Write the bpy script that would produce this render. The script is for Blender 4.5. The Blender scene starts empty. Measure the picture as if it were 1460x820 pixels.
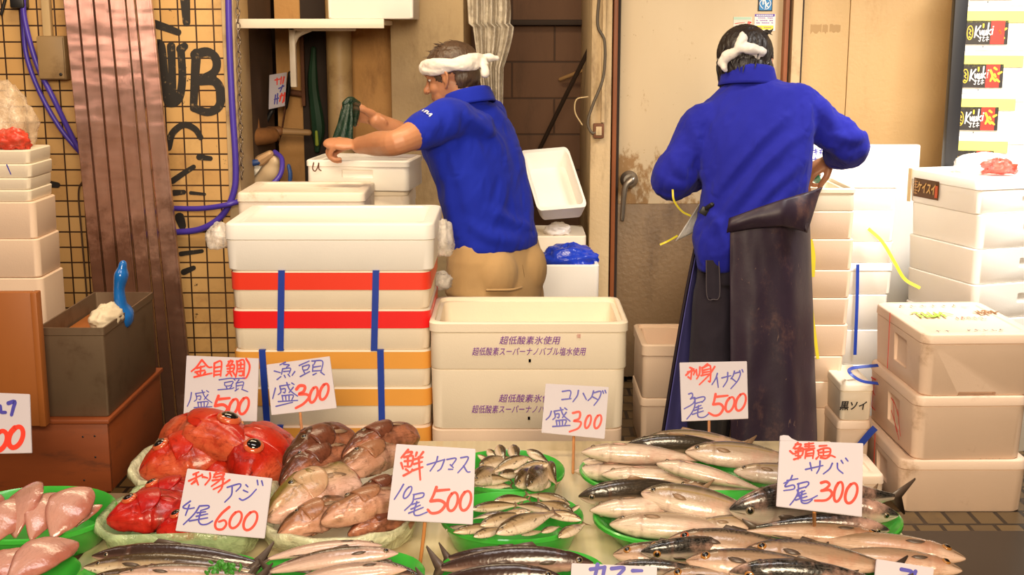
import bpy, bmesh, math, random
from math import pi, sin, cos, radians, atan2, sqrt
from mathutils import Vector, Matrix, Euler, noise

sc = bpy.context.scene
COL = sc.collection
random.seed(7)

# ------------------------------------------------------------------ camera
F = 1820.0
CAM = Vector((0, 0, 1.5))
TH = math.atan(365.0 / F)
cd = bpy.data.cameras.new('camera')
cam = bpy.data.objects.new('camera', cd)
COL.objects.link(cam)
cam.location = CAM
cam.rotation_euler = (pi / 2 - TH, 0, 0)
cd.sensor_width = 36.0
cd.lens = F / 1460 * 36.0
cd.clip_start = 0.05
cd.dof.use_dof = False
sc.camera = cam

# ------------------------------------------------------------------ world, lights, exposure
w = bpy.data.worlds.new('world')
sc.world = w
w.use_nodes = True
bg = w.node_tree.nodes['Background']
bg.inputs[0].default_value = (1.0, 0.60, 0.36, 1)
bg.inputs[1].default_value = 0.05

def area(name, loc, target, size, power, color, size_y=None, spread=None):
    d = bpy.data.lights.new(name, 'AREA')
    d.energy = power; d.color = color
    d.size = size
    if size_y: d.shape = 'RECTANGLE'; d.size_y = size_y
    if spread: d.spread = spread
    o = bpy.data.objects.new(name, d); COL.objects.link(o)
    o.location = loc
    o.rotation_euler = (Vector(target) - Vector(loc)).to_track_quat('-Z', 'Y').to_euler()
    return o

area('stall_light', (-0.1, 1.7, 2.75), (0.0, 3.0, 0.6), 1.4, 17, (1.0, 0.93, 0.90), 0.4)
area('shop_light', (-0.6, 3.5, 2.75), (-0.5, 4.6, 0.8), 1.5, 36, (1.0, 0.80, 0.52), 0.4)
area('corner_light', (1.95, 3.75, 2.45), (1.62, 4.75, 0.7), 0.7, 24, (1.0, 0.96, 0.90), 0.4, radians(90))
area('slat_highlight_fill', (-1.95, 2.35, 2.5), (-1.2, 4.5, 1.2), 1.0, 8, (1.0, 0.72, 0.60), 0.5)  # added lamp, mirrored in the leaning slats to give them highlights
area('front_fill', (0.2, -1.2, 2.3), (0.0, 4.2, 0.9), 1.8, 185, (1.0, 0.80, 0.55), 1.0)  # added warm front fill from behind the camera, not a lamp of the place

sc.view_settings.view_transform = 'Standard'
sc.view_settings.look = 'None'
sc.view_settings.gamma = 1.0
sc.view_settings.use_curve_mapping = False
sc.view_settings.exposure = 0.15
sc.cycles.max_bounces = 8
sc.cycles.use_denoising = True

# ------------------------------------------------------------------ pixel helpers (photo 1460x820)
_up = Vector((0, sin(TH), cos(TH))); _fw = Vector((0, cos(TH), -sin(TH)))
def ray(px, py):
    return Vector((1, 0, 0)) * ((px - 730) / F) + _up * ((410 - py) / F) + _fw
def atY(px, py, Y):
    r = ray(px, py); return CAM + r * (Y / r.y)
def atZ(px, py, Z):
    r = ray(px, py); return CAM + r * ((Z - CAM.z) / r.z)
def X(px, Y, z=0.7):            # world x of pixel column at depth Y and height z
    dep = Y * cos(TH) + (CAM.z - z) * sin(TH)
    return (px - 730) / F * dep

# ------------------------------------------------------------------ mesh helpers
class M:
    def __init__(s): s.v = []; s.f = []; s.uv = {}
    def add(s, o):
        n = len(s.v); s.v += o.v; s.f += [tuple(i + n for i in f) for f in o.f]; return s
    def xf(s, mat): s.v = [mat @ Vector(p) for p in s.v]; return s
    def mesh(s, name):
        me = bpy.data.meshes.new(name)
        me.from_pydata([tuple(p) for p in s.v], [], s.f)
        me.validate(); me.update()
        return me

def recalc(me):
    bm = bmesh.new(); bm.from_mesh(me)
    bmesh.ops.recalc_face_normals(bm, faces=bm.faces)
    bm.to_mesh(me); bm.free()

def obj(name, g, mat=None, parent=None, world=False, smooth=True, ang=38, loc=None, rot=None, fix=True):
    if isinstance(g, M): me = g.mesh(name)
    elif isinstance(g, bmesh.types.BMesh):
        me = bpy.data.meshes.new(name); g.to_mesh(me); g.free()
    else: me = g; me.name = name
    if fix: recalc(me)
    if world and parent is not None:
        me.transform(Matrix.Translation(-parent.location))
    if smooth:
        me.shade_smooth() if hasattr(me, 'shade_smooth') else None
        if ang: me.set_sharp_from_angle(angle=radians(ang))
    if mat:
        me.materials.clear(); me.materials.append(mat)
    o = bpy.data.objects.new(name, me); COL.objects.link(o)
    if parent is not None: o.parent = parent
    if loc is not None: o.location = loc
    if rot is not None: o.rotation_euler = rot
    return o

def tag(o, label=None, cat=None, group=None, kind=None):
    if label: o['label'] = label
    if cat: o['category'] = cat
    if group: o['group'] = group
    if kind: o['kind'] = kind
    return o

def thing(name, label, cat, loc=(0, 0, 0), rotz=0, group=None):
    o = bpy.data.objects.new(name, None); COL.objects.link(o)
    o.empty_display_size = 0.05
    o.location = loc; o.rotation_euler = (0, 0, rotz)
    return tag(o, label, cat, group)

def struct(name, g, mat, label=None, **k):
    o = obj(name, g, mat, **k); o['kind'] = 'structure'
    if label: o['label'] = label
    return o

def rring(w, d, r, k=5, cx=0, cy=0):
    r = max(1e-4, min(r, w / 2 - 1e-4, d / 2 - 1e-4)); pts = []
    for (sx, sy, a0) in ((1, 1, 0), (-1, 1, pi / 2), (-1, -1, pi), (1, -1, 3 * pi / 2)):
        ox, oy = sx * (w / 2 - r) + cx, sy * (d / 2 - r) + cy
        for i in range(k + 1):
            a = a0 + pi / 2 * i / k
            pts.append((ox + r * cos(a), oy + r * sin(a)))
    return pts

def rloft(rings, k=5, cap0=True, cap1=True):
    """rings: (z, w, d, r[, cx, cy]) rounded rectangles"""
    m = M(); n = 4 * (k + 1)
    for R in rings:
        z, w_, d_, r_ = R[:4]; cx, cy = (R[4], R[5]) if len(R) > 4 else (0, 0)
        m.v += [Vector((x, y, z)) for x, y in rring(w_, d_, r_, k, cx, cy)]
    for j in range(len(rings) - 1):
        for i in range(n):
            a, b = j * n + i, j * n + (i + 1) % n
            m.f.append((a, b, b + n, a + n))
    if cap0: m.f.append(tuple(reversed(range(n))))
    if cap1: m.f.append(tuple((len(rings) - 1) * n + i for i in range(n)))
    return m

def box(x0, x1, y0, y1, z0, z1, r=0.0, seg=2):
    bm = bmesh.new(); bmesh.ops.create_cube(bm, size=1)
    for v in bm.verts:
        v.co = Vector(((x0 + x1) / 2 + v.co.x * (x1 - x0), (y0 + y1) / 2 + v.co.y * (y1 - y0), (z0 + z1) / 2 + v.co.z * (z1 - z0)))
    if r > 0:
        bmesh.ops.bevel(bm, geom=list(bm.edges), offset=r, segments=seg, affect='EDGES', profile=0.5)
    bm.verts.index_update()
    m = M(); m.v = [v.co.copy() for v in bm.verts]; m.f = [tuple(v.index for v in f.verts) for f in bm.faces]
    bm.free(); return m

def catmull(pts, n=6):
    P = [Vector(p) for p in pts]
    if len(P) < 3:
        return [P[0].lerp(P[-1], i / n) for i in range(n + 1)]
    out = []
    for i in range(len(P) - 1):
        p0 = P[i - 1] if i else P[0] * 2 - P[1]
        p1, p2 = P[i], P[i + 1]
        p3 = P[i + 2] if i + 2 < len(P) else P[-1] * 2 - P[-2]
        for j in range(n):
            t = j / n
            out.append(0.5 * ((2 * p1) + (p2 - p0) * t + (2 * p0 - 5 * p1 + 4 * p2 - p3) * t * t + (3 * p1 - p0 - 3 * p2 + p3) * t ** 3))
    out.append(P[-1]); return out

def _lin(vals, t):
    x = t * (len(vals) - 1); i = min(int(x), len(vals) - 2); f = x - i
    f = f * f * (3 - 2 * f) if len(vals) > 2 else f
    return vals[i] * (1 - f) + vals[i + 1] * f

def tube(pts, rad, n=18, sub=6, flat=1.0, flatdir=None, ends=True):
    """smooth tube through pts; rad = number or list per control point; rounded ends"""
    C = catmull(pts, sub); L = len(C)
    rad = rad if isinstance(rad, (list, tuple)) else [rad, rad]
    R = [_lin(rad, i / (L - 1)) for i in range(L)]
    if ends:
        d0 = (C[0] - C[1]).normalized(); d1 = (C[-1] - C[-2]).normalized()
        pre = [(C[0] + d0 * R[0] * sin(a), R[0] * max(cos(a), .05)) for a in (pi / 2, pi / 3.2, pi / 6)]
        post = [(C[-1] + d1 * R[-1] * sin(a), R[-1] * max(cos(a), .05)) for a in (pi / 6, pi / 3.2, pi / 2)]
        C = [p for p, _ in pre] + C + [p for p, _ in post]; R = [r for _, r in pre] + R + [r for _, r in post]
    m = M(); T0 = (C[1] - C[0]).normalized()
    ref = flatdir or (Vector((0, 0, 1)) if abs(T0.z) < .9 else Vector((1, 0, 0)))
    u = (ref - T0 * ref.dot(T0)).normalized()
    for i, p in enumerate(C):
        t = (C[min(i + 1, len(C) - 1)] - C[max(i - 1, 0)]).normalized()
        u = (u - t * u.dot(t)).normalized(); v = t.cross(u)
        for k in range(n):
            a = 2 * pi * k / n
            m.v.append(p + u * (R[i] * flat * cos(a)) + v * (R[i] * sin(a)))
    for i in range(len(C) - 1):
        for k in range(n):
            a, b = i * n + k, i * n + (k + 1) % n
            m.f.append((a, b, b + n, a + n))
    m.f.append(tuple(reversed(range(n)))); m.f.append(tuple((len(C) - 1) * n + k for k in range(n)))
    return m

def ell(c, r, rot=None, nu=20, nv=14):
    m = M(); c = Vector(c)
    rot = rot or Matrix.Identity(3)
    m.v.append(c + rot @ Vector((0, 0, r[2])))
    for j in range(1, nv):
        p = pi * j / nv
        for i in range(nu):
            a = 2 * pi * i / nu
            m.v.append(c + rot @ Vector((r[0] * sin(p) * cos(a), r[1] * sin(p) * sin(a), r[2] * cos(p))))
    m.v.append(c + rot @ Vector((0, 0, -r[2]))); e = len(m.v) - 1
    for i in range(nu):
        m.f.append((0, 1 + i, 1 + (i + 1) % nu))
        m.f.append((e, e - nu + (i + 1) % nu, e - nu + i))
    for j in range(nv - 2):
        for i in range(nu):
            a, b = 1 + j * nu + i, 1 + j * nu + (i + 1) % nu
            m.f.append((a, a + nu, b + nu, b))
    return m

def seclof(secs, n=28, ex=2.3, sub=4):
    """loft through sections (center, axis_u, axis_v, ru, rv); smooth; domed ends"""
    S = []
    for i in range(len(secs) - 1):
        for j in range(sub):
            t = j / sub; a, b = secs[i], secs[i + 1]
            p = secs[max(i - 1, 0)]; q = secs[min(i + 2, len(secs) - 1)]
            def cr(x0, x1, x2, x3): return 0.5 * ((2 * x1) + (x2 - x0) * t + (2 * x0 - 5 * x1 + 4 * x2 - x3) * t * t + (3 * x1 - x0 - 3 * x2 + x3) * t ** 3)
            S.append((cr(p[0], a[0], b[0], q[0]), cr(p[1], a[1], b[1], q[1]).normalized(), cr(p[2], a[2], b[2], q[2]).normalized(), cr(p[3], a[3], b[3], q[3]), cr(p[4], a[4], b[4], q[4])))
    S.append(secs[-1])
    m = M()
    for c, u, v, ru, rv in S:
        for k in range(n):
            a = 2 * pi * k / n; ca, sa = cos(a), sin(a)
            f = (abs(ca) ** ex + abs(sa) ** ex) ** (-1 / ex)
            m.v.append(Vector(c) + u * (ru * f * ca) + v * (rv * f * sa))
    for i in range(len(S) - 1):
        for k in range(n):
            a, b = i * n + k, i * n + (k + 1) % n
            m.f.append((a, b, b + n, a + n))
    m.f.append(tuple(reversed(range(n)))); m.f.append(tuple((len(S) - 1) * n + k for k in range(n)))
    return m

def fuse(ms, voxel=0.006, smooth=3, fac=0.5):
    a = M()
    for m in ms: a.add(m)
    me = a.mesh('tmp'); recalc(me)
    o = bpy.data.objects.new('tmp', me); COL.objects.link(o)
    r = o.modifiers.new('r', 'REMESH'); r.mode = 'VOXEL'; r.voxel_size = voxel
    if smooth:
        s = o.modifiers.new('s', 'SMOOTH'); s.factor = fac; s.iterations = smooth
    dg = bpy.context.evaluated_depsgraph_get(); dg.update()
    out = bpy.data.meshes.new_from_object(o.evaluated_get(dg))
    bpy.data.objects.remove(o); bpy.data.meshes.remove(me)
    return out

def cut(g, cutters):
    """boolean difference of an M with a list of M"""
    me = g.mesh('tmp'); recalc(me)
    o = bpy.data.objects.new('tmp', me); COL.objects.link(o); cs = []
    for i, c in enumerate(cutters):
        cm = c.mesh('c'); recalc(cm); co = bpy.data.objects.new('c', cm); COL.objects.link(co); cs.append(co)
        b = o.modifiers.new('b%d' % i, 'BOOLEAN'); b.operation = 'DIFFERENCE'; b.object = co; b.solver = 'EXACT'
    dg = bpy.context.evaluated_depsgraph_get(); dg.update()
    out = bpy.data.meshes.new_from_object(o.evaluated_get(dg))
    for c in cs: bpy.data.objects.remove(c)
    bpy.data.objects.remove(o)
    return out

def solid(g, th):
    """closed shell from an open sheet"""
    me = g.mesh('tmp') if isinstance(g, M) else g
    o = bpy.data.objects.new('tmp', me); COL.objects.link(o)
    s = o.modifiers.new('s', 'SOLIDIFY'); s.thickness = th; s.offset = 0
    dg = bpy.context.evaluated_depsgraph_get(); dg.update()
    out = bpy.data.meshes.new_from_object(o.evaluated_get(dg))
    bpy.data.objects.remove(o); return out

def grid(fn, nu, nv):
    m = M()
    for j in range(nv + 1):
        for i in range(nu + 1): m.v.append(Vector(fn(i / nu, j / nv)))
    for j in range(nv):
        for i in range(nu):
            a = j * (nu + 1) + i
            m.f.append((a, a + 1, a + nu + 2, a + nu + 1))
    return m

def wrinkle(me, amp, scale, dirv=None, stretch=4.0, seed=0, mask=None):
    """displace along normals with anisotropic fold noise"""
    d = Vector(dirv).normalized() if dirv is not None else None
    nrm = [v.normal.copy() for v in me.vertices]
    for v, nn in zip(me.vertices, nrm):
        p = v.co.copy()
        q = p if d is None else p - d * (p.dot(d) * (1 - 1 / stretch))
        q = q * scale + Vector((seed * 7.3, seed * 1.7, seed))
        h = noise.noise(q) + 0.5 * noise.noise(q * 2.1)
        h = (1 - abs(h) * 2.2) * .6 + h * .6
        a = amp * (mask(p) if mask else 1)
        v.co = p + nn * (h * a)
    me.update()

def font_mesh(s, size, shear=0.0, width=1.0, spacing=1.0, bold=0.0):
    cu = bpy.data.curves.new('t', 'FONT'); cu.body = s; cu.size = size; cu.shear = shear
    cu.align_x = 'CENTER'; cu.align_y = 'CENTER'; cu.space_character = spacing; cu.offset = bold
    cu.resolution_u = 3
    o = bpy.data.objects.new('t', cu); COL.objects.link(o)
    dg = bpy.context.evaluated_depsgraph_get(); dg.update()
    me = bpy.data.meshes.new_from_object(o.evaluated_get(dg))
    bpy.data.objects.remove(o)
    m = M(); m.v = [Vector((v.co.x * width, v.co.y, 0)) for v in me.vertices]; m.f = [tuple(p.vertices) for p in me.polygons]
    return m

def on_plane(m, o, ux, uy, n, eps=0.0008):
    """map flat xy mesh onto plane: origin o, axes ux uy"""
    m.v = [o + ux * p[0] + uy * p[1] + n * eps for p in m.v]; return m

_eps = [0]
def ribbon(m, pts, wd, fn, n=5, taper=True):
    """brush stroke: pts 2-D polyline, wd width, fn(x, y, k) -> 3-D"""
    P = [Vector((p[0], p[1], 0)) for p in pts]
    C = catmull(P, n) if len(P) > 2 else [P[0].lerp(P[-1], i / 6) for i in range(7)]
    _eps[0] = (_eps[0] + 1) % 40; k = _eps[0]
    L = len(C); base = len(m.v)
    for i, p in enumerate(C):
        t = (C[min(i + 1, L - 1)] - C[max(i - 1, 0)]);
        if t.length < 1e-9: t = Vector((1, 0, 0))
        t.normalize(); nn = Vector((-t.y, t.x, 0))
        s = i / (L - 1)
        w_ = wd / 2 * ((1.0 - .22 * s) if taper else 1)
        a, b = p + nn * w_, p - nn * w_
        m.v.append(fn(a.x, a.y, k)); m.v.append(fn(b.x, b.y, k))
    for i in range(L - 1):
        a = base + 2 * i; m.f.append((a, a + 1, a + 3, a + 2))
    for (ci, di, idx, s0) in ((0, 1, base, 1.0), (L - 1, L - 2, base + 2 * (L - 1), .78 if taper else 1)):
        d = (C[ci] - C[di]); d = d.normalized() if d.length > 1e-9 else Vector((1, 0, 0))
        r = wd / 2 * s0; nn = Vector((-d.y, d.x, 0)); c = C[ci]
        fan = [c + nn * r * cos(a) + d * r * sin(a) for a in [pi * j / 6 for j in range(7)]]
        st = len(m.v); m.v += [fn(p.x, p.y, k) for p in fan]; m.f.append(tuple(range(st, st + 7)))

def folds(me, lines, amp, wd):
    """raise cloth creases along polylines (seen from the camera side), each flanked by a shallow valley"""
    nr = [v.normal.copy() for v in me.vertices]
    L_ = []
    for ln in lines:
        C = catmull([Vector((a, b, 0)) for a, b in ln], 5); L_.append(C)
    for v, nn in zip(me.vertices, nr):
        d = v.co - CAM
        if nn.dot(d) > -.05 * d.length: continue
        dep = d.dot(_fw); px = 730 + F * d.x / dep; py = 410 - F * d.dot(_up) / dep; h = 0
        for C in L_:
            bd = 1e9; bi_ = 0
            for i, c in enumerate(C):
                q = (c.x - px) ** 2 + (c.y - py) ** 2
                if q < bd: bd = q; bi_ = i
            if bd > (wd * 4) ** 2: continue
            c0 = C[max(bi_ - 1, 0)]; c1 = C[min(bi_ + 1, len(C) - 1)]; t = (c1 - c0); t.normalize()
            s = abs((px - C[bi_].x) * -t.y + (py - C[bi_].y) * t.x) if 0 < bi_ < len(C) - 1 else sqrt(bd)
            e = sin(pi * (bi_ + .5) / len(C)) ** .6
            h += e * (math.exp(-(s / wd) ** 2) - .45 * math.exp(-((s - 2 * wd) / (wd * 1.1)) ** 2))
        if h: v.co = v.co + nn * (amp * h)
    me.update()

# ------------------------------------------------------------------ materials
def nd(nt, t, **k):
    n = nt.nodes.new(t)
    for a, b in k.items(): setattr(n, a, b)
    return n
def lk(nt, a, b): nt.links.new(a, b)
def sstep(nt, val, lo, hi):
    n = nd(nt, 'ShaderNodeMapRange'); n.interpolation_type = 'SMOOTHSTEP'
    n.inputs['From Min'].default_value = lo; n.inputs['From Max'].default_value = hi
    lk(nt, val, n.inputs['Value']); return n.outputs[0]
def mixc(nt, fac, a, b, mode='MIX'):
    n = nd(nt, 'ShaderNodeMix', data_type='RGBA', blend_type=mode)
    if isinstance(fac, (int, float)): n.inputs[0].default_value = fac
    else: lk(nt, fac, n.inputs[0])
    for s, i in ((a, 6), (b, 7)):
        if isinstance(s, (tuple, list)): n.inputs[i].default_value = (*s[:3], 1)
        else: lk(nt, s, n.inputs[i])
    return n.outputs[2]
def math_(nt, op, a, b=None):
    n = nd(nt, 'ShaderNodeMath', operation=op)
    for s, i in ((a, 0), (b, 1)):
        if s is None: continue
        if isinstance(s, (int, float)): n.inputs[i].default_value = s
        else: lk(nt, s, n.inputs[i])
    return n.outputs[0]
def noisef(nt, vec, scale, detail=3, rough=.55, dist=0):
    n = nd(nt, 'ShaderNodeTexNoise'); n.inputs['Scale'].default_value = scale
    n.inputs['Detail'].default_value = detail; n.inputs['Roughness'].default_value = rough; n.inputs['Distortion'].default_value = dist
    if vec is not None: lk(nt, vec, n.inputs['Vector'])
    return n.outputs[0]
def mapv(nt, vec, scale=(1, 1, 1), rot=(0, 0, 0), loc=(0, 0, 0)):
    n = nd(nt, 'ShaderNodeMapping'); n.inputs['Scale'].default_value = scale
    n.inputs['Rotation'].default_value = rot; n.inputs['Location'].default_value = loc
    lk(nt, vec, n.inputs['Vector']); return n.outputs[0]
def newmat(name):
    m = bpy.data.materials.new(name); m.use_nodes = True
    nt = m.node_tree; b = nt.nodes['Principled BSDF']
    tc = nd(nt, 'ShaderNodeTexCoord')
    return m, nt, b, tc
def bumpn(nt, b, h, strength, dist=0.01):
    n = nd(nt, 'ShaderNodeBump'); n.inputs['Strength'].default_value = strength; n.inputs['Distance'].default_value = dist
    lk(nt, h, n.inputs['Height']); lk(nt, n.outputs[0], b.inputs['Normal']); return n

def pmat(name, base, rough=.5, metal=0.0, var=0.0, vscale=6, bump=0.0, bscale=120, bdist=.002, dirt=None, dscale=5, damt=.5,
         trans=0.0, alpha=1.0, coat=0.0, sss=0.0, spec=.5, stretch=(1, 1, 1), sheen=0):
    m, nt, b, tc = newmat(name); vec = tc.outputs['Object']
    b.inputs['Roughness'].default_value = rough; b.inputs['Metallic'].default_value = metal
    b.inputs['Specular IOR Level'].default_value = spec
    b.inputs['Transmission Weight'].default_value = trans; b.inputs['Alpha'].default_value = alpha
    b.inputs['Coat Weight'].default_value = coat; b.inputs['Coat Roughness'].default_value = .08
    if sheen: b.inputs['Sheen Weight'].default_value = sheen
    if sss:
        b.inputs['Subsurface Weight'].default_value = sss; b.inputs['Subsurface Radius'].default_value = (.02, .01, .006); b.inputs['Subsurface Scale'].default_value = .5
    c = None
    if stretch != (1, 1, 1): vec = mapv(nt, vec, stretch)
    if var:
        nz = noisef(nt, vec, vscale, 5)
        c = mixc(nt, nz, tuple(x * (1 - var) for x in base), tuple(min(1, x * (1 + var)) for x in base))
    if dirt:
        d = sstep(nt, noisef(nt, vec, dscale, 6, .65), .62 - .25 * damt, .8)
        c = mixc(nt, d, c if c is not None else base, dirt)
    if c is not None: lk(nt, c, b.inputs['Base Color'])
    else: b.inputs['Base Color'].default_value = (*base, 1)
    if bump: bumpn(nt, b, noisef(nt, vec, bscale, 3), bump, bdist)
    return m

FOAM = pmat('foam', (.87, .76, .60), .55, var=.04, vscale=9, bump=.25, bscale=260, bdist=.0015)
FOAMW = pmat('foam_white', (.90, .86, .80), .5, var=.03, vscale=9, bump=.2, bscale=260, bdist=.0015)
FOAMP = pmat('foam_pink', (.85, .65, .49), .55, var=.05, vscale=6, bump=.25, bscale=220, bdist=.0015)
FOAMD = pmat('foam_dirty', (.84, .74, .62), .55, var=.05, vscale=7, bump=.25, bscale=220, bdist=.0015, dirt=(.45, .28, .14), dscale=9, damt=.3)
BLACKINK = pmat('black_ink', (.012, .011, .012), .5)
REDINK = pmat('red_ink', (.82, .028, .012), .45, var=.12, vscale=60)
BLUEINK = pmat('blue_ink', (.045, .04, .42), .45, var=.35, vscale=45)
PURPLEINK = pmat('purple_ink', (.19, .02, .36), .5)
STRAP = pmat('blue_strap', (.012, .05, .38), .4, var=.1, vscale=40)
YSTRAP = pmat('yellow_strap', (.88, .74, .04), .4)
# ================================================================== the setting
def tile_mat():
    m, nt, b, tc = newmat('wall_tiles'); v = tc.outputs['Object']
    sep = nd(nt, 'ShaderNodeSeparateXYZ'); lk(nt, v, sep.inputs[0])
    cmb = nd(nt, 'ShaderNodeCombineXYZ'); lk(nt, sep.outputs[0], cmb.inputs[0]); lk(nt, sep.outputs[2], cmb.inputs[1])
    br = nd(nt, 'ShaderNodeTexBrick'); br.offset = 0; br.squash = 1
    lk(nt, cmb.outputs[0], br.inputs['Vector'])
    br.inputs['Scale'].default_value = 1; br.inputs['Brick Width'].default_value = .064; br.inputs['Row Height'].default_value = .0585
    br.inputs['Mortar Size'].default_value = .0032; br.inputs['Mortar Smooth'].default_value = .25; br.inputs['Bias'].default_value = 0
    br.inputs['Color1'].default_value = (.60, .345, .125, 1); br.inputs['Color2'].default_value = (.70, .44, .18, 1); br.inputs['Mortar'].default_value = (.04, .018, .009, 1)
    d = sstep(nt, noisef(nt, v, 2.6, 7, .7), .5, .75)
    c = mixc(nt, math_(nt, 'MULTIPLY', d, .55), br.outputs[0], (.22, .10, .04))
    sp = sstep(nt, noisef(nt, v, 19, 4, .7), .66, .72)
    c = mixc(nt, sp, c, (.05, .03, .02))
    lk(nt, c, b.inputs['Base Color'])
    b.inputs['Roughness'].default_value = .34
    inv = math_(nt, 'SUBTRACT', 1.0, br.outputs['Fac'])
    bumpn(nt, b, inv, .6, .003)
    return m
TILES = tile_mat()

def plaster(name, c1, c2, stain, s1=1.8, amt=.6, rough=.75, str_=(1, 1, .35), blocks=None):
    m, nt, b, tc = newmat(name); v = tc.outputs['Object']
    n1 = noisef(nt, mapv(nt, v, str_), s1 * 2, 7, .65)
    c = mixc(nt, n1, c1, c2)
    d = sstep(nt, noisef(nt, mapv(nt, v, str_, loc=(3, 1, 2)), s1 * 3.2, 8, .7), .62 - .2 * amt, .78)
    c = mixc(nt, d, c, stain)
    h = noisef(nt, v, 60, 5)
    if blocks:
        sep = nd(nt, 'ShaderNodeSeparateXYZ'); lk(nt, v, sep.inputs[0])
        cmb = nd(nt, 'ShaderNodeCombineXYZ'); lk(nt, sep.outputs[0], cmb.inputs[0]); lk(nt, sep.outputs[2], cmb.inputs[1])
        br = nd(nt, 'ShaderNodeTexBrick'); br.offset = .5
        lk(nt, cmb.outputs[0], br.inputs['Vector']); br.inputs['Scale'].default_value = 1
        br.inputs['Brick Width'].default_value = blocks[0]; br.inputs['Row Height'].default_value = blocks[1]; br.inputs['Mortar Size'].default_value = .006
        br.inputs['Mortar Smooth'].default_value = .6
        c = mixc(nt, math_(nt, 'MULTIPLY', br.outputs['Fac'], .75), c, tuple(x * .3 for x in c1))
        h = math_(nt, 'SUBTRACT', math_(nt, 'MULTIPLY', h, .3), br.outputs['Fac'])
    lk(nt, c, b.inputs['Base Color']); b.inputs['Roughness'].default_value = rough
    bumpn(nt, b, h, .4, .006)
    return m
CONC = plaster('concrete_pillar', (.42, .29, .15), (.56, .42, .24), (.20, .12, .05), 1.6, .7)
PLY = plaster('plywood_panel', (.50, .24, .07), (.66, .37, .13), (.20, .08, .025), 1.5, .6)
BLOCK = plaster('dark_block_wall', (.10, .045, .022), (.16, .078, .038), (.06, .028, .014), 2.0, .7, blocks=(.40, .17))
PEEL = plaster('peeling_post', (.56, .40, .22), (.68, .52, .31), (.16, .085, .035), 2.6, .75, str_=(1, 1, .25))
DARK = pmat('dark_gap', (.03, .016, .010), .8)
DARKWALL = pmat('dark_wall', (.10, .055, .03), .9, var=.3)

def door_mat():
    m, nt, b, tc = newmat('beige_door'); v = tc.outputs['Object']
    n1 = noisef(nt, mapv(nt, v, (1, 1, .4)), 3.0, 6, .6)
    c = mixc(nt, n1, (.58, .44, .27), (.68, .55, .37))
    sep = nd(nt, 'ShaderNodeSeparateXYZ'); lk(nt, v, sep.inputs[0])
    # rust stains concentrated near the latch edge and the bottom of the sheet
    edge = sstep(nt, sep.outputs[0], X(1010, 5.4), X(880, 5.4))
    low = sstep(nt, sep.outputs[2], 1.25, .78)
    area_ = math_(nt, 'MULTIPLY', math_(nt, 'MAXIMUM', edge, math_(nt, 'MULTIPLY', low, .6)), low)
    nz = noisef(nt, mapv(nt, v, (1, 1, .6)), 11, 8, .72)
    th = math_(nt, 'ADD', nz, math_(nt, 'MULTIPLY', area_, .22))
    d = sstep(nt, th, .62, .74)
    c = mixc(nt, math_(nt, 'MULTIPLY', d, .85), c, (.30, .15, .045))
    sp = sstep(nt, noisef(nt, v, 42, 3, .6), .70, .76)
    c = mixc(nt, math_(nt, 'MULTIPLY', sp, .6), c, (.34, .2, .08))
    lk(nt, c, b.inputs['Base Color']); b.inputs['Roughness'].default_value = .45
    return m
DOOR = door_mat()
DOOR2 = plaster('tan_door', (.52, .33, .135), (.60, .40, .19), (.46, .26, .09), 1.2, .35, rough=.5)
KICK = plaster('door_kick_plate', (.17, .105, .05), (.24, .15, .08), (.09, .05, .025), 1.6, .7, rough=.42)
FRAME = pmat('door_frame_brown', (.24, .07, .02), .5, var=.3, vscale=5)
FRAMEB = pmat('door_frame_beige', (.56, .40, .22), .5, var=.15, vscale=5, dirt=(.2, .1, .04), damt=.4)
BLK = pmat('black_paint', (.012, .011, .012), .45)

def floor_mat():
    m, nt, b, tc = newmat('floor_paving'); v = tc.outputs['Object']
    br = nd(nt, 'ShaderNodeTexBrick'); br.offset = .5
    lk(nt, v, br.inputs['Vector']); br.inputs['Scale'].default_value = 1
    br.inputs['Brick Width'].default_value = .083; br.inputs['Row Height'].default_value = .11; br.inputs['Mortar Size'].default_value = .007
    br.inputs['Color1'].default_value = (.13, .078, .03, 1); br.inputs['Color2'].default_value = (.09, .055, .024, 1); br.inputs['Mortar'].default_value = (.012, .008, .006, 1)
    c = mixc(nt, sstep(nt, noisef(nt, v, 7, 6, .7), .5, .8), br.outputs[0], (.05, .03, .02))
    lk(nt, c, b.inputs['Base Color']); b.inputs['Roughness'].default_value = .35
    bumpn(nt, b, math_(nt, 'SUBTRACT', 1.0, br.outputs['Fac']), .7, .004)
    return m
struct('floor', box(-4.5, 4.5, -1.5, 7.0, -.1, 0), floor_mat())
CEIL = pmat('dark_ceiling', (.22, .15, .10), .9)
struct('ceiling', box(-4.5, 4.5, 2.9, 7.0, 3.2, 3.3), CEIL)

YT = 4.75        # tiled wall face
YB = 5.4         # back line of doors
xr = X(331, YT)  # right end of the tiled wall
struct('wall_left', box(-4.5, xr, YT, YT + .25, 0, 3.2), TILES)
struct('trim_1', box(xr, xr + .045, YT - .012, YT + .25, 0, 3.2, .004), pmat('cream_trim', (.62, .46, .26), .5, var=.12, dirt=(.25, .13, .05), damt=.4))
# recess between the tiled wall and the concrete pillar
YR = 5.55
xp0, xp1 = X(563, 5.25), X(664, 5.25)
struct('wall_recess', box(xr + .045, xp0 + .02, YR, YR + .2, 0, 3.2), PLY)
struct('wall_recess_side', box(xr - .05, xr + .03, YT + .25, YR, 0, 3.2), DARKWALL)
struct('wall_recess_panel', box(X(505, 5.45), xp0 + .01, 5.42, YR, 0, 3.2, .004), PLY)
struct('wall_pillar', box(xp0, xp1, 5.2, 6.3, 0, 3.2, .006), CONC)
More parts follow.
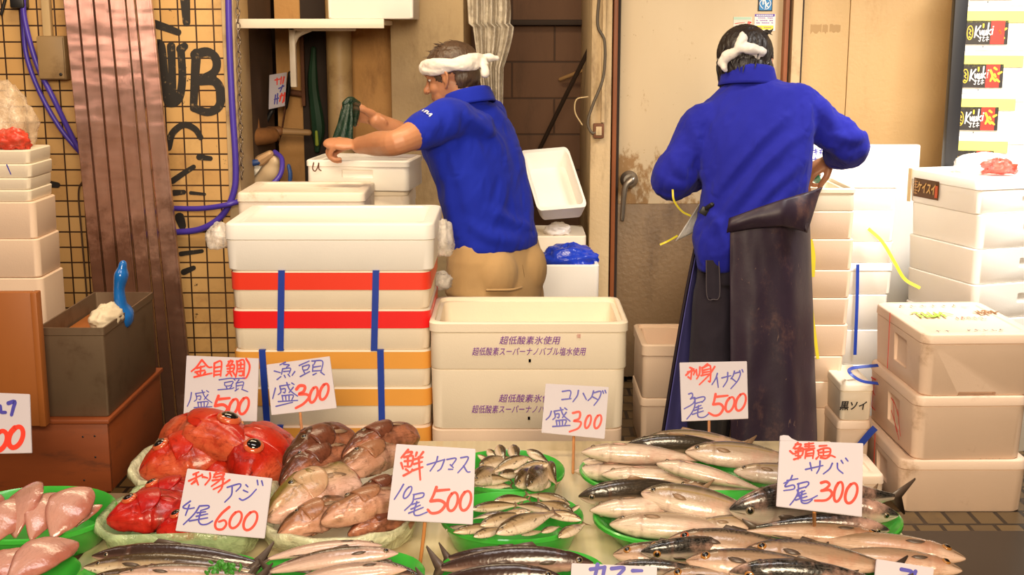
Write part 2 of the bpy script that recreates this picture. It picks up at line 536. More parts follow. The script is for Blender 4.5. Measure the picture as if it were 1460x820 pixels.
# dark alcove of concrete blocks
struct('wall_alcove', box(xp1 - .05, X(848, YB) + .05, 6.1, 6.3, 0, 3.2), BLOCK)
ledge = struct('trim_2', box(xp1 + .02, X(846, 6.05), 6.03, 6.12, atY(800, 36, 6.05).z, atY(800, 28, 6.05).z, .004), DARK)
# peeling post between alcove and door
px0, px1 = X(840, YB - .1), X(869, YB - .1)
struct('wall_post', box(px0, px1, YB - .1, 6.3, 0, 3.2, .008), PEEL)
# beige steel door
dz = atY(980, 291, YB).z
d1 = struct('door_1', box(X(880, YB), X(1110, YB), YB, YB + .06, dz, 3.0, .004), DOOR)
obj('kick_plate', box(X(880, YB), X(1110, YB), YB - .004, YB + .06, .02, dz, .002), KICK, d1)
struct('trim_3', box(X(869, YB), X(875, YB), YB - .07, YB + .1, 0, 3.0, .003), FRAME)
struct('trim_4', box(X(875, YB), X(880, YB), YB - .02, YB + .1, 0, 3.0, .001), DARK)
STEELD = pmat('handle_steel', (.30, .27, .23), .38, .85, var=.25, vscale=18)
hp = atY(897, 256, YB - .02)
h = M()
h.add(rloft([(-.004, .075, .075, .037), (0, .075, .075, .037), (.012, .06, .06, .03), (.022, .05, .05, .025)], 6).xf(Matrix.Translation(hp) @ Matrix.Rotation(pi / 2, 4, 'X')))
h.add(tube([hp + Vector((0, -.02, 0)), hp + Vector((0, -.055, 0))], .016))
e1 = atY(887, 312, YB - .07)
h.add(tube([hp + Vector((.006, -.055, .006)), hp + Vector((-.022, -.06, -.03)), e1], [.02, .015, .012], flat=.8))
obj('handle', h, STEELD, d1)
# frame between the doors and the tan second door
x = lambda p: X(p, YB, 1.2)
struct('trim_5', box(x(1111), x(1117), YB - .05, YB + .1, 0, 3.0, .003), FRAME)
struct('trim_6', box(x(1117), x(1122), YB + .01, YB + .1, 0, 3.0), DARK)
struct('trim_7', box(x(1122), x(1135), YB - .05, YB + .1, 0, 3.0, .003), FRAMEB)
struct('trim_8', box(x(1135), x(1140), YB - .01, YB + .1, 0, 3.0), DARK)
d2 = struct('door_2', box(x(1140), x(1205), YB, YB + .05, 0, 3.0, .002).add(box(x(1206), x(1370), YB, YB + .05, 0, 3.0, .002)), DOOR2)
m = M()
rr = random.Random(3)
for (a, b_) in ((1156, 1171), (1173, 1180), (1183, 1198)):
    o = atY(a, 34, YB - .001); e = atY(b_, 49, YB - .001); n = 5
    up = [Vector((o.x + (e.x - o.x) * i / n, o.y, o.z - rr.uniform(0, .006))) for i in range(n + 1)]
    dn = [Vector((o.x + (e.x - o.x) * i / n, o.y, e.z + rr.uniform(0, .014))) for i in range(n + 1)]
    s = len(m.v); m.v += up + dn[::-1]; m.f.append(tuple(range(s, s + 2 * n + 2)))
obj('tape_residue', m, pmat('old_tape', (.40, .24, .09), .5), d2, smooth=False)
struct('trim_9', box(X(1354, 4.8, 1.3), X(1373, 4.8, 1.3), 4.8, 4.84, 0, 3.0, .004), BLK)
struct('wall_right', box(X(1378, YB, 1.2), 4.5, YB, YB + .2, 0, 3.2), DOOR2)
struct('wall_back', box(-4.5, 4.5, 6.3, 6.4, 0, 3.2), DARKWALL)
# stickers on the steel door
def sticker(name, x0, y0, x1, y1, Y, mat, label, parent=None):
    a, b_ = atY(x0, y0, Y), atY(x1, y1, Y)
    o = obj(name, box(min(a.x, b_.x), max(a.x, b_.x), Y - .0015, Y + .0005, min(a.z, b_.z), max(a.z, b_.z)), mat, parent, smooth=False)
    if label: tag(o, label, 'sticker')
    return o
YS = YB - .001
s1 = sticker('door_sticker', 1081, -6, 1101, 16, YS, BLK, 'black edged blue square sticker with white letters at top of steel door')
sticker('blue_field', 1083, -5, 1100, 14.5, YS - .001, pmat('sticker_blue', (.03, .22, .50), .4), None, s1)
WHITE = pmat('white_print', (.85, .84, .82), .5)
fnS = lambda u, v, k: atY(u, v, YS - .003) - Vector((0, .00003 * k, 0))
mm = M()
ribbon(mm, [(1088, -2), (1083.5, 4), (1085, 9), (1088, 12)], 1.0, fnS); ribbon(mm, [(1096, -2), (1099, 5), (1095, 12), (1090, 13)], 1.0, fnS)
for st in ([(1088, -4), (1088, 6)], [(1091, -4), (1091, 5)], [(1088, 1), (1091, 1)], [(1092, 3), (1091.5, 11)], [(1096, 4), (1092, 7.5)], [(1092.5, 7), (1096, 11)]):
    ribbon(mm, st, 1.5, fnS, taper=False)
obj('white_lettering', mm, WHITE, s1, smooth=False)
s2 = sticker('notice_sticker', 1076, 20, 1105, 44, YS, pmat('sticker_white', (.78, .74, .74), .5), 'white notice sticker with purple header and yellow foot on steel door')
sticker('header', 1076.5, 20, 1104.5, 23.5, YS - .001, pmat('sticker_purple', (.10, .04, .38), .5), None, s2)
sticker('footer', 1077, 36.5, 1102.5, 42, YS - .001, pmat('sticker_yellow', (.85, .65, .05), .5), None, s2)
mm = M()
for i in range(8): ribbon(mm, [(1079 + i * 3, 21.7), (1080.5 + i * 3, 21.7)], 1.4, fnS, taper=False)
obj('white_lettering', mm, WHITE, s2, smooth=False)
mm = M()
for j, yy in enumerate((25.5, 29, 32.5, 39)):
    for i in range(9):
        if (i * 7 + j * 3) % 5: ribbon(mm, [(1078.5 + i * 2.7, yy), (1080.2 + i * 2.7, yy + .3)], .8, fnS, taper=False)
obj('purple_lettering', mm, PURPLEINK, s2, smooth=False)
s3 = sticker('faded_sticker', 1046, 24, 1072, 38, YS, pmat('sticker_faded', (.66, .62, .52), .5), 'faded green and white sticker half hidden behind the dark haired head')
sticker('green_band', 1046, 24.5, 1071, 28, YS - .001, pmat('sticker_green', (.42, .58, .45), .5), None, s3)
mm = M(); ribbon(mm, [(1067, 31), (1066, 36)], 1.2, fnS); ribbon(mm, [(1067, 31), (1071, 32), (1068, 33.5), (1071.5, 36)], 1.2, fnS)
ribbon(mm, [(1048, 33.5), (1062, 32)], .8, fnS)
obj('red_lettering', mm, REDINK, s3, smooth=False)

# graffiti on the tiles, conduit and junction box
fnG = lambda u, v, k: atY(u, v, YT - .0015) - Vector((0, .00002 * k, 0))
g = M()
for st, wd in (([(222, 63), (229, 66), (233, 100), (238, 140), (246, 147), (256, 138), (260, 110), (258, 72)], 8), ([(244, 66), (247, 140)], 7), ([(258, 70), (263, 66)], 8),
               ([(280, 76), (278, 110), (276, 150)], 8), ([(278, 78), (295, 74), (308, 84), (306, 102), (284, 114)], 8), ([(282, 115), (306, 116), (315, 132), (312, 152), (296, 160), (276, 154)], 8),
               ([(240, 210), (246, 190), (262, 178), (278, 184), (286, 196)], 6), ([(246, 258), (262, 247), (276, 238)], 5), ([(248, 275), (262, 274)], 5), ([(272, 275), (292, 277)], 3),
               ([(264, 0), (266, 32)], 8), ([(220, 34), (238, 40), (254, 46)], 7), ([(284, 224), (300, 226)], 5), ([(256, 310), (260, 322)], 8), ([(258, 362), (288, 358)], 4), ([(262, 388), (276, 382)], 5),
               ([(66, 300), (76, 308)], 5), ([(68, 262), (82, 264)], 6)):
    ribbon(g, st, wd * 1.75, fnG)
tag(obj('graffiti', g, pmat('graffiti_black', (.014, .010, .008), .6, dirt=(.4, .26, .12), dscale=45, damt=.15), bpy.data.objects['wall_left'], smooth=False), 'black sprayed letters')
c0 = atY(62, 2, YT - .02)
cv = obj('conduit', box(X(62, YT, 1.6), X(74, YT, 1.6), YT - .03, YT, atY(68, 52, YT).z, 2.6, .004), pmat('conduit_cream', (.60, .43, .22), .5, var=.15))
tag(cv, 'cream vertical conduit running down tiles into the junction box', 'conduit')
jb = thing('junction_box', 'tan metal junction box on the tiles at left edge of leaning steel slats', 'electric box', (X(83, YT, 1.4), YT, atY(80, 113, YT).z))
jb_z = atY(80, 51, YT).z - jb.location.z
JB = pmat('junction_tan', (.34, .22, .10), .5, var=.25, dirt=(.12, .06, .02), damt=.5)
obj('body', box(-.05, .05, -.07, 0, 0, jb_z, .006), JB, jb); obj('cover', box(-.047, .047, -.078, -.07, .004, jb_z - .004, .003), JB, jb)
obj('screw', ell((.033, -.079, .02), (.006, .003, .006), nu=10, nv=6), BLK, jb)
# ================================================================== foam boxes
def foam_box(label, x0, x1, yf, depth, z0, z1, mat=FOAM, lid=.0, open_=False, r=.028, rot=0, taper=.003, notch_front=False, notch_left=False,
             group=None, recess=True, tops=True, name='foam_box', slot=False, lidmat=None):
    w_, d_, h_ = x1 - x0, depth, z1 - z0
    t = thing(name, label, 'box', ((x0 + x1) / 2, yf + d_ / 2, z0), rot, group)
    hb = h_ - lid
    tp = taper * 2
    if open_:
        wl = .024
        g = rloft([(0, w_ - tp, d_ - tp, r), (.004, w_ - tp + .004, d_ - tp + .004, r), (hb * .78, w_ - .004, d_ - .004, r), (hb * .80, w_ + .004, d_ + .004, r),
                   (hb - .004, w_ + .004, d_ + .004, r), (hb, w_ - .004, d_ - .004, r), (hb, w_ - wl * 1.0, d_ - wl * 1.0, r), (hb - .010, w_ - wl * 1.1, d_ - wl * 1.1, r * .9),
                   (hb - .012, w_ - wl * 2, d_ - wl * 2, r * .8), (.03, w_ - wl * 2 - tp, d_ - wl * 2 - tp, r * .8)])
    else:
        g = rloft([(0, w_ - tp - .006, d_ - tp - .006, r), (.004, w_ - tp, d_ - tp, r), (hb - .003, w_, d_, r), (hb, w_ - .005, d_ - .005, r)])
    cutters = []
    if notch_front: cutters.append(box(-.055, .055, -d_ / 2 - .05, -d_ / 2 + .012, hb * .42, hb * .70, .004))
    if notch_left: cutters.append(box(-w_ / 2 - .05, -w_ / 2 + .014, -.09, .03, hb * .30, hb * .86, .004))
    if slot: cutters.append(box(-.06, .06, -d_ / 2 - .05, -d_ / 2 + .03, -.05, .012, .003))
    obj('body', cut(g, cutters) if cutters else g, mat, t)
    if lid:
        e = .005
        rings = [(hb + .0005, w_ - .006, d_ - .006, r), (hb + .002, w_ + e, d_ + e, r), (h_ - .006, w_ + e - .003, d_ + e - .003, r), (h_ - .002, w_ + e - .007, d_ + e - .007, r), (h_, w_ - .008, d_ - .008, r)]
        if recess: rings += [(h_, w_ - .06, d_ - .06, r * .8), (h_ - .004, w_ - .068, d_ - .068, r * .8)]
        obj('lid', rloft(rings), lidmat or mat, t)
    return t

def hoop(name, label, cat, x, wd, y0, y1, z0, z1, mat, group=None, th=.0012, slant=0, gap=.004):
    """flat strap round a block in the Y-Z plane"""
    y0 -= gap; y1 += gap; z1 += gap * .6
    P = [(y0, z0), (y0, z1), (y1, z1), (y1, z0)]
    m = M(); n = 4
    for k, off in ((0, 0), (1, th)):
        for sx in (-wd / 2, wd / 2):
            for (y, z) in P:
                s = slant * (z - z0)
                m.v.append(Vector((x + sx + s, y + (-off if y == y0 else off), z + (-off if z == z0 else off))))
    # indices: inner L 0-3, inner R 4-7, outer L 8-11, outer R 12-15
    for i in range(4):
        j = (i + 1) % 4
        m.f += [(8 + i, 12 + i, 12 + j, 8 + j), (i, j, 4 + j, 4 + i), (i, 8 + i, 8 + j, j), (4 + i, 4 + j, 12 + j, 12 + i)]
    o = obj(name, m, mat, smooth=False)
    return tag(o, label, cat, group)

def band(t, w_, d_, z0, z1, mat, r=.028, name='tape', e=.0062):
    g = rloft([(z0, w_ + e - .001, d_ + e - .001, r), (z0, w_ + e, d_ + e, r), (z1, w_ + e, d_ + e, r), (z1, w_ + e - .001, d_ + e - .001, r)], cap0=False, cap1=False)
    return obj(name, g, mat, t)

V3 = lambda *a: Vector(a)
zy = lambda py, Y: atY(730, py, Y).z
# ---------------- centre stack with coloured tape
YA = 3.42
REDT = pmat('red_tape', (.86, .05, .022), .35, var=.05); REDT2 = pmat('deep_red_tape', (.84, .014, .016), .35, var=.05); ORT = pmat('orange_tape', (.80, .36, .06), .4, var=.08)
xa0, xa1 = X(329, YA, .85), X(612, YA, .85)
wA, dA = xa1 - xa0, .36
zA = [zy(p, YA) for p in (325, 386, 441, 499, 552, 607)]
foam_box('largest plain white lidded foam box, topmost of the red taped stack', xa0 - .012, xa1 + .014, YA - .005, dA + .03, zA[1], zA[0] + .012, FOAMW, lid=.045, r=.03)
lab = ['foam box with orange red tape band directly under plain white box', 'foam box with deep red tape band, second taped box in centre stack',
       'foam box with orange tape band directly under the red taped boxes', 'orange taped foam box behind hand written fish head price cards']
for i, (mt, lb) in enumerate(((REDT, lab[0]), (REDT2, lab[1]), (ORT, lab[2]), (ORT, lab[3]))):
    t = foam_box(lb, xa0, xa1, YA, dA, zA[i + 2], zA[i + 1] - .001, FOAM, lid=.045 if i < 2 else .048)
    hh = zA[i + 1] - zA[i + 2] - .001
    band(t, wA, dA, hh - .052, hh - .004, mt)
    if mt is ORT:
        pass
t = foam_box('lowest orange taped box of centre stack, reaching the ground behind the fish', xa0 - .004, xa1 - .004, YA, dA, 0, zA[5] - .001, FOAMP, lid=.05)
band(t, wA, dA, zA[5] - .056, zA[5] - .006, ORT)
for lb, p0, p1, i0, i1 in (('left blue strap around the two red taped boxes', 403, 399, 1, 3), ('right blue strap around the two red taped boxes', 537, 533, 1, 3),
                           ('left blue strap around the two orange taped boxes', 371, 376, 3, 5), ('right blue strap around the two orange taped boxes', 541, 542, 3, 5),
                           ('short left blue strap on the lowest orange taped box', 398, 400, 5, 6), ('short right blue strap on the lowest orange taped box', 540, 541, 5, 6)):
    zt = zA[i0] - .001; zb = zA[i1] if i1 < 6 else .02
    xt = X(p0, YA, .8) if i1 < 6 else X(p0, YA, .5); xb = X(p1, YA, .7) if i1 < 6 else X(p1, YA, .3)
    hoop('packing_strap', lb, 'strap', xb, .018, YA, YA + dA, zb, zt - .002, STRAP, slant=(xt - xb) / (zt - zb), gap=.0052)

# ---------------- open box stack with purple print
YO = 3.36
xo0, xo1 = X(612, YO, .75), X(896, YO, .75)
zO = [zy(p, YO) for p in (460, 527, 613)]
def print_jp(t, w_, d_, zc):
    o = Vector((0, -d_ / 2 - .0045, zc))
    m = on_plane(font_mesh('超低酸素氷使用', .0245, .22, .96) , o + Vector((.002, 0, .017)), Vector((1, 0, 0)), Vector((0, 0, 1)), Vector((0, -1, 0)))
    m.add(on_plane(font_mesh('超低酸素スーパーナノバブル塩水使用', .0245, .22, .74) , o + Vector((0, 0, -.014)), Vector((1, 0, 0)), Vector((0, 0, 1)), Vector((0, -1, 0))))
    m.add(on_plane(box(-.003, .003, -.0045, .0045, 0, .0005), o + Vector((.003, 0, -.038)), Vector((1, 0, 0)), Vector((0, 0, 1)), Vector((0, -1, 0))))
    tag(obj('printing', m, PURPLEINK, t, smooth=False), 'purple printed text')
wO, dO = xo1 - xo0, .345
t = foam_box('open empty white foam box with purple print, on top of its stack', xo0, xo1, YO, dO, zO[1], zO[0], FOAM, open_=True, r=.03)
print_jp(t, wO, dO, (zO[0] - zO[1]) * .46 + .004)
m = on_plane(font_mesh('優', .012), Vector((.135, -dO / 2 - .0045, (zO[0] - zO[1]) * .72)), Vector((1, 0, 0)), Vector((0, 0, 1)), Vector((0, -1, 0)))
obj('red_stamp', m, pmat('faded_red', (.7, .3, .25), .5), t, smooth=False)
t = foam_box('purple printed foam box directly beneath the open empty one', xo0 + .002, xo1 - .006, YO + .004, dO - .01, zO[2], zO[1] - .001, FOAM, r=.03)
print_jp(t, wO - .008, dO - .008, (zO[1] - zO[2]) * .42)
foam_box('plain foam box at foot of the open box stack, behind the fish', xo0 + .002, xo1 - .01, YO + .005, dO - .01, 0, zO[2] - .001, FOAMP, r=.03)

# ---------------- boxes in front of the man on the left, by the recess
YL = 4.25
zL = [zy(p, YL) for p in (222, 277, 292)]
foam_box('long cream lidded foam box lying behind the plain white stack top', X(343, 4.05), X(522, 4.05), 4.05, .32, 0, zy(275, 4.05), FOAMD, lid=.03, r=.02)
foam_box('low pinkish foam box under the marked open foam tub', X(436, 4.42), X(584, 4.42), 4.42, .34, 0, zy(279, 4.42), FOAMD, lid=.05)
lidt = thing('foam_sheet', 'thin foam lid lying askew under the marked open foam tub', 'lid', (X(500, 4.5), 4.55, zy(279, 4.42) + .001), radians(2))
obj('lid_sheet', rloft([(0, .42, .28, .02), (.014, .42, .28, .02), (.018, .40, .26, .02)]), FOAM, lidt)
yu = 4.4
tz = zy(279, 4.42) + .02
t = foam_box('white open foam tub with a scrawled letter, beneath working hands', X(440, yu, 1.1), X(590, yu, 1.1), yu, .26, tz, zy(229, yu), FOAMW, open_=True, r=.02, rot=radians(-7), notch_front=True)
m = M(); hu = zy(229, yu) - tz
fnU = lambda u, v, k: Vector((u, -.135 - .0005, v))
for st in ([(-.152, .095), (-.156, .075), (-.148, .066), (-.139, .078), (-.134, .094)], [(-.134, .094), (-.134, .075), (-.126, .068)]): ribbon(m, st, .0045, fnU)
obj('ink_mark', m, pmat('brown_ink', (.12, .04, .02), .6), t, smooth=False)

# ---------------- left edge stack
YK = 3.85
ys = [214, 234, 254, 271, 288, 341, 396]
xk1 = X(46, YK, 1.0)
lb = ['thin top foam lid box beneath the crumpled red and clear bag', 'shallow foam box with faint blue marks, second in left edge stack', 'third shallow foam box of the left edge stack',
      'shaded shallow foam box of left edge stack, fourth from top', 'tall cream foam box in left edge stack beside tiles', 'lower tall cream foam box above the chipped box']
for i in range(6):
    o_ = (.0, .002, -.004, -.004, .004, .008)[i]
    t = foam_box(lb[i], xk1 - .5, xk1 + o_, YK, .2, zy(ys[i + 1], YK), zy(ys[i], YK) - .001, FOAMP if i > 3 else FOAM, lid=.0, r=.02, taper=.002)
    if i == 1:
        m = M(); fnK = lambda u, v, k: Vector((u, -.1005, v))
        ribbon(m, [(.10, .028), (.12, .03), (.14, .026)], .004, fnK); ribbon(m, [(.18, .04), (.19, .012)], .004, fnK)
        obj('ink_mark', m, BLUEINK, t, smooth=False)
foam_box('chipped foam box at foot of left edge stack, behind the wooden board', xk1 - .5, xk1 + .012, YK, .2, 0, zy(397, YK), FOAMP, r=.02, taper=.002)

# ---------------- behind the left man
YV = 4.85
foam_box('white foam box holding the blue plastic bag beside the peeling post', X(752, YV), X(854, YV), YV, .19, 0, zy(378, YV), FOAMW, open_=True, r=.02)
foam_box('pale foam box standing under the tipped empty box in the alcove mouth', X(742, 5.08), X(836, 5.08), 5.08, .30, 0, zy(337, 5.08), FOAM, r=.02)
ta, tb_, tc_ = atY(740, 236, 5.35), atY(800, 231, 5.35), atY(765, 322, 5.06)
ux_ = (tb_ - ta); uy_ = (ta - tc_); uz_ = ux_.cross(uy_).normalized()
if uz_.y > 0: uz_ = -uz_
sx_, sy_ = ux_.length * 1.12 / .36, uy_.length / .29
ctr_ = (tb_ + tc_) / 2 + V3(.02, 0, 0)
tipm = Matrix((ux_.normalized() * sx_, uy_.normalized() * sy_, uz_)).transposed().to_4x4()
t = thing('foam_box', 'large empty white foam box tipped on its side behind the left man', 'box', ctr_)
g = rloft([(0, .30, .24, .03), (.01, .31, .25, .03), (.085, .36, .29, .03), (.085, .33, .26, .03), (.075, .315, .245, .025), (.02, .27, .21, .025)])
obj('tub', g.xf(tipm), FOAMW, t)
BLUEBAG = pmat('blue_bag_film', (.012, .045, .50), .22, var=.3, vscale=14, bump=.5, bscale=25, bdist=.01)
def crumple(name, label, cat, c, r, mat, seed, amp=.35, sc_=9, parts=None, flat=0):
    m = ell((0, 0, 0), (1, 1, 1), nu=40, nv=26); me = m.mesh(name); recalc(me)
    for v in me.vertices:
        p = v.co.normalized(); q = p * sc_ * .25 + Vector((seed * 3.1, seed, 0))
        h_ = noise.noise(q) * .6 + (.5 - abs(noise.noise(q * 2.3))) * .6 + (.5 - abs(noise.noise(q * 5))) * .22
        v.co = Vector((p.x * r[0], p.y * r[1], max(p.z * r[2], -r[2] * .55))) * (1 + amp * h_)
    me.update()
    t = thing(name, label, cat, c)
    obj('film', me, mat, t, ang=None)
    return t
bb = atY(812, 352, YV + .14)
crumple('plastic_bag', 'shiny blue plastic bag heaped on the white box by peeling post', 'plastic bag', (bb.x, YV + .12, zy(375, YV) - .01), (.105, .085, .06), BLUEBAG, 3)
crumple('plastic_bag', 'small white crumpled bag behind the blue plastic bag', 'plastic bag', (X(795, 5.13), 5.13, zy(337, 5.08) + .016), (.05, .04, .03), pmat('white_film', (.8, .74, .70), .3), 5)

# ---------------- pink tower beside the right man
YC = 4.3
yc = [268, 301, 341, 385, 425, 463, 508, 544, 582, 629]
zc = [zy(p, YC) for p in yc]
zc.append(0.0)
ords = ['', 'second', 'third', 'fourth', 'fifth', 'sixth', 'seventh', 'eighth', 'ninth', 'tenth']
for i in range(10):
    jx = (0, .0, .004, .002, -.002, .0, -.012, -.008, -.012, -.014)[i]
    x1 = X(1219, YC, .9) + jx
    lbl = 'open foam box atop the pink tower where right man fills a green bag' if i == 0 else '%s box from the top in pink foam tower beside the dark apron' % ords[i]
    foam_box(lbl, x1 - .44, x1, YC, .32, zc[i + 1], zc[i] - .0015, FOAMP if i else FOAM, open_=(i == 0), r=.018, taper=.003, lid=0 if i == 0 else 0, group='boxes of the pink tower', notch_front=False)
# yellow straps at the right man's hip
def strip(name, label, cat, pts, wd, mat, normal=None, group=None):
    """thin flexible ribbon through 3-D points, facing roughly the camera"""
    C = catmull(pts, 8); m = M()
    for i, p in enumerate(C):
        t = (C[min(i + 1, len(C) - 1)] - C[max(i - 1, 0)]).normalized()
        n = normal or Vector((0, -1, .15)); s = t.cross(n).normalized()
        m.v += [p + s * wd / 2, p - s * wd / 2]
    for i in range(len(C) - 1): m.f.append((2 * i, 2 * i + 1, 2 * i + 3, 2 * i + 2))
    o = obj(name, solid(m, .0012), mat, smooth=False)
    return tag(o, label, cat, group)
YY = YC - .02
strip('packing_strap', 'yellow plastic strap hanging down the pink tower by the apron', 'strap', [atY(1148, 338, YY), atY(1153, 380, YY - .01), atY(1156, 430, YY - .012), atY(1166, 512, YY - .02)], .011, YSTRAP)
strip('packing_strap', 'short folded yellow strap end bunched beside the apron waist', 'strap', [atY(1154, 342, YY - .02), atY(1158, 365, YY - .02), atY(1157, 395, YY - .02)], .022, YSTRAP)

# ---------------- white stack further back on the right
YD = 4.72
yd = [256, 300, 345, 375, 420, 470, 520, 560]
zd = [zy(p, YD) for p in yd] + [0]
for i in range(8):
    lbl = ['lidded white box topping the bright stack behind the pink tower'] + ['%s bright white box of stack behind the pink tower' % o_ for o_ in ords[1:8]]
    x1 = X(1279, YD, .9) - (0 if i < 4 else .01)
    foam_box(lbl[i], x1 - .40, x1, YD, .34, zd[i + 1], zd[i] - .0015, FOAMW, lid=.03 if i in (0, 3) else 0, r=.018, taper=.003, group='bright boxes behind the pink tower')
lp = thing('foam_board', 'tall white foam board standing upright behind the right man hand', 'board', (X(1228, 5.15), 5.15, 0))
zb0 = 0; zb1 = zy(206, 5.15)
obj('board', box(-.24, .215, -.02, .02, 0, zb1, .006), FOAMW, lp)
m = M(); rr = random.Random(2)
for j in range(2):
    for i in range(4):
        u0, v0 = -.215 + .024 * i, zb1 - .022 - .036 * j
        for st in ([(u0, v0), (u0 + .016, v0 + .002)], [(u0 + .008, v0 + .008), (u0 + .007 + rr.uniform(-.004, .004), v0 - .016)], [(u0 + .001, v0 - .008), (u0 + .017, v0 - .008 + rr.uniform(-.004, .004))]):
            ribbon(m, st, .0035, lambda u, v, k: Vector((u, -.0212 - .00003 * k, v)))
obj('blue_lettering', m, BLUEINK, lp, smooth=False)
strip('packing_strap', 'upright blue strap on the bright white stack', 'strap', [atY(1223, 377, YD - .012), atY(1222, 430, YD - .012), atY(1219, 506, YD - .012)], .012, STRAP)
strip('packing_strap', 'yellow strap curling down the far white boxes', 'strap', [atY(1238, 326, YD - .05), atY(1258, 345, YD - .07), atY(1276, 375, YD - .09), atY(1290, 398, YD - .10), atY(1312, 411, YD - .12)], .012, YSTRAP)

# ---------------- small boxes between pink tower and the front right stack
YN = 4.12
foam_box('small foam box with brush written marks between the pink tower and front right stack', X(1201, YN, .4), X(1247, YN, .4), YN, .26, zy(600, YN), zy(548, YN), FOAM, lid=.025, r=.015)
foam_box('small foam box under the brush written one, beside pink tower', X(1199, YN, .4), X(1246, YN, .4), YN + .002, .26, 0, zy(600, YN) - .001, FOAMP, lid=.03, r=.015)
bw = [o for o in COL.objects if o.get('label', '').startswith('small foam box with brush')][0]
mk = on_plane(font_mesh('黒ソイ', .034, .15, .9, bold=.0008), Vector((-.012, -.1345, .052)), Vector((1, 0, 0)), Vector((0, 0, 1)), Vector((0, -1, 0)))
obj('brush_lettering', mk, BLACKINK, bw, smooth=False)
strip('packing_strap', 'looped blue strap lying on the small foam box', 'strap', [atY(1252, 547, YN), atY(1228, 543, YN - .02), atY(1212, 532, YN - .01), atY(1216, 525, YN + .05), atY(1252, 521, YN + .07)], .012, STRAP, normal=Vector((0, -.6, .8)))
YQ = 3.72
foam_box('low foam box on the ground behind the mackerel price card', X(1130, YQ, .2), X(1262, YQ, .2), YQ, .22, 0, zy(678, YQ), FOAMP, lid=.03, r=.02)
strip('packing_strap', 'dark blue strap stub leaning by the low foam box', 'strap', [atY(1224, 637, YN - .06), atY(1240, 618, YN - .06), atY(1248, 610, YN - .06)], .022, STRAP)

# ---------------- front right stack of three peach foam boxes
FOAMO = pmat('foam_peach', (.84, .62, .46), .5, var=.06, vscale=5, bump=.25, bscale=200, bdist=.0015, dirt=(.42, .24, .12), dscale=7, damt=.12)
YF = 3.84
zf = [zy(476, YF), zy(565, YF), zy(656, YF), 0.0]
xs = [(1307, 1476), (1297, 1462), (1280, 1464)]
lbs = ['top peach foam box with scribbled lid in the front right stack', 'middle peach foam box with red scrawls on its side, front right stack', 'bottom peach foam box standing on paving, front right stack']
F3 = []
for i in range(3):
    zz = (zf[i] + zf[i + 1]) / 2
    a, b_ = X(xs[i][0] + 3, YF, zz), X(xs[i][1], YF, zz)
    t = foam_box(lbs[i], a, b_, YF, .48, zf[i + 1], zf[i] - .001, FOAMO, lid=.032, r=.035, rot=radians((2, 1.5, 0)[i]), taper=.006, notch_left=True, slot=(i == 0), recess=True)
    F3.append((t, b_ - a, zf[i] - zf[i + 1]))
t, w_, h_ = F3[0]
top = lambda u, v, k: Vector((u, v, h_ + .0006 + .00002 * k))
m = M(); rr = random.Random(5)
def scrawl(m, x0, x1, y, sz, wd, fn, n):
    for i in range(n):
        x_ = x0 + (x1 - x0) * i / n
        ribbon(m, [(x_, y + rr.uniform(-sz, sz) * .5), (x_ + sz * .5, y + rr.uniform(-sz, sz)), (x_ + sz, y + rr.uniform(-sz, sz) * .6)], wd, fn)
        ribbon(m, [(x_ + sz * .3, y - sz * .7), (x_ + sz * .4, y + sz * .8)], wd, fn)
scrawl(m, -.13, -.07, -.205, .014, .003, top, 2); scrawl(m, -.03, .1, -.195, .014, .003, top, 5); scrawl(m, -.12, .10, .17, .016, .003, top, 6)
obj('black_scribble', m, BLACKINK, t, smooth=False)
m = M(); scrawl(m, -.12, -.02, .03, .05, .008, top, 5); obj('green_scribble', m, pmat('green_ink', (.35, .55, .05), .5), t, smooth=False)
m = M(); scrawl(m, .0, .1, -.02, .02, .003, top, 5); obj('red_scribble', m, REDINK, t, smooth=False)
m = M(); scrawl(m, .1, .17, .06, .035, .008, top, 3); obj('brown_scribble', m, pmat('brown_marker', (.25, .1, .02), .5), t, smooth=False)
t, w_, h_ = F3[1]
left = lambda u, v, k: Vector((-w_ / 2 - .0035 - .00003 * k, u, v))
m = M()
for st in ([(.20, .15), (.15, .155)], [(.19, .15), (.185, .06), (.16, .05)], [(.165, .14), (.17, .06), (.14, .05)], [(.18, .11), (.15, .10)], [(-.02, .14), (-.06, .13), (-.1, .10)], [(-.04, .14), (-.07, .07), (-.12, .03)], [(-.03, .1), (-.1, .05)], [(-.09, .12), (-.13, .045)]):
    ribbon(m, st, .006, left)
obj('red_scrawl', m, REDINK, t, smooth=False)
t, w_, h_ = F3[2]
top2 = lambda u, v, k: Vector((u, v, h_ + .0004 + .00002 * k))
m = M()
for o_ in (.0,): scrawl(m, -.06, .13, -.222, .010, .004, top2, 9)
obj('black_scribble', m, BLACKINK, t, smooth=False)
# thin red strings down the left side of the front right stack
strip('packing_string', 'thin red string down the side of the top peach box', 'string', [Vector((F3[0][0].location.x - F3[0][1] / 2 - .008, YF + .30, zf[0])), Vector((F3[0][0].location.x - F3[0][1] / 2 - .006, YF + .30, zf[1] + .01))], .004, REDINK, normal=Vector((-1, 0, 0)))
strip('packing_string', 'thin red string down the side of the bottom peach box', 'string', [Vector((F3[2][0].location.x - F3[2][1] / 2 - .008, YF + .27, zf[2])), Vector((F3[2][0].location.x - F3[2][1] / 2 - .006, YF + .27, .04))], .004, REDINK, normal=Vector((-1, 0, 0)))

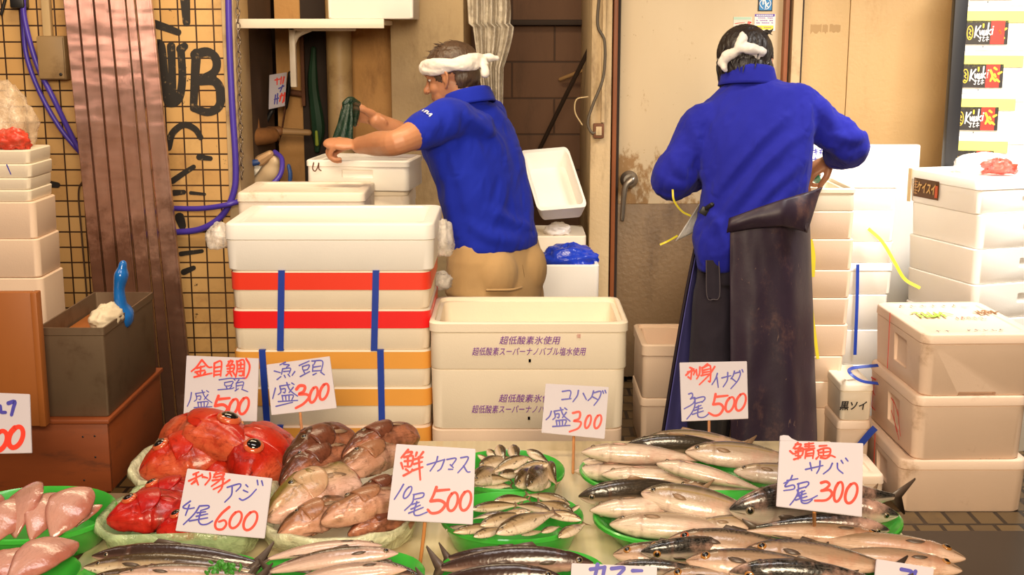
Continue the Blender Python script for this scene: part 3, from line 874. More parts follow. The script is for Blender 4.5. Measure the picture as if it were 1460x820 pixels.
# ---------------- far right tall stack, turned towards the camera
YE = 4.42
ye = [252, 303, 352, 402, 452]
ze = [zy(p, YE) for p in ye] + [0]
rotE = radians(18)
lbE = ['lidded white foam box with a small brown label, topping the far right stack', 'second foam box of the far right stack under labelled box', 'third foam box of the far right stack with recessed grip', 'fourth foam box of far right stack above the peach boxes', 'lowest foam box of far right stack, hidden behind the peach boxes']
for i in range(5):
    cx = X(1420, 4.65, 1.0) + (0, .012, .008, .01, .01)[i]
    t = foam_box(lbE[i], cx - .24, cx + .24, YE, .40, ze[i + 1], ze[i] - .0015, FOAMW, lid=.04 if i == 0 else .0, r=.025, rot=rotE, taper=.004, notch_front=(i < 4))
    if i == 0:
        hE = ze[0] - ze[1]
        o = Vector((-.2425 - .001, .085, hE * .46)); ux = Vector((0, -1, 0)); uz = Vector((0, 0, 1)); nn = Vector((-1, 0, 0))
        lbm = obj('label', on_plane(box(-.075, .075, -.034, .034, 0, .001), o, ux, uz, nn, .001), pmat('brown_label', (.20, .085, .02), .4), t, smooth=False)
        obj('label_lettering', on_plane(font_mesh('ケイスイ', .044, .1, .62, bold=.0012), o + Vector((0, -.004, 0)), ux, uz, nn, .0035), pmat('gold_print', (.65, .36, .08), .45), lbm, smooth=False)
        obj('label_seal', on_plane(box(-.008, .008, -.022, .022, 0, .0006), o + Vector((0, -.062, -.004)), ux, uz, nn, .003), pmat('orange_seal', (.85, .16, .04), .45), lbm, smooth=False)
        ms_ = M()
        for q in range(5): ribbon(ms_, [(.050, .022 - .011 * q), (.072, .020 - .010 * q)], .004, lambda u, v, k: o + Vector((0, u, v)) + nn * .0035)
        ribbon(ms_, [(.061, .028), (.060, -.026)], .004, lambda u, v, k: o + Vector((0, u, v)) + nn * .0036)
        obj('side_text', ms_, pmat('gold_print2', (.45, .22, .06), .45), lbm, smooth=False)
        obj('corner_tape', box(-.246, -.2445, .175, .195, .0, hE * .98), pmat('tan_tape', (.62, .45, .22), .4), t, smooth=False)
bagE = atY(1400, 226, 4.6)
CLEAR = None
# ---------------- labelled boxes against the black edged door
YU = 4.98
tops = [-56, 9, 73, 135, 196, 258]
zu = [zy(p, YU) for p in tops]
rotU = radians(-14)
LBK = pmat('label_black', (.018, .014, .014), .4); LRED = pmat('label_red', (.62, .03, .02), .4); LYEL = pmat('label_yellow', (.80, .52, .04), .4)
YBAND = pmat('yellow_band', (.80, .78, .16), .4)
lbU = ['white box with black label, topmost and cut by the upper frame edge', 'yellow banded white box with black label, highest whole one by the door', 'yellow banded white box with black label, second whole one down',
       'yellow banded white box with black label, just above the red printed bag', 'yellow banded white box with label half hidden by red printed bag']
def banded(i):
    wU, dU = .46, .22
    x0 = X(1366 - i * 2.6, YU, 1.5)
    hU = zu[i] - zu[i + 1]
    cx = x0 + wU / 2 + .065
    t = foam_box(lbU[i], cx - wU / 2, cx + wU / 2, YU, dU, zu[i + 1] + .0015, zu[i], FOAMW, r=.012, rot=rotU, taper=.002, lid=.028)
    y = -dU / 2 - .0035
    P = lambda u, v, k: Vector((-wU / 2 + .012 + u, y - .0012 - .00003 * k, v))
    obj('yellow_tape', box(-wU / 2 - .001, -wU / 2 + (.30, .30, .235, .225, .215)[i], y - .001, y + .002, hU - .062, hU - .018, .0), YBAND, t, smooth=False)
    lo, hi = .024, .114
    lb_ = obj('label', box(-wU / 2 + .012, -wU / 2 + .165, y - .001, y + .003, lo, hi), LBK, t, smooth=False)
    obj('red_field', box(-wU / 2 + .102, -wU / 2 + .152, y - .0015, y + .003, lo + .001, hi - .001), LRED, lb_, smooth=False)
    m = M()
    for st in ([(.106, .09), (.114, .07), (.108, .05)], [(.12, .1), (.128, .094)], [(.116, .062), (.126, .05)], [(.136, .078), (.146, .084)], [(.13, .056), (.14, .048)], [(.121, .075), (.126, .066)]): ribbon(m, st, .009, P)
    mb = M(); ribbon(mb, [(.124 + .013 * cos(a), .068 + .020 * sin(a)) for a in [2 * pi * j / 14 for j in range(15)]], .016, lambda u, v, k: P(u, v, 0) + Vector((0, .0004, 0)), taper=False)
    obj('dark_bowl', mb, LBK, lb_, smooth=False)
    n = 14
    for (r1, wd) in ((.0, .003),):
        ribbon(m, [(.0145 + .0105 * cos(a), .068 + .026 * sin(a)) for a in [2 * pi * j / n for j in range(n + 1)]], .003, P, taper=False)
    ribbon(m, [(.012, .082), (.018, .074), (.012, .068), (.018, .06)], .004, P); ribbon(m, [(.013, .052), (.017, .05)], .006, P)
    ribbon(m, [(.062, .1), (.062, .088)], .007, P)
    obj('yellow_lettering', m, LYEL, lb_, smooth=False)
    m = M()
    for st in ([(.036, .092), (.032, .05)], [(.052, .094), (.036, .066), (.048, .052)], [(.05, .076), (.053, .06), (.059, .076)], [(.059, .076), (.061, .06)], [(.066, .076), (.064, .06), (.071, .062), (.073, .078), (.074, .06)], [(.081, .104), (.078, .06)], [(.09, .08), (.081, .07), (.09, .06)], [(.097, .082), (.095, .062)], [(.098, .09), (.0985, .092)]):
        ribbon(m, st, .0052, P)
    m.v = [Vector(p) for p in m.v]
    for st in ([(.050, .048), (.058, .050)], [(.054, .053), (.053, .036), (.048, .038)], [(.062, .051), (.070, .049)], [(.066, .054), (.063, .037), (.070, .038)], [(.075, .050), (.084, .051)], [(.079, .054), (.078, .036)], [(.074, .042), (.085, .043)]): ribbon(m, st, .0026, P)
    obj('white_lettering', m, WHITE, lb_, smooth=False)
    obj('bottom_mark', box(-wU / 2 + .076, -wU / 2 + .079, y - .001, y, .012, .018), BLACKINK, t, smooth=False)
for i in range(5): banded(i)
foam_box('plain white box carrying the yellow banded boxes', X(1352, YU, 1.2), X(1352, YU, 1.2) + .47, YU, .22, 0, zu[5], FOAMW, r=.012, rot=rotU)
# ================================================================== left side and recess
def steel_mat():
    m, nt, b, tc = newmat('stainless_steel'); v = tc.outputs['Object']
    n1 = noisef(nt, mapv(nt, v, (9, 9, .8)), 3, 5)
    c = mixc(nt, n1, (.33, .18, .13), (.64, .41, .34))
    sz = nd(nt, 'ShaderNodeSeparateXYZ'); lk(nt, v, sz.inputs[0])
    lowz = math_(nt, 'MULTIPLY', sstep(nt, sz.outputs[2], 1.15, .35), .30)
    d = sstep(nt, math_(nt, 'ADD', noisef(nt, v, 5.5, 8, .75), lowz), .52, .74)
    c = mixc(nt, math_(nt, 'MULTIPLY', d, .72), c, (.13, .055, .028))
    sp = sstep(nt, noisef(nt, v, 50, 3, .7), .68, .74)
    c = mixc(nt, math_(nt, 'MULTIPLY', sp, .5), c, (.12, .06, .03))
    lk(nt, c, b.inputs['Base Color']); b.inputs['Metallic'].default_value = .8
    b.inputs['Roughness'].default_value = .27
    bumpn(nt, b, noisef(nt, mapv(nt, v, (.6, .6, 1.5)), 3.0, 3), .30, .05)
    return m
STEEL = steel_mat()
# six steel slats leaning together against the tiles
edges_top = [90, 111, 134, 156, 180, 193, 218]; edges_bot = [161, 178, 197, 223, 243, 262, 289]
sl = ['leftmost leaning steel slat beside the junction box', 'second steel slat from the left leaning on tiles', 'third steel slat from the left leaning on tiles', 'fourth steel slat from the left leaning on tiles',
      'fifth and narrowest leaning steel slat', 'rightmost leaning steel slat beside the black letters']
for i in range(6):
    zt, zb = 2.0, .0
    # follow the photographed edges: at py=0 and py=690
    yt, yb = YT - .14, 4.33
    A, B = atY(edges_top[i], 0, yt), atY(edges_bot[i], 690, yb)
    C, D = atY(edges_top[i + 1] - 1.6, 0, yt), atY(edges_bot[i + 1] - 1.6, 690, yb)
    d1_, d2_ = (A - B), (C - D)
    A = A + d1_ * .25; C = C + d2_ * .25
    B = B - d1_ * (B.z - .002) / d1_.z; D = D - d2_ * (D.z - .002) / d2_.z
    up = (A - B).normalized(); rt = (D - B).normalized(); nn = rt.cross(up).normalized()
    if nn.y > 0: nn = -nn
    m = M(); L = (A - B).length
    # folded profile: flat face with a raised lip on the right
    prof = [(0, -.012), (0, 0), (.06, .003), (.86, .003), (.90, .008), (1.0, .008), (1.0, -.012)]
    for s in (0, 1):
        P0, P1 = (B, D) if s == 0 else (A, C)
        for u, hgt in prof: m.v.append(P0.lerp(P1, u) + nn * hgt)
    n = len(prof)
    for k in range(n):
        a, b_ = k, (k + 1) % n; m.f.append((a, b_, b_ + n, a + n))
    m.f += [tuple(range(n)), tuple(range(n, 2 * n))]
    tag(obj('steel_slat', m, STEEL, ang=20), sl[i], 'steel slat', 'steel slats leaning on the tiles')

HOSE = pmat('blue_hose', (.075, .045, .42), .35, var=.15, vscale=6)
def hose(label, pts, r, mat=HOSE, name='hose', cat='hose', **k):
    return tag(obj(name, tube(pts, r, n=10, sub=8), mat, ang=None, **k), label, cat)
yh = YT - .045
hose('blue hose running from upper left corner behind the leaning slats, nearer the box', [atY(36, -30, yh), atY(34, 20, yh), atY(52, 90, yh), atY(76, 140, yh - .01), atY(112, 212, YT - .02), atY(140, 250, YT - .014)], .010)
hose('second blue hose curving outermost over the left tiles', [atY(30, -30, yh + .02), atY(33, 30, yh + .02), atY(38, 80, yh + .02), atY(56, 130, yh + .015), atY(84, 180, yh + .015), atY(114, 217, YT - .016), atY(140, 242, YT - .013)], .009)
hose('blue hose dropping along the cream trim and bending to the left', [atY(325, -30, YT - .05), atY(327, 60, YT - .05), atY(331, 150, YT - .05), atY(336, 235, YT - .05), atY(333, 275, YT - .05), atY(316, 308, YT - .05), atY(285, 327, YT - .04), atY(240, 332, YT - .02)], .012)
hose('blue hose arching from the tap over to the steel slats', [atY(392, 217, 5.0), atY(402, 228, 4.95), atY(398, 252, 4.9), atY(372, 274, 4.85), atY(335, 289, YT - .07), atY(290, 297, YT - .05), atY(240, 297, YT - .02)], .010)
GREENW = pmat('green_wire', (.02, .22, .06), .4)
tag(obj('rope', tube([atY(2, 20, YT - .01), atY(10, -10, YT - .01), atY(20, -40, YT - .01)], .006), BLK), 'black cord crossing the top left corner of tiles', 'cord')
tag(obj('clamp', box(*sorted((atY(22, 0, YT).x, atY(42, 0, YT).x)), YT - .06, YT, atY(30, 12, YT).z, atY(30, -4, YT).z, .006), BLK), 'black clamp holding two blue hoses on tiles', 'clamp')
hose('thin dark cable hanging left of the leaning slats on the tiles', [atY(118, 258, YT - .01), atY(112, 275, YT - .008), atY(116, 330, YT - .008), atY(122, 400, YT - .008), atY(126, 450, YT - .008)], .0035, pmat('dark_cable', (.08, .04, .02), .5), 'cable', 'cable')

# chain
CH = pmat('chain_steel', (.28, .22, .17), .4, .9)
ct = thing('chain', 'rusty steel chain hanging beside the cream trim', 'chain', atY(343, 240, YT - .05))
n = 26
zt_, zb_ = atY(338, -4, YT - .05).z, atY(346, 250, YT - .05).z
for i in range(n):
    t = i / (n - 1); z = zt_ + (zb_ - zt_) * t; x_ = X(339 + 6 * t, YT - .05, z); y_ = YT - .055
    a = (i % 2) * pi / 2; hw, hl = .007, (zt_ - zb_) / (n - 1) * .62
    pts = [Vector((hw * cos(b_) * cos(a), hw * cos(b_) * sin(a), hl * sin(b_))) + Vector((x_, y_, z)) for b_ in [2 * pi * j / 12 for j in range(13)]]
    obj('chain_link', tube(pts, .0024, n=6, sub=1, ends=False), CH, ct, world=True, ang=None)

# shelf with bracket and boxes on it
SH = pmat('shelf_cream', (.68, .56, .40), .5, var=.08)
zs = atY(440, 36, 5.0).z
sy0, sy1 = 4.78, YR
st = thing('wall_shelf', 'cream wall shelf seen from below at top of recess', 'shelf', (X(440, 5.0), 5.2, zs))
obj('board', box(X(332, 4.8, 1.6), X(545, 4.8, 1.6), sy0, sy1, zs, zs + .018, .003), SH, st, world=True)
obj('front_rail', box(X(332, 4.8, 1.6), X(548, 4.8, 1.6), sy0 - .008, sy0, zs - .012, zs + .022, .002), pmat('rail_white', (.74, .66, .54), .4), st, world=True)
bx = X(425, 5.15, 1.4)
BRK = pmat('bracket_white', (.70, .62, .50), .4)
g = box(bx - .012, bx + .012, 5.02, 5.05, atY(425, 124, 5.05).z, zs, .004).add(box(bx - .012, X(508, 5.05, 1.5), 5.02, 5.05, zs - .022, zs, .004))
g.add(tube([Vector((bx, 5.035, zs - .07)), Vector((bx + .02, 5.035, zs - .035)), Vector((bx + .07, 5.035, zs - .012))], .012))
obj('bracket', g, BRK, st, world=True)
foam_box('white foam box on the wall shelf, cut by upper edge', X(466, 4.8, 1.6), X(590, 4.8, 1.6), 4.80, .34, zs + .0225, zs + .26, FOAMW, r=.012)
#foam_box('grey white foam box at left end of the wall shelf', X(345, 4.8, 1.6), X(455, 4.8, 1.6), 4.84, .34, zs + .0225, zs + .25, FOAM, r=.012)

# column pipe and dark slot in the recess
PIPE = pmat('tan_pipe', (.52, .36, .17), .5, var=.2, vscale=5, dirt=(.25, .13, .05), damt=.5)
tag(obj('drain_pipe', tube([Vector((X(489, 5.3), 5.33, 0)), Vector((X(489, 5.3), 5.33, 2.3))], .052, n=24, sub=1, ends=False), PIPE), 'thick tan vertical pipe in the recess', 'pipe')
struct('slot_shade_strip', box(X(438, YR), X(472, YR), YR - .02, YR + .01, 0, 3.0), DARK)  # solid dark strip, the shade of a gap put into its colour
RUST = pmat('rust_iron', (.16, .06, .025), .75, var=.4, vscale=25, bump=.4, bscale=60)
tag(obj('rusty_pipe', tube([atY(345, 122, YR - .05), atY(380, 126, YR - .05), atY(430, 134, YR - .05)], .013), RUST), 'rusty horizontal pipe across back of the recess', 'pipe')
tag(obj('iron_bar', box(X(436, YR - .06), X(441, YR - .06), YR - .07, YR - .04, atY(438, 150, YR).z, atY(438, 50, YR).z, .002), RUST), 'rusty iron bar hanging upright in the dark slot', 'bar')
DG = pmat('dark_green_cloth', (.012, .05, .022), .6, var=.3)
u = thing('umbrella', 'folded dark green umbrella hanging in the dark slot', 'umbrella', atY(450, 215, YR - .05))
obj('canopy', tube([atY(447, 70, YR - .05), atY(446, 120, YR - .05), atY(453, 180, YR - .05), atY(452, 214, YR - .05)], [.012, .022, .03, .012], n=8), DG, u, world=True, ang=30)
obj('stripe', tube([atY(451, 188, YR - .08), atY(452, 206, YR - .078)], [.006, .008], n=8), pmat('lime', (.35, .45, .05), .5), u, world=True)
# wooden mallet
WD = pmat('old_wood', (.26, .11, .035), .6, var=.35, vscale=6, stretch=(1, 6, 6))
WDL = pmat('pale_wood', (.38, .22, .09), .6, var=.3, vscale=6)
ml = thing('wooden_mallet', 'wooden mallet leaning in the recess with its round head down', 'mallet', atY(370, 195, 5.2))
obj('head', tube([atY(353, 197, 5.12), atY(386, 193, 5.24)], [.036, .034], n=20, sub=1), WD, ml, world=True)
obj('handle', tube([atY(368, 190, 5.18), atY(349, 70, 5.3)], [.013, .010], n=10), WD, ml, world=True)
m2 = thing('wooden_mallet', 'slender pale wooden mallet lying level beside the bigger mallet', 'mallet', atY(410, 187, 5.3))
obj('head', tube([atY(384, 187, 5.28), atY(398, 187, 5.28)], [.02, .02], n=14, sub=1), WD, m2, world=True)
obj('handle', tube([atY(396, 187, 5.28), atY(440, 189, 5.3)], [.015, .013], n=12), WDL, m2, world=True)
hk = M(); hk.add(tube([atY(366, 143, 5.4), atY(366, 160, 5.4), atY(374, 180, 5.4), atY(388, 158, 5.4)], [.008, .007, .009, .012]))
hk.add(ell(atY(366, 141, 5.4), (.012, .008, .012)))
tag(obj('hook', hk, BLK), 'black iron hook tool on the recess wall', 'hook')
kn = thing('knife', 'black handled knife hanging behind the little price card', 'knife', atY(405, 160, 5.42))
obj('handle', tube([atY(413, 106, 5.4), atY(412, 125, 5.41), atY(408, 152, 5.42)], [.014, .015, .013], flat=.6), BLK, kn, world=True)
obj('blade', tube([atY(407, 152, 5.42), atY(402, 185, 5.42), atY(397, 207, 5.42)], [.017, .013, .003], flat=.25), RUST, kn, world=True)
# tap with white wrapping
tp = thing('water_tap', 'pale plastic tap and hose joint wrapped in white film', 'tap', atY(380, 240, 5.0))
CRM = pmat('cream_plastic', (.66, .50, .32), .4)
obj('body', tube([atY(370, 262, 5.05), atY(386, 245, 5.02), atY(392, 230, 5.0)], [.035, .04, .024], n=16), CRM, tp, world=True)
obj('nut', tube([atY(371, 229, 4.99), atY(385, 220, 4.99)], [.022, .016], n=8, sub=1), pmat('brass_tan', (.55, .34, .18), .35, .2), tp, world=True, ang=20)
obj('valve', tube([atY(352, 234, 4.98), atY(368, 231, 4.98)], [.013, .013], n=10, sub=1), pmat('valve_blue', (.02, .06, .22), .4), tp, world=True)
def film(name, col, alpha=.35, rough=.18, bump=.6):
    m, nt, b, tc = newmat(name); v = tc.outputs['Object']
    b.inputs['Base Color'].default_value = (*col, 1); b.inputs['Roughness'].default_value = rough
    n1 = noisef(nt, v, 30, 4, .6, .6)
    mr = nd(nt, 'ShaderNodeMapRange'); mr.inputs['From Min'].default_value = .35; mr.inputs['From Max'].default_value = .7
    mr.inputs['To Min'].default_value = alpha * .6; mr.inputs['To Max'].default_value = min(1, alpha * 1.6)
    lk(nt, n1, mr.inputs['Value']); lk(nt, mr.outputs[0], b.inputs['Alpha'])
    bumpn(nt, b, n1, bump, .01)
    return m
FILM = film('clear_film', (.88, .82, .76), .5)
FILMW = film('milky_film', (.85, .80, .74), .8)
crumple('plastic_bag', 'white plastic film bundled round the tap in recess', 'plastic bag', atY(366, 252, 5.12), (.055, .05, .07), FILMW, 8)
crumple('plastic_bag', 'clear crumpled bag end sticking out left of the plain white box', 'plastic bag', atY(313, 340, 3.56), (.034, .05, .04), FILM, 9)
crumple('plastic_bag', 'clear crumpled bag between the plain white box and the blue polo', 'plastic bag', atY(632, 345, 3.66), (.03, .05, .06), FILM, 10)
crumple('plastic_bag', 'small white bag lying behind the open empty foam box', 'plastic bag', atY(629, 402, 3.84), (.032, .04, .03), FILMW, 12)
bs = thing('brush', 'blue handled brush standing behind the cream foam box', 'brush', atY(413, 262, 4.9))
obj('handle', tube([atY(412, 238, 4.9), atY(414, 250, 4.9), atY(412, 272, 4.9)], [.012, .014, .01], flat=.6), pmat('brush_blue', (.02, .07, .25), .4), bs, world=True)
# red and clear bag on left stack
crumple('plastic_bag', 'crumpled clear and red printed bag on left edge foam stack', 'plastic bag', (X(12, 3.95), 3.95, zy(214, YK) + .072), (.11, .07, .125), film('bag_clear_warm', (.78, .60, .42), .5), 21)
rb = film('bag_red', (.75, .06, .03), .9); 
crumple('plastic_bag', 'red crumpled plastic wrap bunched in front of the clear bag, left edge', 'plastic bag', (X(34, 3.9), 3.89, zy(214, YK) + .022), (.055, .03, .035), rb, 22, amp=.5)
crumple('plastic_bag', 'clear bag with red print lying on the far right labelled box', 'plastic bag', (X(1404, 4.6, 1.1), 4.6, ze[0] + .02), (.10, .07, .045), film('bag_white_clear', (.92, .88, .84), .55), 23, amp=.25)
crumple('plastic_bag', 'red printed twisted bag mouth at far right above labelled box', 'plastic bag', (X(1424, 4.52, 1.1), 4.5, ze[0] + .022), (.05, .025, .03), film('bag_red_print', (.85, .07, .04), .75), 24, amp=.6)

# wooden stand, metal container and brush
REDW = pmat('red_brown_wood', (.26, .058, .012), .5, var=.25, vscale=4, stretch=(1, 1, 4), dirt=(.08, .025, .01), dscale=5, damt=.4)
ORW = pmat('orange_wood', (.36, .11, .02), .5, var=.35, vscale=4, stretch=(1, 1, .3), dirt=(.15, .05, .015), dscale=4, damt=.6)
YSd = 3.28
zt1 = zy(597, YSd)
sx0, sx1 = X(-90, YSd, .5), X(152, YSd, .5)
sd = .52
sdt = thing('wooden_stand', 'reddish brown wooden stand under the grey metal container', 'stand', ((sx0 + sx1) / 2, YSd + sd / 2, 0))
obj('tabletop', box(sx0 - .01, sx1 + .008, YSd - .012, YSd + sd + .01, zt1 - .012, zt1, .002), REDW, sdt, world=True)
zl = zt1 - .012; zm = zy(701, YSd)
obj('front_panel', box(sx0, sx1, YSd, YSd + .014, zm, zl, .001), REDW, sdt, world=True)
obj('side_panel', box(sx1 - .014, sx1, YSd + .014, YSd + sd, zm, zl, .001), REDW, sdt, world=True)
obj('side_panel', box(sx0, sx0 + .014, YSd + .014, YSd + sd, zm, zl, .001), REDW, sdt, world=True)
for (lx, ly) in ((sx1 - .06, YSd + sd - .05), (sx0 + .02, YSd + sd - .05), (sx1 - .06, YSd + .02), (sx0 + .02, YSd + .02)):
    obj('leg', box(lx, lx + .04, ly, ly + .035, 0, zl, .002), ORW, sdt, world=True)
for (a, b_) in ((118, 623), (135, 622), (136, 652), (120, 685), (130, 700)):
    p = atY(a, b_, YSd - .0005); obj('nail', ell(p, (.0028, .0012, .0028), nu=8, nv=6), BLK, sdt, world=True)
GM = pmat('grey_galvanised', (.17, .115, .07), .45, .35, var=.18, vscale=7, dirt=(.08, .04, .02), dscale=9, damt=.45)
zc0 = zt1 + .001; zc1 = zy(468, YSd + .01)
cx0, cx1 = X(56, YSd, .6), X(149, YSd, .6)
ctr = thing('metal_container', 'grey open metal container on the reddish wooden stand', 'container', ((cx0 + cx1) / 2, YSd + .25, zc0))
w_, d_, h_ = cx1 - cx0, .47, zc1 - zc0
obj('tub', rloft([(0, w_ - .004, d_ - .004, .006), (.003, w_, d_, .006), (h_ - .022, w_, d_, .006), (h_ - .02, w_ + .005, d_ + .005, .006), (h_, w_ + .005, d_ + .005, .006), (h_, w_ - .004, d_ - .004, .005), (h_ - .02, w_ - .006, d_ - .006, .005), (.006, w_ - .008, d_ - .008, .005)], 3), GM, ctr)
obj('filling', box(-w_ / 2 + .006, w_ / 2 - .006, -d_ / 2 + .006, d_ / 2 - .006, .008, h_ - .045, .01), ORW, ctr)
br_ = thing('brush', 'bright blue brush handle sticking up out of the metal container', 'brush', atY(172, 440, YSd + .22))
BB = pmat('bright_blue_plastic', (.008, .14, .50), .22, coat=.4)
obj('handle', tube([atY(176, 449, YSd + .23), atY(172, 432, YSd + .22), atY(170, 413, YSd + .22), atY(173, 393, YSd + .22), atY(175, 379, YSd + .22)], [.040, .023, .021, .027, .016], n=14, flat=.72), BB, br_, world=True)
crumple('cloth', 'white cloth crumpled beside the blue brush in metal container', 'cloth', atY(152, 453, YSd + .16), (.036, .08, .034), pmat('white_cloth', (.74, .62, .44), .8), 31)
wb = thing('wooden_board', 'orange wooden board standing at left edge in front of foam boxes', 'board', (X(20, 3.22), 3.22, zt1))
obj('panel', box(X(-60, 3.22), X(49, 3.22, .75), 3.21, 3.235, zt1 + .001, zy(416, 3.22), .002), ORW, wb, world=True)
obj('edge_batten', box(X(49, 3.22, .75), X(58, 3.22, .75), 3.205, 3.24, zt1 + .001, zy(416, 3.22), .002), ORW, wb, world=True)

# hanging plastic sheet, cables and poles round the alcove
def sheet(u, v):
    py = -25 + 195 * v
    cl = 665 + 10 * v + (18 * v if v > .3 else 0); wr = (1 - .45 * v) * 58 + 14 * sin(pi * min(1, v * 1.6))
    px = cl + wr * u * (1 - .25 * v)
    Y = 5.06 + .035 * sin(u * 19 + v * 3) + .02 * sin(u * 37 + 2 + v * 5) + .02 * noise.noise(Vector((u * 4, v * 6, 0)))
    return atY(px, py, Y)
tag(obj('plastic_sheet', solid(grid(sheet, 60, 40), .0015), film('hanging_film', (.72, .64, .52), .75), ang=None), 'milky plastic sheet hanging behind left man head', 'plastic sheet')
POLE = pmat('dark_pole', (.03, .018, .012), .5)
tag(obj('pole', tube([atY(842, 66, 5.6), atY(800, 150, 5.8), atY(757, 238, 6.0)], .010), POLE), 'long dark pole leaning across the alcove blocks', 'pole')
tag(obj('stick', tube([atY(799, 113, 6.05), atY(840, 97, 5.95)], .009), WDL), 'short pale stick wedged against the alcove wall', 'stick')
CAB = pmat('grey_cable', (.10, .075, .05), .5)
yc_ = YB - .125
hose('grey cable looping down the peeling post into its socket', [atY(856, -20, yc_), atY(852, 34, yc_), atY(862, 60, yc_), atY(860, 110, yc_), atY(845, 150, yc_), atY(838, 175, yc_), atY(845, 190, yc_), atY(855, 182, yc_)], .006, CAB, 'cable', 'cable')
hose('thin pale wire curl beside the peeling post', [atY(838, 138, yc_), atY(822, 142, yc_), atY(820, 160, yc_), atY(830, 178, yc_)], .003, pmat('pale_wire', (.5, .36, .18), .5), 'wire', 'cable')
tag(obj('conduit', box(X(855, yc_), X(860, yc_), YB - .125, YB - .1, atY(857, 175, yc_).z, 2.4, .003), PEEL), 'narrow vertical conduit on the peeling post', 'conduit')
sk = thing('socket', 'rusty electric socket at foot of the post conduit', 'socket', atY(853, 186, YB - .1))
obj('plate', box(-.022, .022, -.03, 0, -.03, .03, .004), RUST, sk)
obj('outlet', box(-.012, .012, -.034, -.03, -.018, .018, .002), PEEL, sk)
# chequered metal plate in the paving at lower right
def plate_mat():
    m, nt, b, tc = newmat('chequer_plate'); v = tc.outputs['Object']
    ch = nd(nt, 'ShaderNodeTexVoronoi'); ch.inputs['Scale'].default_value = 45; ch.inputs['Randomness'].default_value = .1
    lk(nt, mapv(nt, v, (1, 1.3, 1), (0, 0, .78)), ch.inputs['Vector'])
    b.inputs['Base Color'].default_value = (.055, .04, .03, 1); b.inputs['Roughness'].default_value = .42; b.inputs['Metallic'].default_value = .3
    bumpn(nt, b, sstep(nt, ch.outputs[0], .45, .2), .6, .004)
    return m
tag(obj('floor_plate', box(.6, 2.2, 2.4, zf and 3.66, .0, .012, .002), plate_mat()), 'dark chequered metal plate on the ground at lower right', 'metal plate')
# ================================================================== fish stall
TZ = .57
# ribbed pale board the trays stand on
def board_mat():
    m, nt, b, tc = newmat('ribbed_board'); v = tc.outputs['Object']
    wv = nd(nt, 'ShaderNodeTexWave'); wv.wave_type = 'BANDS'; wv.bands_direction = 'X'; wv.inputs['Scale'].default_value = 9
    lk(nt, v, wv.inputs['Vector'])
    c = mixc(nt, noisef(nt, v, 5, 4), (.70, .56, .32), (.82, .70, .46))
    lk(nt, c, b.inputs['Base Color']); b.inputs['Roughness'].default_value = .3
    bumpn(nt, b, wv.outputs[0], .5, .006)
    return m
tb = thing('display_table', 'fish stall table topped with pale ribbed foam board', 'table', (0, 2.4, 0))
xr_ = atZ(1305, 783, TZ).x
y1_ = atZ(900, 628, TZ).y
BOARD = board_mat()
xl_ = atZ(178, 715, TZ).x
obj('ribbed_top', box(xl_, xr_, 1.75, y1_, TZ - .03, TZ, .005), BOARD, tb, world=True)
obj('top_frame', box(xl_ + .02, xr_ - .03, 1.76, y1_ - .01, TZ - .09, TZ - .031, .004), pmat('table_dark', (.05, .03, .02), .6), tb, world=True)
for (lx, ly) in ((xl_ + .05, 1.82), (xr_ - .12, 1.82), (xl_ + .05, y1_ - .1), (xr_ - .12, y1_ - .1)):
    obj('leg', box(lx, lx + .05, ly, ly + .05, 0, TZ - .09, .003), pmat('table_leg', (.06, .035, .02), .6), tb, world=True)

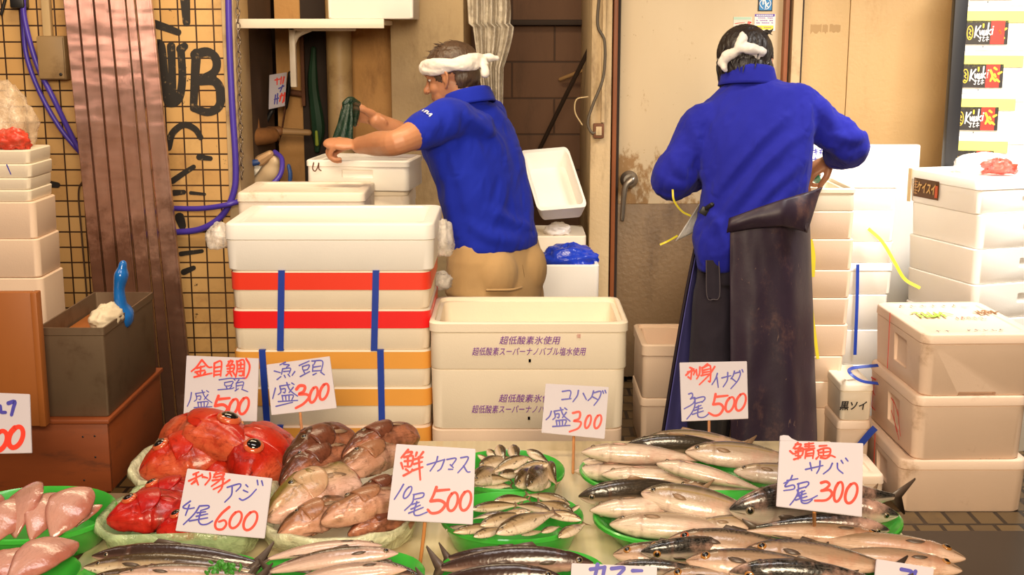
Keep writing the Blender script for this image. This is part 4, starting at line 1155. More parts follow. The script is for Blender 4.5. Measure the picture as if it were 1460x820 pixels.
t2 = thing('side_table', 'low side table under the pale fish trays at left edge', 'table', (xl_ - .4, 2.3, 0))
ys2 = atZ(80, 702, TZ).y
obj('top', box(-1.4, xl_ - .004, 1.75, ys2, TZ - .03, TZ, .005), pmat('side_table_top', (.20, .13, .07), .5, var=.3), t2, world=True)
for (lx, ly) in ((-1.35, 1.82), (xl_ - .08, 1.82), (-1.35, ys2 - .1), (xl_ - .08, ys2 - .1)):
    obj('leg', box(lx, lx + .05, ly, ly + .05, 0, TZ - .031, .003), BLK, t2, world=True)
GREEN = pmat('green_plastic', (.05, .42, .045), .28, coat=.35, var=.08, vscale=8, sss=.08)
def tray(label, p0, p1, pb, pf, mat=GREEN, z=None, hgt=.052, r=.5, liner=None, name='tray'):
    z = z or TZ + hgt
    cpx = (p0 + p1) / 2
    yb, yf = atZ(cpx, pb, z).y, atZ(cpx, pf, z).y
    yc_ = (yb + yf) / 2
    x0, x1 = X(p0, yc_, z), X(p1, yc_, z)
    w_, d_ = x1 - x0, yb - yf
    rr_ = min(w_, d_) * r
    t = thing(name, label, 'tray', ((x0 + x1) / 2, yc_, TZ + .0005))
    hh = z - TZ
    g = rloft([(0, w_ * .80, d_ * .78, rr_ * .8), (.004, w_ * .83, d_ * .81, rr_ * .82), (hh * .85, w_ * .965, d_ * .965, rr_), (hh * .88, w_ * 1.0, d_ * 1.0, rr_), (hh, w_ * 1.0, d_ * 1.0, rr_), (hh + .002, w_ * .985, d_ * .98, rr_),
               (hh - .002, w_ * .96, d_ * .95, rr_), (.008, w_ * .80, d_ * .78, rr_ * .8)], 9)
    obj('dish', g, mat, t)
    if liner:
        me = rloft([(hh * .25, w_ * .93, d_ * .93, rr_), (hh * .6, w_ * .98, d_ * .98, rr_), (hh * 1.0, w_ * 1.04, d_ * 1.05, rr_), (hh * 1.35, w_ * 1.05, d_ * 1.06, rr_), (hh * 1.3, w_ * 1.0, d_ * 1.0, rr_), (hh * .5, w_ * .9, d_ * .88, rr_)], 14, cap0=False, cap1=False)
        g = me.mesh('liner')
        for v in g.vertices:
            q = v.co * 22; v.co.z += .012 * noise.noise(q); v.co.x += .012 * noise.noise(q * 1.3 + Vector((5, 0, 0))); v.co.y += .010 * noise.noise(q * 1.2 + Vector((0, 9, 0)))
        obj('liner', g, liner, t, ang=None)
    t['w'] = w_
    return t
LIN = film('liner_milky', (.78, .78, .52), .75, bump=.8)
LING = film('liner_green', (.50, .62, .34), .6, bump=.8)
CREAMT = pmat('cream_tray', (.74, .66, .46), .4, sss=.05)
tray('cream lined tray of red fish heads at back left', 202, 402, 628, 696, CREAMT, hgt=.05, r=.35, liner=LIN)
tray('film lined tray of red fish heads in front of the back left tray', 158, 376, 706, 772, pmat('green_grey_plastic', (.22, .34, .16), .35), hgt=.05, r=.3, liner=LING)
tray('green tray of pale pink fish pieces at left edge', -70, 163, 694, 772, hgt=.058)
tray('lower left corner green tray, cut off by the frame', -80, 112, 786, 858, hgt=.05)
tray('film lined tray heaped with brown fish heads', 388, 596, 654, 778, CREAMT, hgt=.05, r=.45, liner=LIN)
tray('green tray of small silver fish farthest back, before the printed boxes', 640, 805, 642, 700, hgt=.05)
tray('green tray of slim silver fish in the middle', 628, 832, 702, 772, hgt=.055)
tray('green tray of dark long fish at front middle', 622, 866, 784, 850, hgt=.05)
tray('green tray of long silver fish below the brown heads', 366, 606, 786, 850, hgt=.05)
tray('green tray of dark slender fish below the red heads', 112, 376, 790, 850, hgt=.05)
tray('green tray under the heap of pale bellied fish at back right', 826, 1118, 640, 704, hgt=.045)
tray('green tray of large dark and silver fish under the mackerel card', 845, 1284, 700, 776, hgt=.05)
tray('green tray under the frontmost mackerel heap', 872, 1290, 792, 850, hgt=.04)

def fish_mat(name, back, side, belly, patt=0.0, patt_scale=26, edge=(.42, .60), speck=.0, rough=.25, pink=None, line=None, head=False):
    m, nt, b, tc = newmat(name)
    uv = nd(nt, 'ShaderNodeUVMap'); sep = nd(nt, 'ShaderNodeSeparateXYZ'); lk(nt, uv.outputs[0], sep.inputs[0])
    U, V = sep.outputs[0], sep.outputs[1]
    v = tc.outputs['Object']
    nz = noisef(nt, v, 22, 4, .6)
    Vn = math_(nt, 'ADD', V, math_(nt, 'MULTIPLY', math_(nt, 'SUBTRACT', nz, .5), .10))
    c = mixc(nt, sstep(nt, Vn, .18, .45), belly, side)
    c = mixc(nt, sstep(nt, Vn, edge[0] + .12, edge[1] + .18), c, back)
    if patt:
        w_ = nd(nt, 'ShaderNodeTexWave'); w_.inputs['Scale'].default_value = patt_scale; w_.inputs['Distortion'].default_value = 9; w_.inputs['Detail'].default_value = 2; w_.inputs['Detail Scale'].default_value = 2.2
        cmb = nd(nt, 'ShaderNodeCombineXYZ'); lk(nt, U, cmb.inputs[0]); lk(nt, math_(nt, 'MULTIPLY', V, .35), cmb.inputs[1]); lk(nt, cmb.outputs[0], w_.inputs['Vector'])
        k = math_(nt, 'MULTIPLY', sstep(nt, w_.outputs[0], .5, .7), math_(nt, 'MULTIPLY', sstep(nt, V, .68, .8), patt))
        c = mixc(nt, k, c, tuple(x * .25 for x in back))
    if line:
        l1 = math_(nt, 'MULTIPLY', sstep(nt, V, line[0] - .04, line[0]), sstep(nt, V, line[0] + .07, line[0] + .03))
        c = mixc(nt, math_(nt, 'MULTIPLY', l1, line[2]), c, line[1])
    cs = nd(nt, 'ShaderNodeCombineXYZ'); lk(nt, math_(nt, 'MULTIPLY', U, 7), cs.inputs[0]); lk(nt, math_(nt, 'MULTIPLY', V, 24), cs.inputs[1])
    stn = noisef(nt, cs.outputs[0], 1.6, 5, .65, .6)
    c = mixc(nt, math_(nt, 'MULTIPLY', sstep(nt, stn, .46, .72), .50), c, tuple(a * .42 + b_ * .12 for a, b_ in zip(side, back)))
    c = mixc(nt, math_(nt, 'MULTIPLY', sstep(nt, noisef(nt, v, 60, 4, .7), .60, .72), .35), c, tuple(x * .5 for x in side))
    # head plates and gill line
    gl = math_(nt, 'MULTIPLY', sstep(nt, U, .195 if not head else .54, .21 if not head else .60), sstep(nt, U, .235 if not head else .66, .215 if not head else .605))
    c = mixc(nt, math_(nt, 'MULTIPLY', gl, .55 if head else .22), c, (.16, .06, .04))
    mo = math_(nt, 'MULTIPLY', sstep(nt, U, .075, .06), math_(nt, 'MULTIPLY', sstep(nt, V, .40, .43), sstep(nt, V, .49, .46)))
    c = mixc(nt, math_(nt, 'MULTIPLY', mo, .8), c, (.05, .02, .02))
    if head:
        c = mixc(nt, math_(nt, 'MULTIPLY', sstep(nt, noisef(nt, mapv(nt, v, (1, 1, 1), (0, 0, .6)), 34, 6, .7, 1.2), .50, .66), .55), c, tuple(x * .35 for x in back))
    if pink: c = mixc(nt, math_(nt, 'MULTIPLY', sstep(nt, noisef(nt, v, 16, 5, .65), .45, .72), .75), c, pink)
    if speck: c = mixc(nt, math_(nt, 'MULTIPLY', sstep(nt, noisef(nt, v, 130, 3, .6), .60, .70), speck), c, tuple(x * .3 for x in back))
    lk(nt, c, b.inputs['Base Color']); b.inputs['Roughness'].default_value = rough
    b.inputs['Coat Weight'].default_value = .12 if head else .3; b.inputs['Coat Roughness'].default_value = .12; b.inputs['Specular IOR Level'].default_value = .4 if head else .6
    sc_ = nd(nt, 'ShaderNodeTexVoronoi'); sc_.inputs['Scale'].default_value = 190; lk(nt, v, sc_.inputs['Vector'])
    hh = math_(nt, 'ADD', math_(nt, 'MULTIPLY', sc_.outputs[0], .25), noisef(nt, v, 40, 4))
    bumpn(nt, b, hh, .25, .004)
    return m
SABA = fish_mat('mackerel_skin', (.028, .026, .024), (.50, .40, .33), (.74, .56, .48), .9, 9, (.40, .52), rough=.22, pink=(.62, .36, .28))
SABAP = fish_mat('mackerel_skin_pale', (.07, .055, .04), (.34, .22, .14), (.64, .44, .33), .7, 9, (.50, .64), rough=.26, pink=(.44, .21, .13))
INADA = fish_mat('amberjack_skin', (.085, .07, .04), (.40, .29, .20), (.72, .56, .44), 0, 9, (.50, .66), rough=.24, pink=(.58, .34, .26), line=(.60, (.30, .20, .05), .6))
INADAD = fish_mat('amberjack_dark', (.035, .026, .018), (.30, .21, .14), (.70, .54, .46), 0, 9, (.36, .46), rough=.25)
SMALL = fish_mat('small_silver_skin', (.05, .03, .01), (.42, .29, .16), (.78, .62, .46), 0, 9, (.44, .6), speck=.8, rough=.22)
SMALLD = fish_mat('small_dark_skin', (.05, .03, .014), (.42, .30, .18), (.72, .58, .44), 0, 9, (.32, .44), speck=.6, rough=.24)
DARKF = fish_mat('dark_long_skin', (.035, .018, .014), (.10, .05, .038), (.46, .28, .22), 0, 9, (.34, .5), rough=.25)
LONGS = fish_mat('long_silver_skin', (.05, .032, .022), (.40, .26, .20), (.68, .48, .40), 0, 9, (.46, .56), rough=.24, pink=(.62, .40, .33))
REDF = fish_mat('red_skin', (.36, .010, .004), (.48, .020, .006), (.56, .09, .035), 0, 9, (.5, .7), rough=.3, pink=(.36, .007, .003), head=True)
REDF2 = fish_mat('deep_red_skin', (.30, .005, .005), (.42, .008, .006), (.48, .02, .011), 0, 9, (.5, .7), rough=.3, pink=(.27, .004, .003), head=True)
BROWNF = fish_mat('brown_head_skin', (.05, .02, .008), (.30, .13, .065), (.62, .34, .24), 0, 9, (.40, .62), rough=.28, pink=(.40, .17, .085), head=True)
BROWNR = fish_mat('brown_red_head_skin', (.045, .015, .008), (.15, .045, .022), (.40, .15, .08), 0, 9, (.40, .62), rough=.28, pink=(.07, .02, .012), head=True)
BROWNG = fish_mat('olive_head_skin', (.15, .115, .02), (.48, .30, .17), (.70, .44, .36), 0, 9, (.42, .6), rough=.28, pink=(.52, .26, .17), head=True)
PALE = fish_mat('pale_piece_skin', (.34, .08, .055), (.52, .27, .215), (.40, .13, .09), 0, 9, (.7, .9), rough=.24, pink=(.54, .26, .20))
FIN = pmat('fin_membrane', (.28, .17, .10), .4, var=.3, vscale=40)
FIND = pmat('fin_dark', (.09, .06, .045), .4, var=.3, vscale=40)
FINR = pmat('fin_red', (.38, .014, .006), .35, var=.3, vscale=40)
FINP = pmat('fin_pink', (.55, .32, .24), .4, var=.2, vscale=40)
FLESH = pmat('cut_flesh', (.34, .06, .04), .3, var=.4, vscale=40, coat=.3)
EYEB = pmat('eye_black', (.008, .006, .006), .08, coat=.8)
EYES = pmat('eye_silver', (.20, .14, .08), .15, coat=.8); EYER = pmat('eye_red_ring', (.55, .10, .035), .15, coat=.8); EYEG = pmat('eye_gold', (.34, .14, .03), .15, coat=.8)

PROF = {  # (t, half height, half width) as fraction of length; tail end thin
    'mackerel': [(0, .006, .006), (.02, .022, .016), (.07, .047, .034), (.15, .070, .052), (.24, .084, .062), (.36, .092, .066), (.5, .088, .062), (.64, .070, .048), (.78, .042, .028), (.88, .021, .014), (.93, .013, .009)],
    'slim': [(0, .003, .003), (.03, .012, .009), (.10, .027, .020), (.18, .036, .028), (.3, .045, .034), (.5, .048, .036), (.68, .040, .030), (.82, .027, .019), (.9, .017, .012), (.94, .011, .008)],
    'small': [(0, .008, .006), (.03, .03, .018), (.09, .058, .034), (.18, .085, .046), (.32, .108, .052), (.48, .104, .048), (.64, .078, .036), (.78, .046, .022), (.88, .026, .013), (.93, .017, .009)],
    'head': [(0, .03, .03), (.04, .10, .075), (.14, .20, .14), (.30, .29, .19), (.48, .34, .215), (.66, .34, .21), (.82, .31, .19), (.95, .27, .165), (1.0, .20, .12)],
    'headlong': [(0, .02, .025), (.04, .07, .065), (.14, .14, .12), (.30, .205, .16), (.48, .245, .18), (.66, .25, .18), (.82, .235, .165), (.95, .21, .14), (1.0, .15, .10)],
    'piece': [(0, .008, .01), (.05, .07, .03), (.15, .14, .045), (.30, .20, .06), (.48, .225, .068), (.64, .20, .06), (.8, .13, .045), (.92, .07, .03), (1.0, .02, .012)],
}
def prof_at(pr, t):
    for i in range(len(pr) - 1):
        a, b_ = pr[i], pr[i + 1]
        if t <= b_[0]:
            f = (t - a[0]) / (b_[0] - a[0])
            p = pr[max(i - 1, 0)]; q = pr[min(i + 2, len(pr) - 1)]
            def h(k):
                m0 = (b_[k] - p[k]) / max(b_[0] - p[0], 1e-6) * (b_[0] - a[0]); m1 = (q[k] - a[k]) / max(q[0] - a[0], 1e-6) * (b_[0] - a[0])
                return (2 * f ** 3 - 3 * f ** 2 + 1) * a[k] + (f ** 3 - 2 * f ** 2 + f) * m0 + (-2 * f ** 3 + 3 * f ** 2) * b_[k] + (f ** 3 - f ** 2) * m1
            return max(h(1), .002), max(h(2), .002)
    return pr[-1][1], pr[-1][2]

class Frame:
    """spine from head point to tail point with droop; D dorsal, L lateral"""
    def __init__(s, a, b_, roll, bend):
        s.a, s.b = Vector(a), Vector(b_); s.f = (s.b - s.a); s.len = s.f.length; s.f.normalize()
        up = Vector((0, 0, 1)); up = (up - s.f * up.dot(s.f)).normalized()
        s.D = Matrix.Rotation(radians(roll), 3, s.f) @ up; s.L = s.f.cross(s.D).normalized(); s.bend = bend; s.up = up; s.side = s.f.cross(up)
    def P(s, t, y=0, z=0):
        c = s.a.lerp(s.b, t)
        c = c + s.up * (s.bend[0] * s.len * 4 * t * (1 - t)) + s.side * (s.bend[1] * s.len * 4 * t * (1 - t))
        return c + s.L * (y * s.len) + s.D * (z * s.len)

def plate(fr, pts, y0=0, th=.003, conv=None):
    """thin fin from outline pts (t, z) in the dorsal plane (or via conv), two sided with thickness"""
    m = M(); n = len(pts)
    cx = sum(p[0] for p in pts) / n; cz = sum(p[1] for p in pts) / n
    cv_ = conv or (lambda t, z, o: fr.P(t, o, z))
    for s in (1, -1):
        m.v += [cv_(p[0], p[1], s * th * .25) for p in pts]; m.v.append(cv_(cx, cz, s * th))
    for k in range(n):
        j = (k + 1) % n
        m.f += [(k, j, n), (n + 1 + j, n + 1 + k, 2 * n + 1), (k, n + 1 + k, n + 1 + j, j)]
    return m

def fish(name, label, a, b_, mat, prof='mackerel', roll=80, bend=(0, 0), hs=1.0, ws=None, fin=FIN, eye=True, eye_t=.085, eye_r=.022, eye_mat=EYES, eye_z=.22, tail=True, pect=True, dors=True, group=None, n=28, rings=52, cat='fish', rough=0.0, seed=0, pupil=.72):
    if (Vector(b_) - Vector(a)).x > 0: roll = -roll
    ws = ws or .55 + .5 * hs
    head = prof in ('head', 'headlong')
    if head: n = 48; rings = 46
    fr = Frame(a, b_, roll, bend); pr = PROF[prof]; tmax = pr[-1][0]
    m = M(); uvs = []
    for j in range(rings + 1):
        t = tmax * (j / rings) ** 1.25
        h_, w_ = prof_at(pr, t); h_ *= hs; w_ *= ws
        g = 1 + (.035 if .0 < t < .205 else 0)     # gill cover stands proud
        for k in range(n):
            an = 2 * pi * k / n; ca, sa = cos(an), sin(an)
            zz = h_ * (ca if ca > 0 else ca * 1.05)
            e = 1.0
            if not head and mat is not PALE:
                ge = t - .212 + .045 * (ca + .1) ** 2
                e += (.05 if ge < 0 else -.035) * math.exp(-abs(ge) / .02)
                e -= .30 * math.exp(-((ca + .18 - t * 1.2) / .13) ** 2) * max(0, 1 - t / .085)
            if rough:
                e = 1 + rough * noise.noise(Vector((t * 6 + seed, ca * 2, sa * 2)))
            if head:
                q = noise.noise(Vector((t * 15 + seed, ca * 6, sa * 6)))
                e += .030 * q + .02 * noise.noise(Vector((t * 34 + seed, ca * 13, sa * 13)))
                e -= .16 * math.exp(-((ca + .30 - t * .9) / .10) ** 2) * max(0, 1 - t / .24)            # mouth cleft
                ge = t - .60 + .10 * ca * ca                                                          # edge of the gill cover
                e += (.07 if ge < 0 else -.05) * math.exp(-abs(ge) / .09)
                ck = t - .36 + .05 * (ca - .2) ** 2
                e -= .05 * math.exp(-(ck / .018) ** 2) * (1 if -.8 < ca < .35 else 0)                   # cheek plate crease
                e -= .06 * math.exp(-((ca + .55) / .07) ** 2) * (1 if .15 < t < .6 else 0)
            m.v.append(fr.P(t, w_ * sa * g * e, zz * e)); uvs.append((t, (ca + 1) / 2))
    for j in range(rings):
        for k in range(n):
            q = (k + 1) % n; m.f.append((j * n + k, j * n + q, (j + 1) * n + q, (j + 1) * n + k))
    m.f.append(tuple(reversed(range(n)))); m.f.append(tuple(rings * n + k for k in range(n)))
    t_ = thing(name, label, cat, fr.P(.5), 0, group)
    me = m.mesh('body'); ul = me.uv_layers.new(name='UVMap')
    for lp_ in me.loops: ul.data[lp_.index].uv = uvs[lp_.vertex_index]
    me.materials.append(mat)
    obj('body', me, mat, t_, world=True, ang=75)
    H, W = prof_at(pr, .3); H *= hs; W *= ws
    if head:
        for s in (1, -1):                                   # gill covers, standing a little open at the rear edge
            def gc(u, v, s=s):
                an = s * (.42 + 1.95 * v); cc = 1 - ((v - .5) * 2) ** 2
                t = .38 + .29 * max(cc, .0) ** .6 * u + .03 * (1 - cc)
                h_, w_ = prof_at(pr, t); o = .004 + (.016 * u ** 2 + .006 * sin(pi * u)) * cc
                return fr.P(t, (w_ * ws + o) * sin(an), (h_ * hs + o * .7) * cos(an))
            gm = solid(grid(gc, 10, 12), .0035); gm.materials.clear()
            ul = gm.uv_layers.new(name='UVMap')
            for lp_ in gm.loops: ul.data[lp_.index].uv = (.50, .45)
            obj('gill_cover', gm, mat, t_, world=True, ang=None)
        h_, w_ = prof_at(pr, .985)
        cm = M(); cm.v = [fr.P(1.0 + .012 * noise.noise(Vector((k * 1.7, seed, 0))), w_ * ws * .86 * sin(2 * pi * k / 20), h_ * hs * .86 * cos(2 * pi * k / 20)) for k in range(20)] + [fr.P(.97)] 
        cm.f = [(k, (k + 1) % 20, 20) for k in range(20)]
        obj('cut_face', solid(cm, .003), FLESH, t_, world=True, ang=None)
    if tail:
        tl = tmax - .025; s = hs
        up_ = [(tl, .010 * s), (tl + .035, .030 * s), (1.03, .085 * s), (1.035, .078 * s), (.985, .022 * s), (.975, 0), (.985, -.022 * s), (1.035, -.078 * s), (1.03, -.085 * s), (tl + .035, -.030 * s), (tl, -.010 * s)]
        obj('tail_fin', plate(fr, up_, th=.006), fin, t_, world=True, ang=None)
    if dors:
        def ez(t, k): return prof_at(pr, t)[0] * hs * k
        obj('dorsal_fin', plate(fr, [(.34, ez(.34, .96)), (.37, ez(.37, 1.30)), (.42, ez(.42, 1.2)), (.50, ez(.5, 1.04)), (.50, ez(.5, .95)), (.42, ez(.42, .93))], th=.004), fin, t_, world=True, ang=None)
        obj('anal_fin', plate(fr, [(.62, -ez(.62, .97)), (.655, -ez(.655, 1.4)), (.70, -ez(.7, 1.25)), (.76, -ez(.76, 1.05)), (.76, -ez(.76, .95)), (.68, -ez(.68, .94))], th=.004), fin, t_, world=True, ang=None)
    if pect:
        for s in (1, -1):
            def cv_(t, z, o, s=s):
                h0, w0 = prof_at(pr, t); zz = z
                k = max(0.0, 1 - (zz / (h0 * hs)) ** 2) ** .5
                return fr.P(t, s * (w0 * ws * k + .006 + o * 1.2), zz)
            z0 = -.12 * H / .09 * .09 / .09 if False else -.18 * H
            L_ = .11 if prof in ('mackerel', 'slim', 'small') else .24
            t0 = .225 if prof in ('mackerel', 'slim', 'small') else .62
            if t0 + L_ > tmax: L_ = tmax - t0 - .01
            obj('pectoral_fin', plate(fr, [(t0, z0 + .10 * H), (t0 + .25 * L_, z0 + .15 * H), (t0 + .55 * L_, z0 + .12 * H), (t0 + .82 * L_, z0 + .02 * H), (t0 + L_, z0 - .14 * H), (t0 + .78 * L_, z0 - .20 * H), (t0 + .5 * L_, z0 - .20 * H), (t0 + .2 * L_, z0 - .12 * H)], th=.003, conv=cv_), fin, t_, world=True, ang=None)
    if eye:
        for s in (1, -1):
            h0, w0 = prof_at(pr, eye_t); k = max(.05, 1 - eye_z ** 2) ** .5
            c = fr.P(eye_t, s * w0 * ws * k * 1.0, h0 * hs * eye_z); r = eye_r * fr.len
            nrm = (fr.L * s + fr.D * eye_z * .8 - fr.f * .35).normalized()
            rot = nrm.to_track_quat('Z', 'Y').to_matrix()
            eo = obj('eye', ell(c, (r, r, r * .42), rot, 16, 10), eye_mat, t_, world=True, ang=None)
            po = obj('pupil', ell(c - t_.location + nrm * r * .16, (r * pupil, r * pupil, r * .38), rot, 14, 8), EYEB, eo, ang=None)
    return t_

Z = lambda px, py, dz: atZ(px, py, TZ + dz)
def F_(label, h, t, mat, prof='mackerel', roll=80, bend=(.0, .0), hs=1, group=None, name='fish', **k):
    """h, t: (px, py, height above the table)"""
    if prof == 'mackerel':
        roll = {140: 96, 150: 104, 145: 98, 120: 90, 110: 84, 60: 50, 65: 54, 85: 62, 74: 50, 35: -20, 20: -12, 12: -16, 10: -14, 16: -18, 22: -22, 30: -10, 40: -5, 66: 52, 80: 58, 78: 56, 112: 84, 106: 80, 100: 72}.get(roll, roll)
        hs *= 1.22
    if prof == 'small': roll = 52 + (roll - 80) * 1.2; hs *= 1.42; bend = (.03, .02)
    if prof == 'slim': hs *= 1.45; roll = roll * .8
    a, b_ = Z(*h), Z(*t)
    if prof in ('small', 'head', 'headlong'):
        k_ = {'small': .08, 'head': .10, 'headlong': .12}[prof]; d = (b_ - a) * k_; a = a - d; b_ = b_ + d
    return fish(name, label, a, b_, mat, prof, roll, bend, hs, group=group, **k)

# --- heap of pale bellied fish at the back right
G1 = 'pale bellied fish heaped at the back right'
inada = [
 ('pale fish lying rearmost along the top of the back right heap', (915, 629, .075), (1075, 634, .07), INADA, 60),
 ('dark backed fish second from rear in the back right heap', (890, 637, .075), (1060, 640, .07), INADAD, 35),
 ('pale bellied fish at upper left of the back right heap, above the two lower ones', (829, 645, .078), (1018, 658, .06), INADA, 140),
 ('small pale fish snout poking out between upper and lower left fish of back right heap', (829, 659, .045), (980, 670, .035), INADA, 120),
 ('lowest left pale fish of back right heap, nearest the small silver fish tray', (819, 672, .035), (1000, 688, .03), INADA, 150),
 ('pale fish overlapping lowest left fish, level in the back right heap', (858, 677, .05), (1040, 694, .03), INADA, 150),
 ('olive backed pale fish at rear centre of back right heap with head to the left', (977, 644, .085), (1160, 662, .06), INADA, 65),
 ('pale fish slanting down across centre of the back right heap', (936, 661, .088), (1096, 702, .05), INADA, 145),
 ('lower pale fish showing between the slanting fish and tray rim at back right', (960, 694, .035), (1112, 706, .03), INADA, 85),
 ('yellow striped silver fish half hidden behind the mackerel card', (1046, 672, .06), (1215, 690, .05), INADA, 85),
]
for lb_, h_, t_, mt, rl in inada: F_(lb_, h_, t_, mt, 'mackerel', rl, (.02, .01), 1.0, G1, fin=FINP if rl > 100 else FIN)
# --- large dark and silver fish under the mackerel card
G2 = 'large fish in the tray under the mackerel card'
big = [
 ('dark backed fish at far left of the tray under the mackerel card', (825, 708, .07), (1010, 700, .06), INADAD, 20, 'mackerel', 1.0),
 ('large silver fish with dark eye and fin spot in middle of the tray', (914, 703, .088), (1105, 742, .05), INADA, 74, 'mackerel', 1.18),
 ('pale fish left of the large silver fish, below the dark backed one', (841, 728, .06), (1030, 724, .05), INADA, 150, 'mackerel', 1.05),
 ('pale wide fish nearest the left front rim of the large fish tray', (869, 748, .045), (1085, 760, .04), INADA, 110, 'mackerel', 1.1),
 ('short pale fish wedged below the large silver fish in the mackerel tray', (985, 752, .05), (1130, 748, .04), INADA, 85, 'mackerel', .95),
 ('big black backed fish with head left of the mackerel card', (1040, 727, .085), (1290, 708, .07), SABA, 12, 'mackerel', 1.12),
 ('big black backed fish with its snout at right end of the tray', (1281, 735, .058), (1075, 722, .06), SABA, 10, 'mackerel', 1.0),
 ('black backed fish lying along the front rim of the mackerel tray', (1268, 756, .055), (1064, 753, .05), SABA, 16, 'mackerel', .86),
 ('green tinted fish tail end showing right of the mackerel card', (1130, 712, .07), (1252, 700, .075), INADA, 60, 'mackerel', .9),
]
for lb_, h_, t_, mt, rl, pf, hs_ in big: F_(lb_, h_, t_, mt, pf, rl, (.02, .015), hs_, G2, fin=FIND if mt is SABA else FIN)
# --- frontmost mackerel heap
G3 = 'mackerel heaped at the front right'
mk_ = [
 ('pinkish mackerel with big red eye at top of the front right heap', (952, 770, .075), (1175, 792, .06), SABAP, 74, 1.0, True),
 ('mackerel head with striped jaw poking out left of the front right heap', (874, 791, .05), (1060, 796, .045), SABAP, 66, 1.05, True),
 ('black backed mackerel lying along middle of the front right heap', (914, 787, .072), (1090, 778, .06), SABA, 22, .95, True),
 ('pale headed mackerel lying in front centre of front right heap', (978, 800, .082), (1225, 822, .06), SABAP, 80, .95, True),
 ('lowest mackerel snout at the front edge left of centre', (944, 822, .06), (1150, 838, .05), SABAP, 60, 1.0, True),
 ('dark mackerel snout peeping above the lower price card', (872, 809, .05), (1030, 820, .045), SABA, 40, .9, True),
 ('long pinkish mackerel stretched below the mackerel card with head to the right', (1268, 772, .065), (1050, 758, .06), SABAP, 112, .85, True),
 ('mackerel hanging its head furthest over the right table edge', (1377, 797, .055), (1120, 768, .06), SABAP, 106, .82, True),
 ('mackerel with head just below the furthest one at the right table edge', (1372, 814, .05), (1150, 790, .06), SABAP, 100, .85, True),
 ('wide silver mackerel across the middle of front right heap, fin raised', (1060, 786, .085), (1290, 812, .06), SABAP, 78, 1.05, True),
 ('dark mackerel along bottom edge right of the lower centre', (1040, 816, .08), (1290, 838, .06), SABA, 30, 1.0, True),
]
for lb_, h_, t_, mt, rl, hs_, ey in mk_: F_(lb_, h_, t_, mt, 'mackerel', rl, (.015, .02), hs_, G3, fin=FIND, eye_mat=EYEG if 'red eye' not in lb_ else EYER, eye_r=.030, eye_t=.105)
# --- long fish in the front trays
G4 = 'long dark fish at front middle'
for lb_, h_, t_ in [('dark long fish curving along the rear of front middle tray', (846, 803, .075), (616, 812, .06)),
                    ('second dark long fish in front middle tray with pale belly edge', (800, 822, .09), (600, 838, .06)),
                    ('dark fish tail ends crossing at left of front middle tray', (790, 800, .05), (630, 797, .05))]:
    F_(lb_, h_, t_, DARKF, 'slim', 30, (.04, .0), 1.25, G4, fin=FIND, eye_mat=EYES)
G5 = 'long silver fish below the brown heads'
for lb_, h_, t_, rl, hs_ in [('pale silver fish at rear of tray below the brown heads', (545, 778, .075), (372, 800, .06), 120, 1.3),
                        ('silver fish with dark back and pointed snout below the brown heads', (568, 789, .09), (374, 818, .06), 70, 1.15),
                        ('wide pale fish at the bottom edge below the brown heads', (580, 812, .085), (400, 836, .06), 110, 1.6),
                        ('dark pointed fish at right end of tray below the brown heads', (600, 822, .06), (480, 806, .05), 40, 1.1)]:
    F_(lb_, h_, t_, LONGS if rl > 60 else DARKF, 'slim', rl, (.04, .0), hs_, G5, fin=FIND)
G6 = 'dark slender fish below the red heads'
for lb_, h_, t_, rl, mt in [('dark slender fish rearmost of tray below red heads, head left', (131, 793, .07), (380, 806, .05), 25, DARKF),
                        ('silvery dark fish with open jaw, second in tray below red heads', (119, 809, .06), (372, 815, .05), 62, SMALLD),
                        ('dark fish third in tray below red heads, eye showing', (128, 824, .075), (352, 836, .06), 60, SMALLD),
                        ('dark fish at the bottom edge of tray below red heads', (170, 818, .09), (380, 826, .07), 70, LONGS)]:
    F_(lb_, h_, t_, mt, 'slim', rl, (.02, .0), 1.15, G6, fin=FIND, eye_r=.014)
pars = thing('parsley_sprig', 'green garnish sprig lying on the dark slender fish', 'garnish', Z(318, 816, .11))
m = M(); rr = random.Random(4)
for i in range(40):
    p = Vector((rr.gauss(0, .012), rr.gauss(0, .012), rr.uniform(0, .012))); m.add(ell(p, (.005, .004, .002), Euler((rr.uniform(0, 3), rr.uniform(0, 3), 0)).to_matrix(), 7, 5))
tag(obj('leaves', m, pmat('herb_green', (.04, .22, .02), .5), pars), kind='stuff')

# --- small silver fish, farthest green tray
def sm(sx, sy): return 600 + sx / 3.567, 590 + sy / 3.567
koh = [((440, 215), (372, 268), .075, 0), ((468, 158), (492, 240), .085, 1), ((398, 158), (425, 235), .085, 1), ((548, 182), (652, 246), .08, 1), ((310, 262), (470, 224), .075, 0), ((535, 222), (370, 292), .08, 0), ((640, 250), (470, 292), .08, 0),
       ((275, 338), (405, 276), .07, 0), ((300, 332), (450, 330), .065, 0), ((276, 352), (452, 362), .055, 0), ((410, 302), (520, 300), .07, 1), ((490, 352), (600, 290), .075, 0), ((548, 360), (645, 278), .078, 1), ((650, 250), (690, 350), .075, 0),
       ((295, 205), (365, 250), .07, 0), ((345, 178), (390, 240), .07, 0), ((590, 366), (660, 335), .06, 0), ((515, 212), (590, 245), .082, 0)]
pos = ['standing tallest at back centre', 'lying crosswise left', 'tail down at back left', 'at the back right corner', 'leaning in the upper left', 'angled across centre', 'level right of centre', 'at front left leaning up', 'flat in the left front', 'flat at the very front left',
       'dark and short in the middle', 'turned end on at front right', 'dark one leaning right of the end on one', 'standing by the right rim', 'outermost upper left', 'short one at back left', 'by the front right rim', 'high in the middle back']
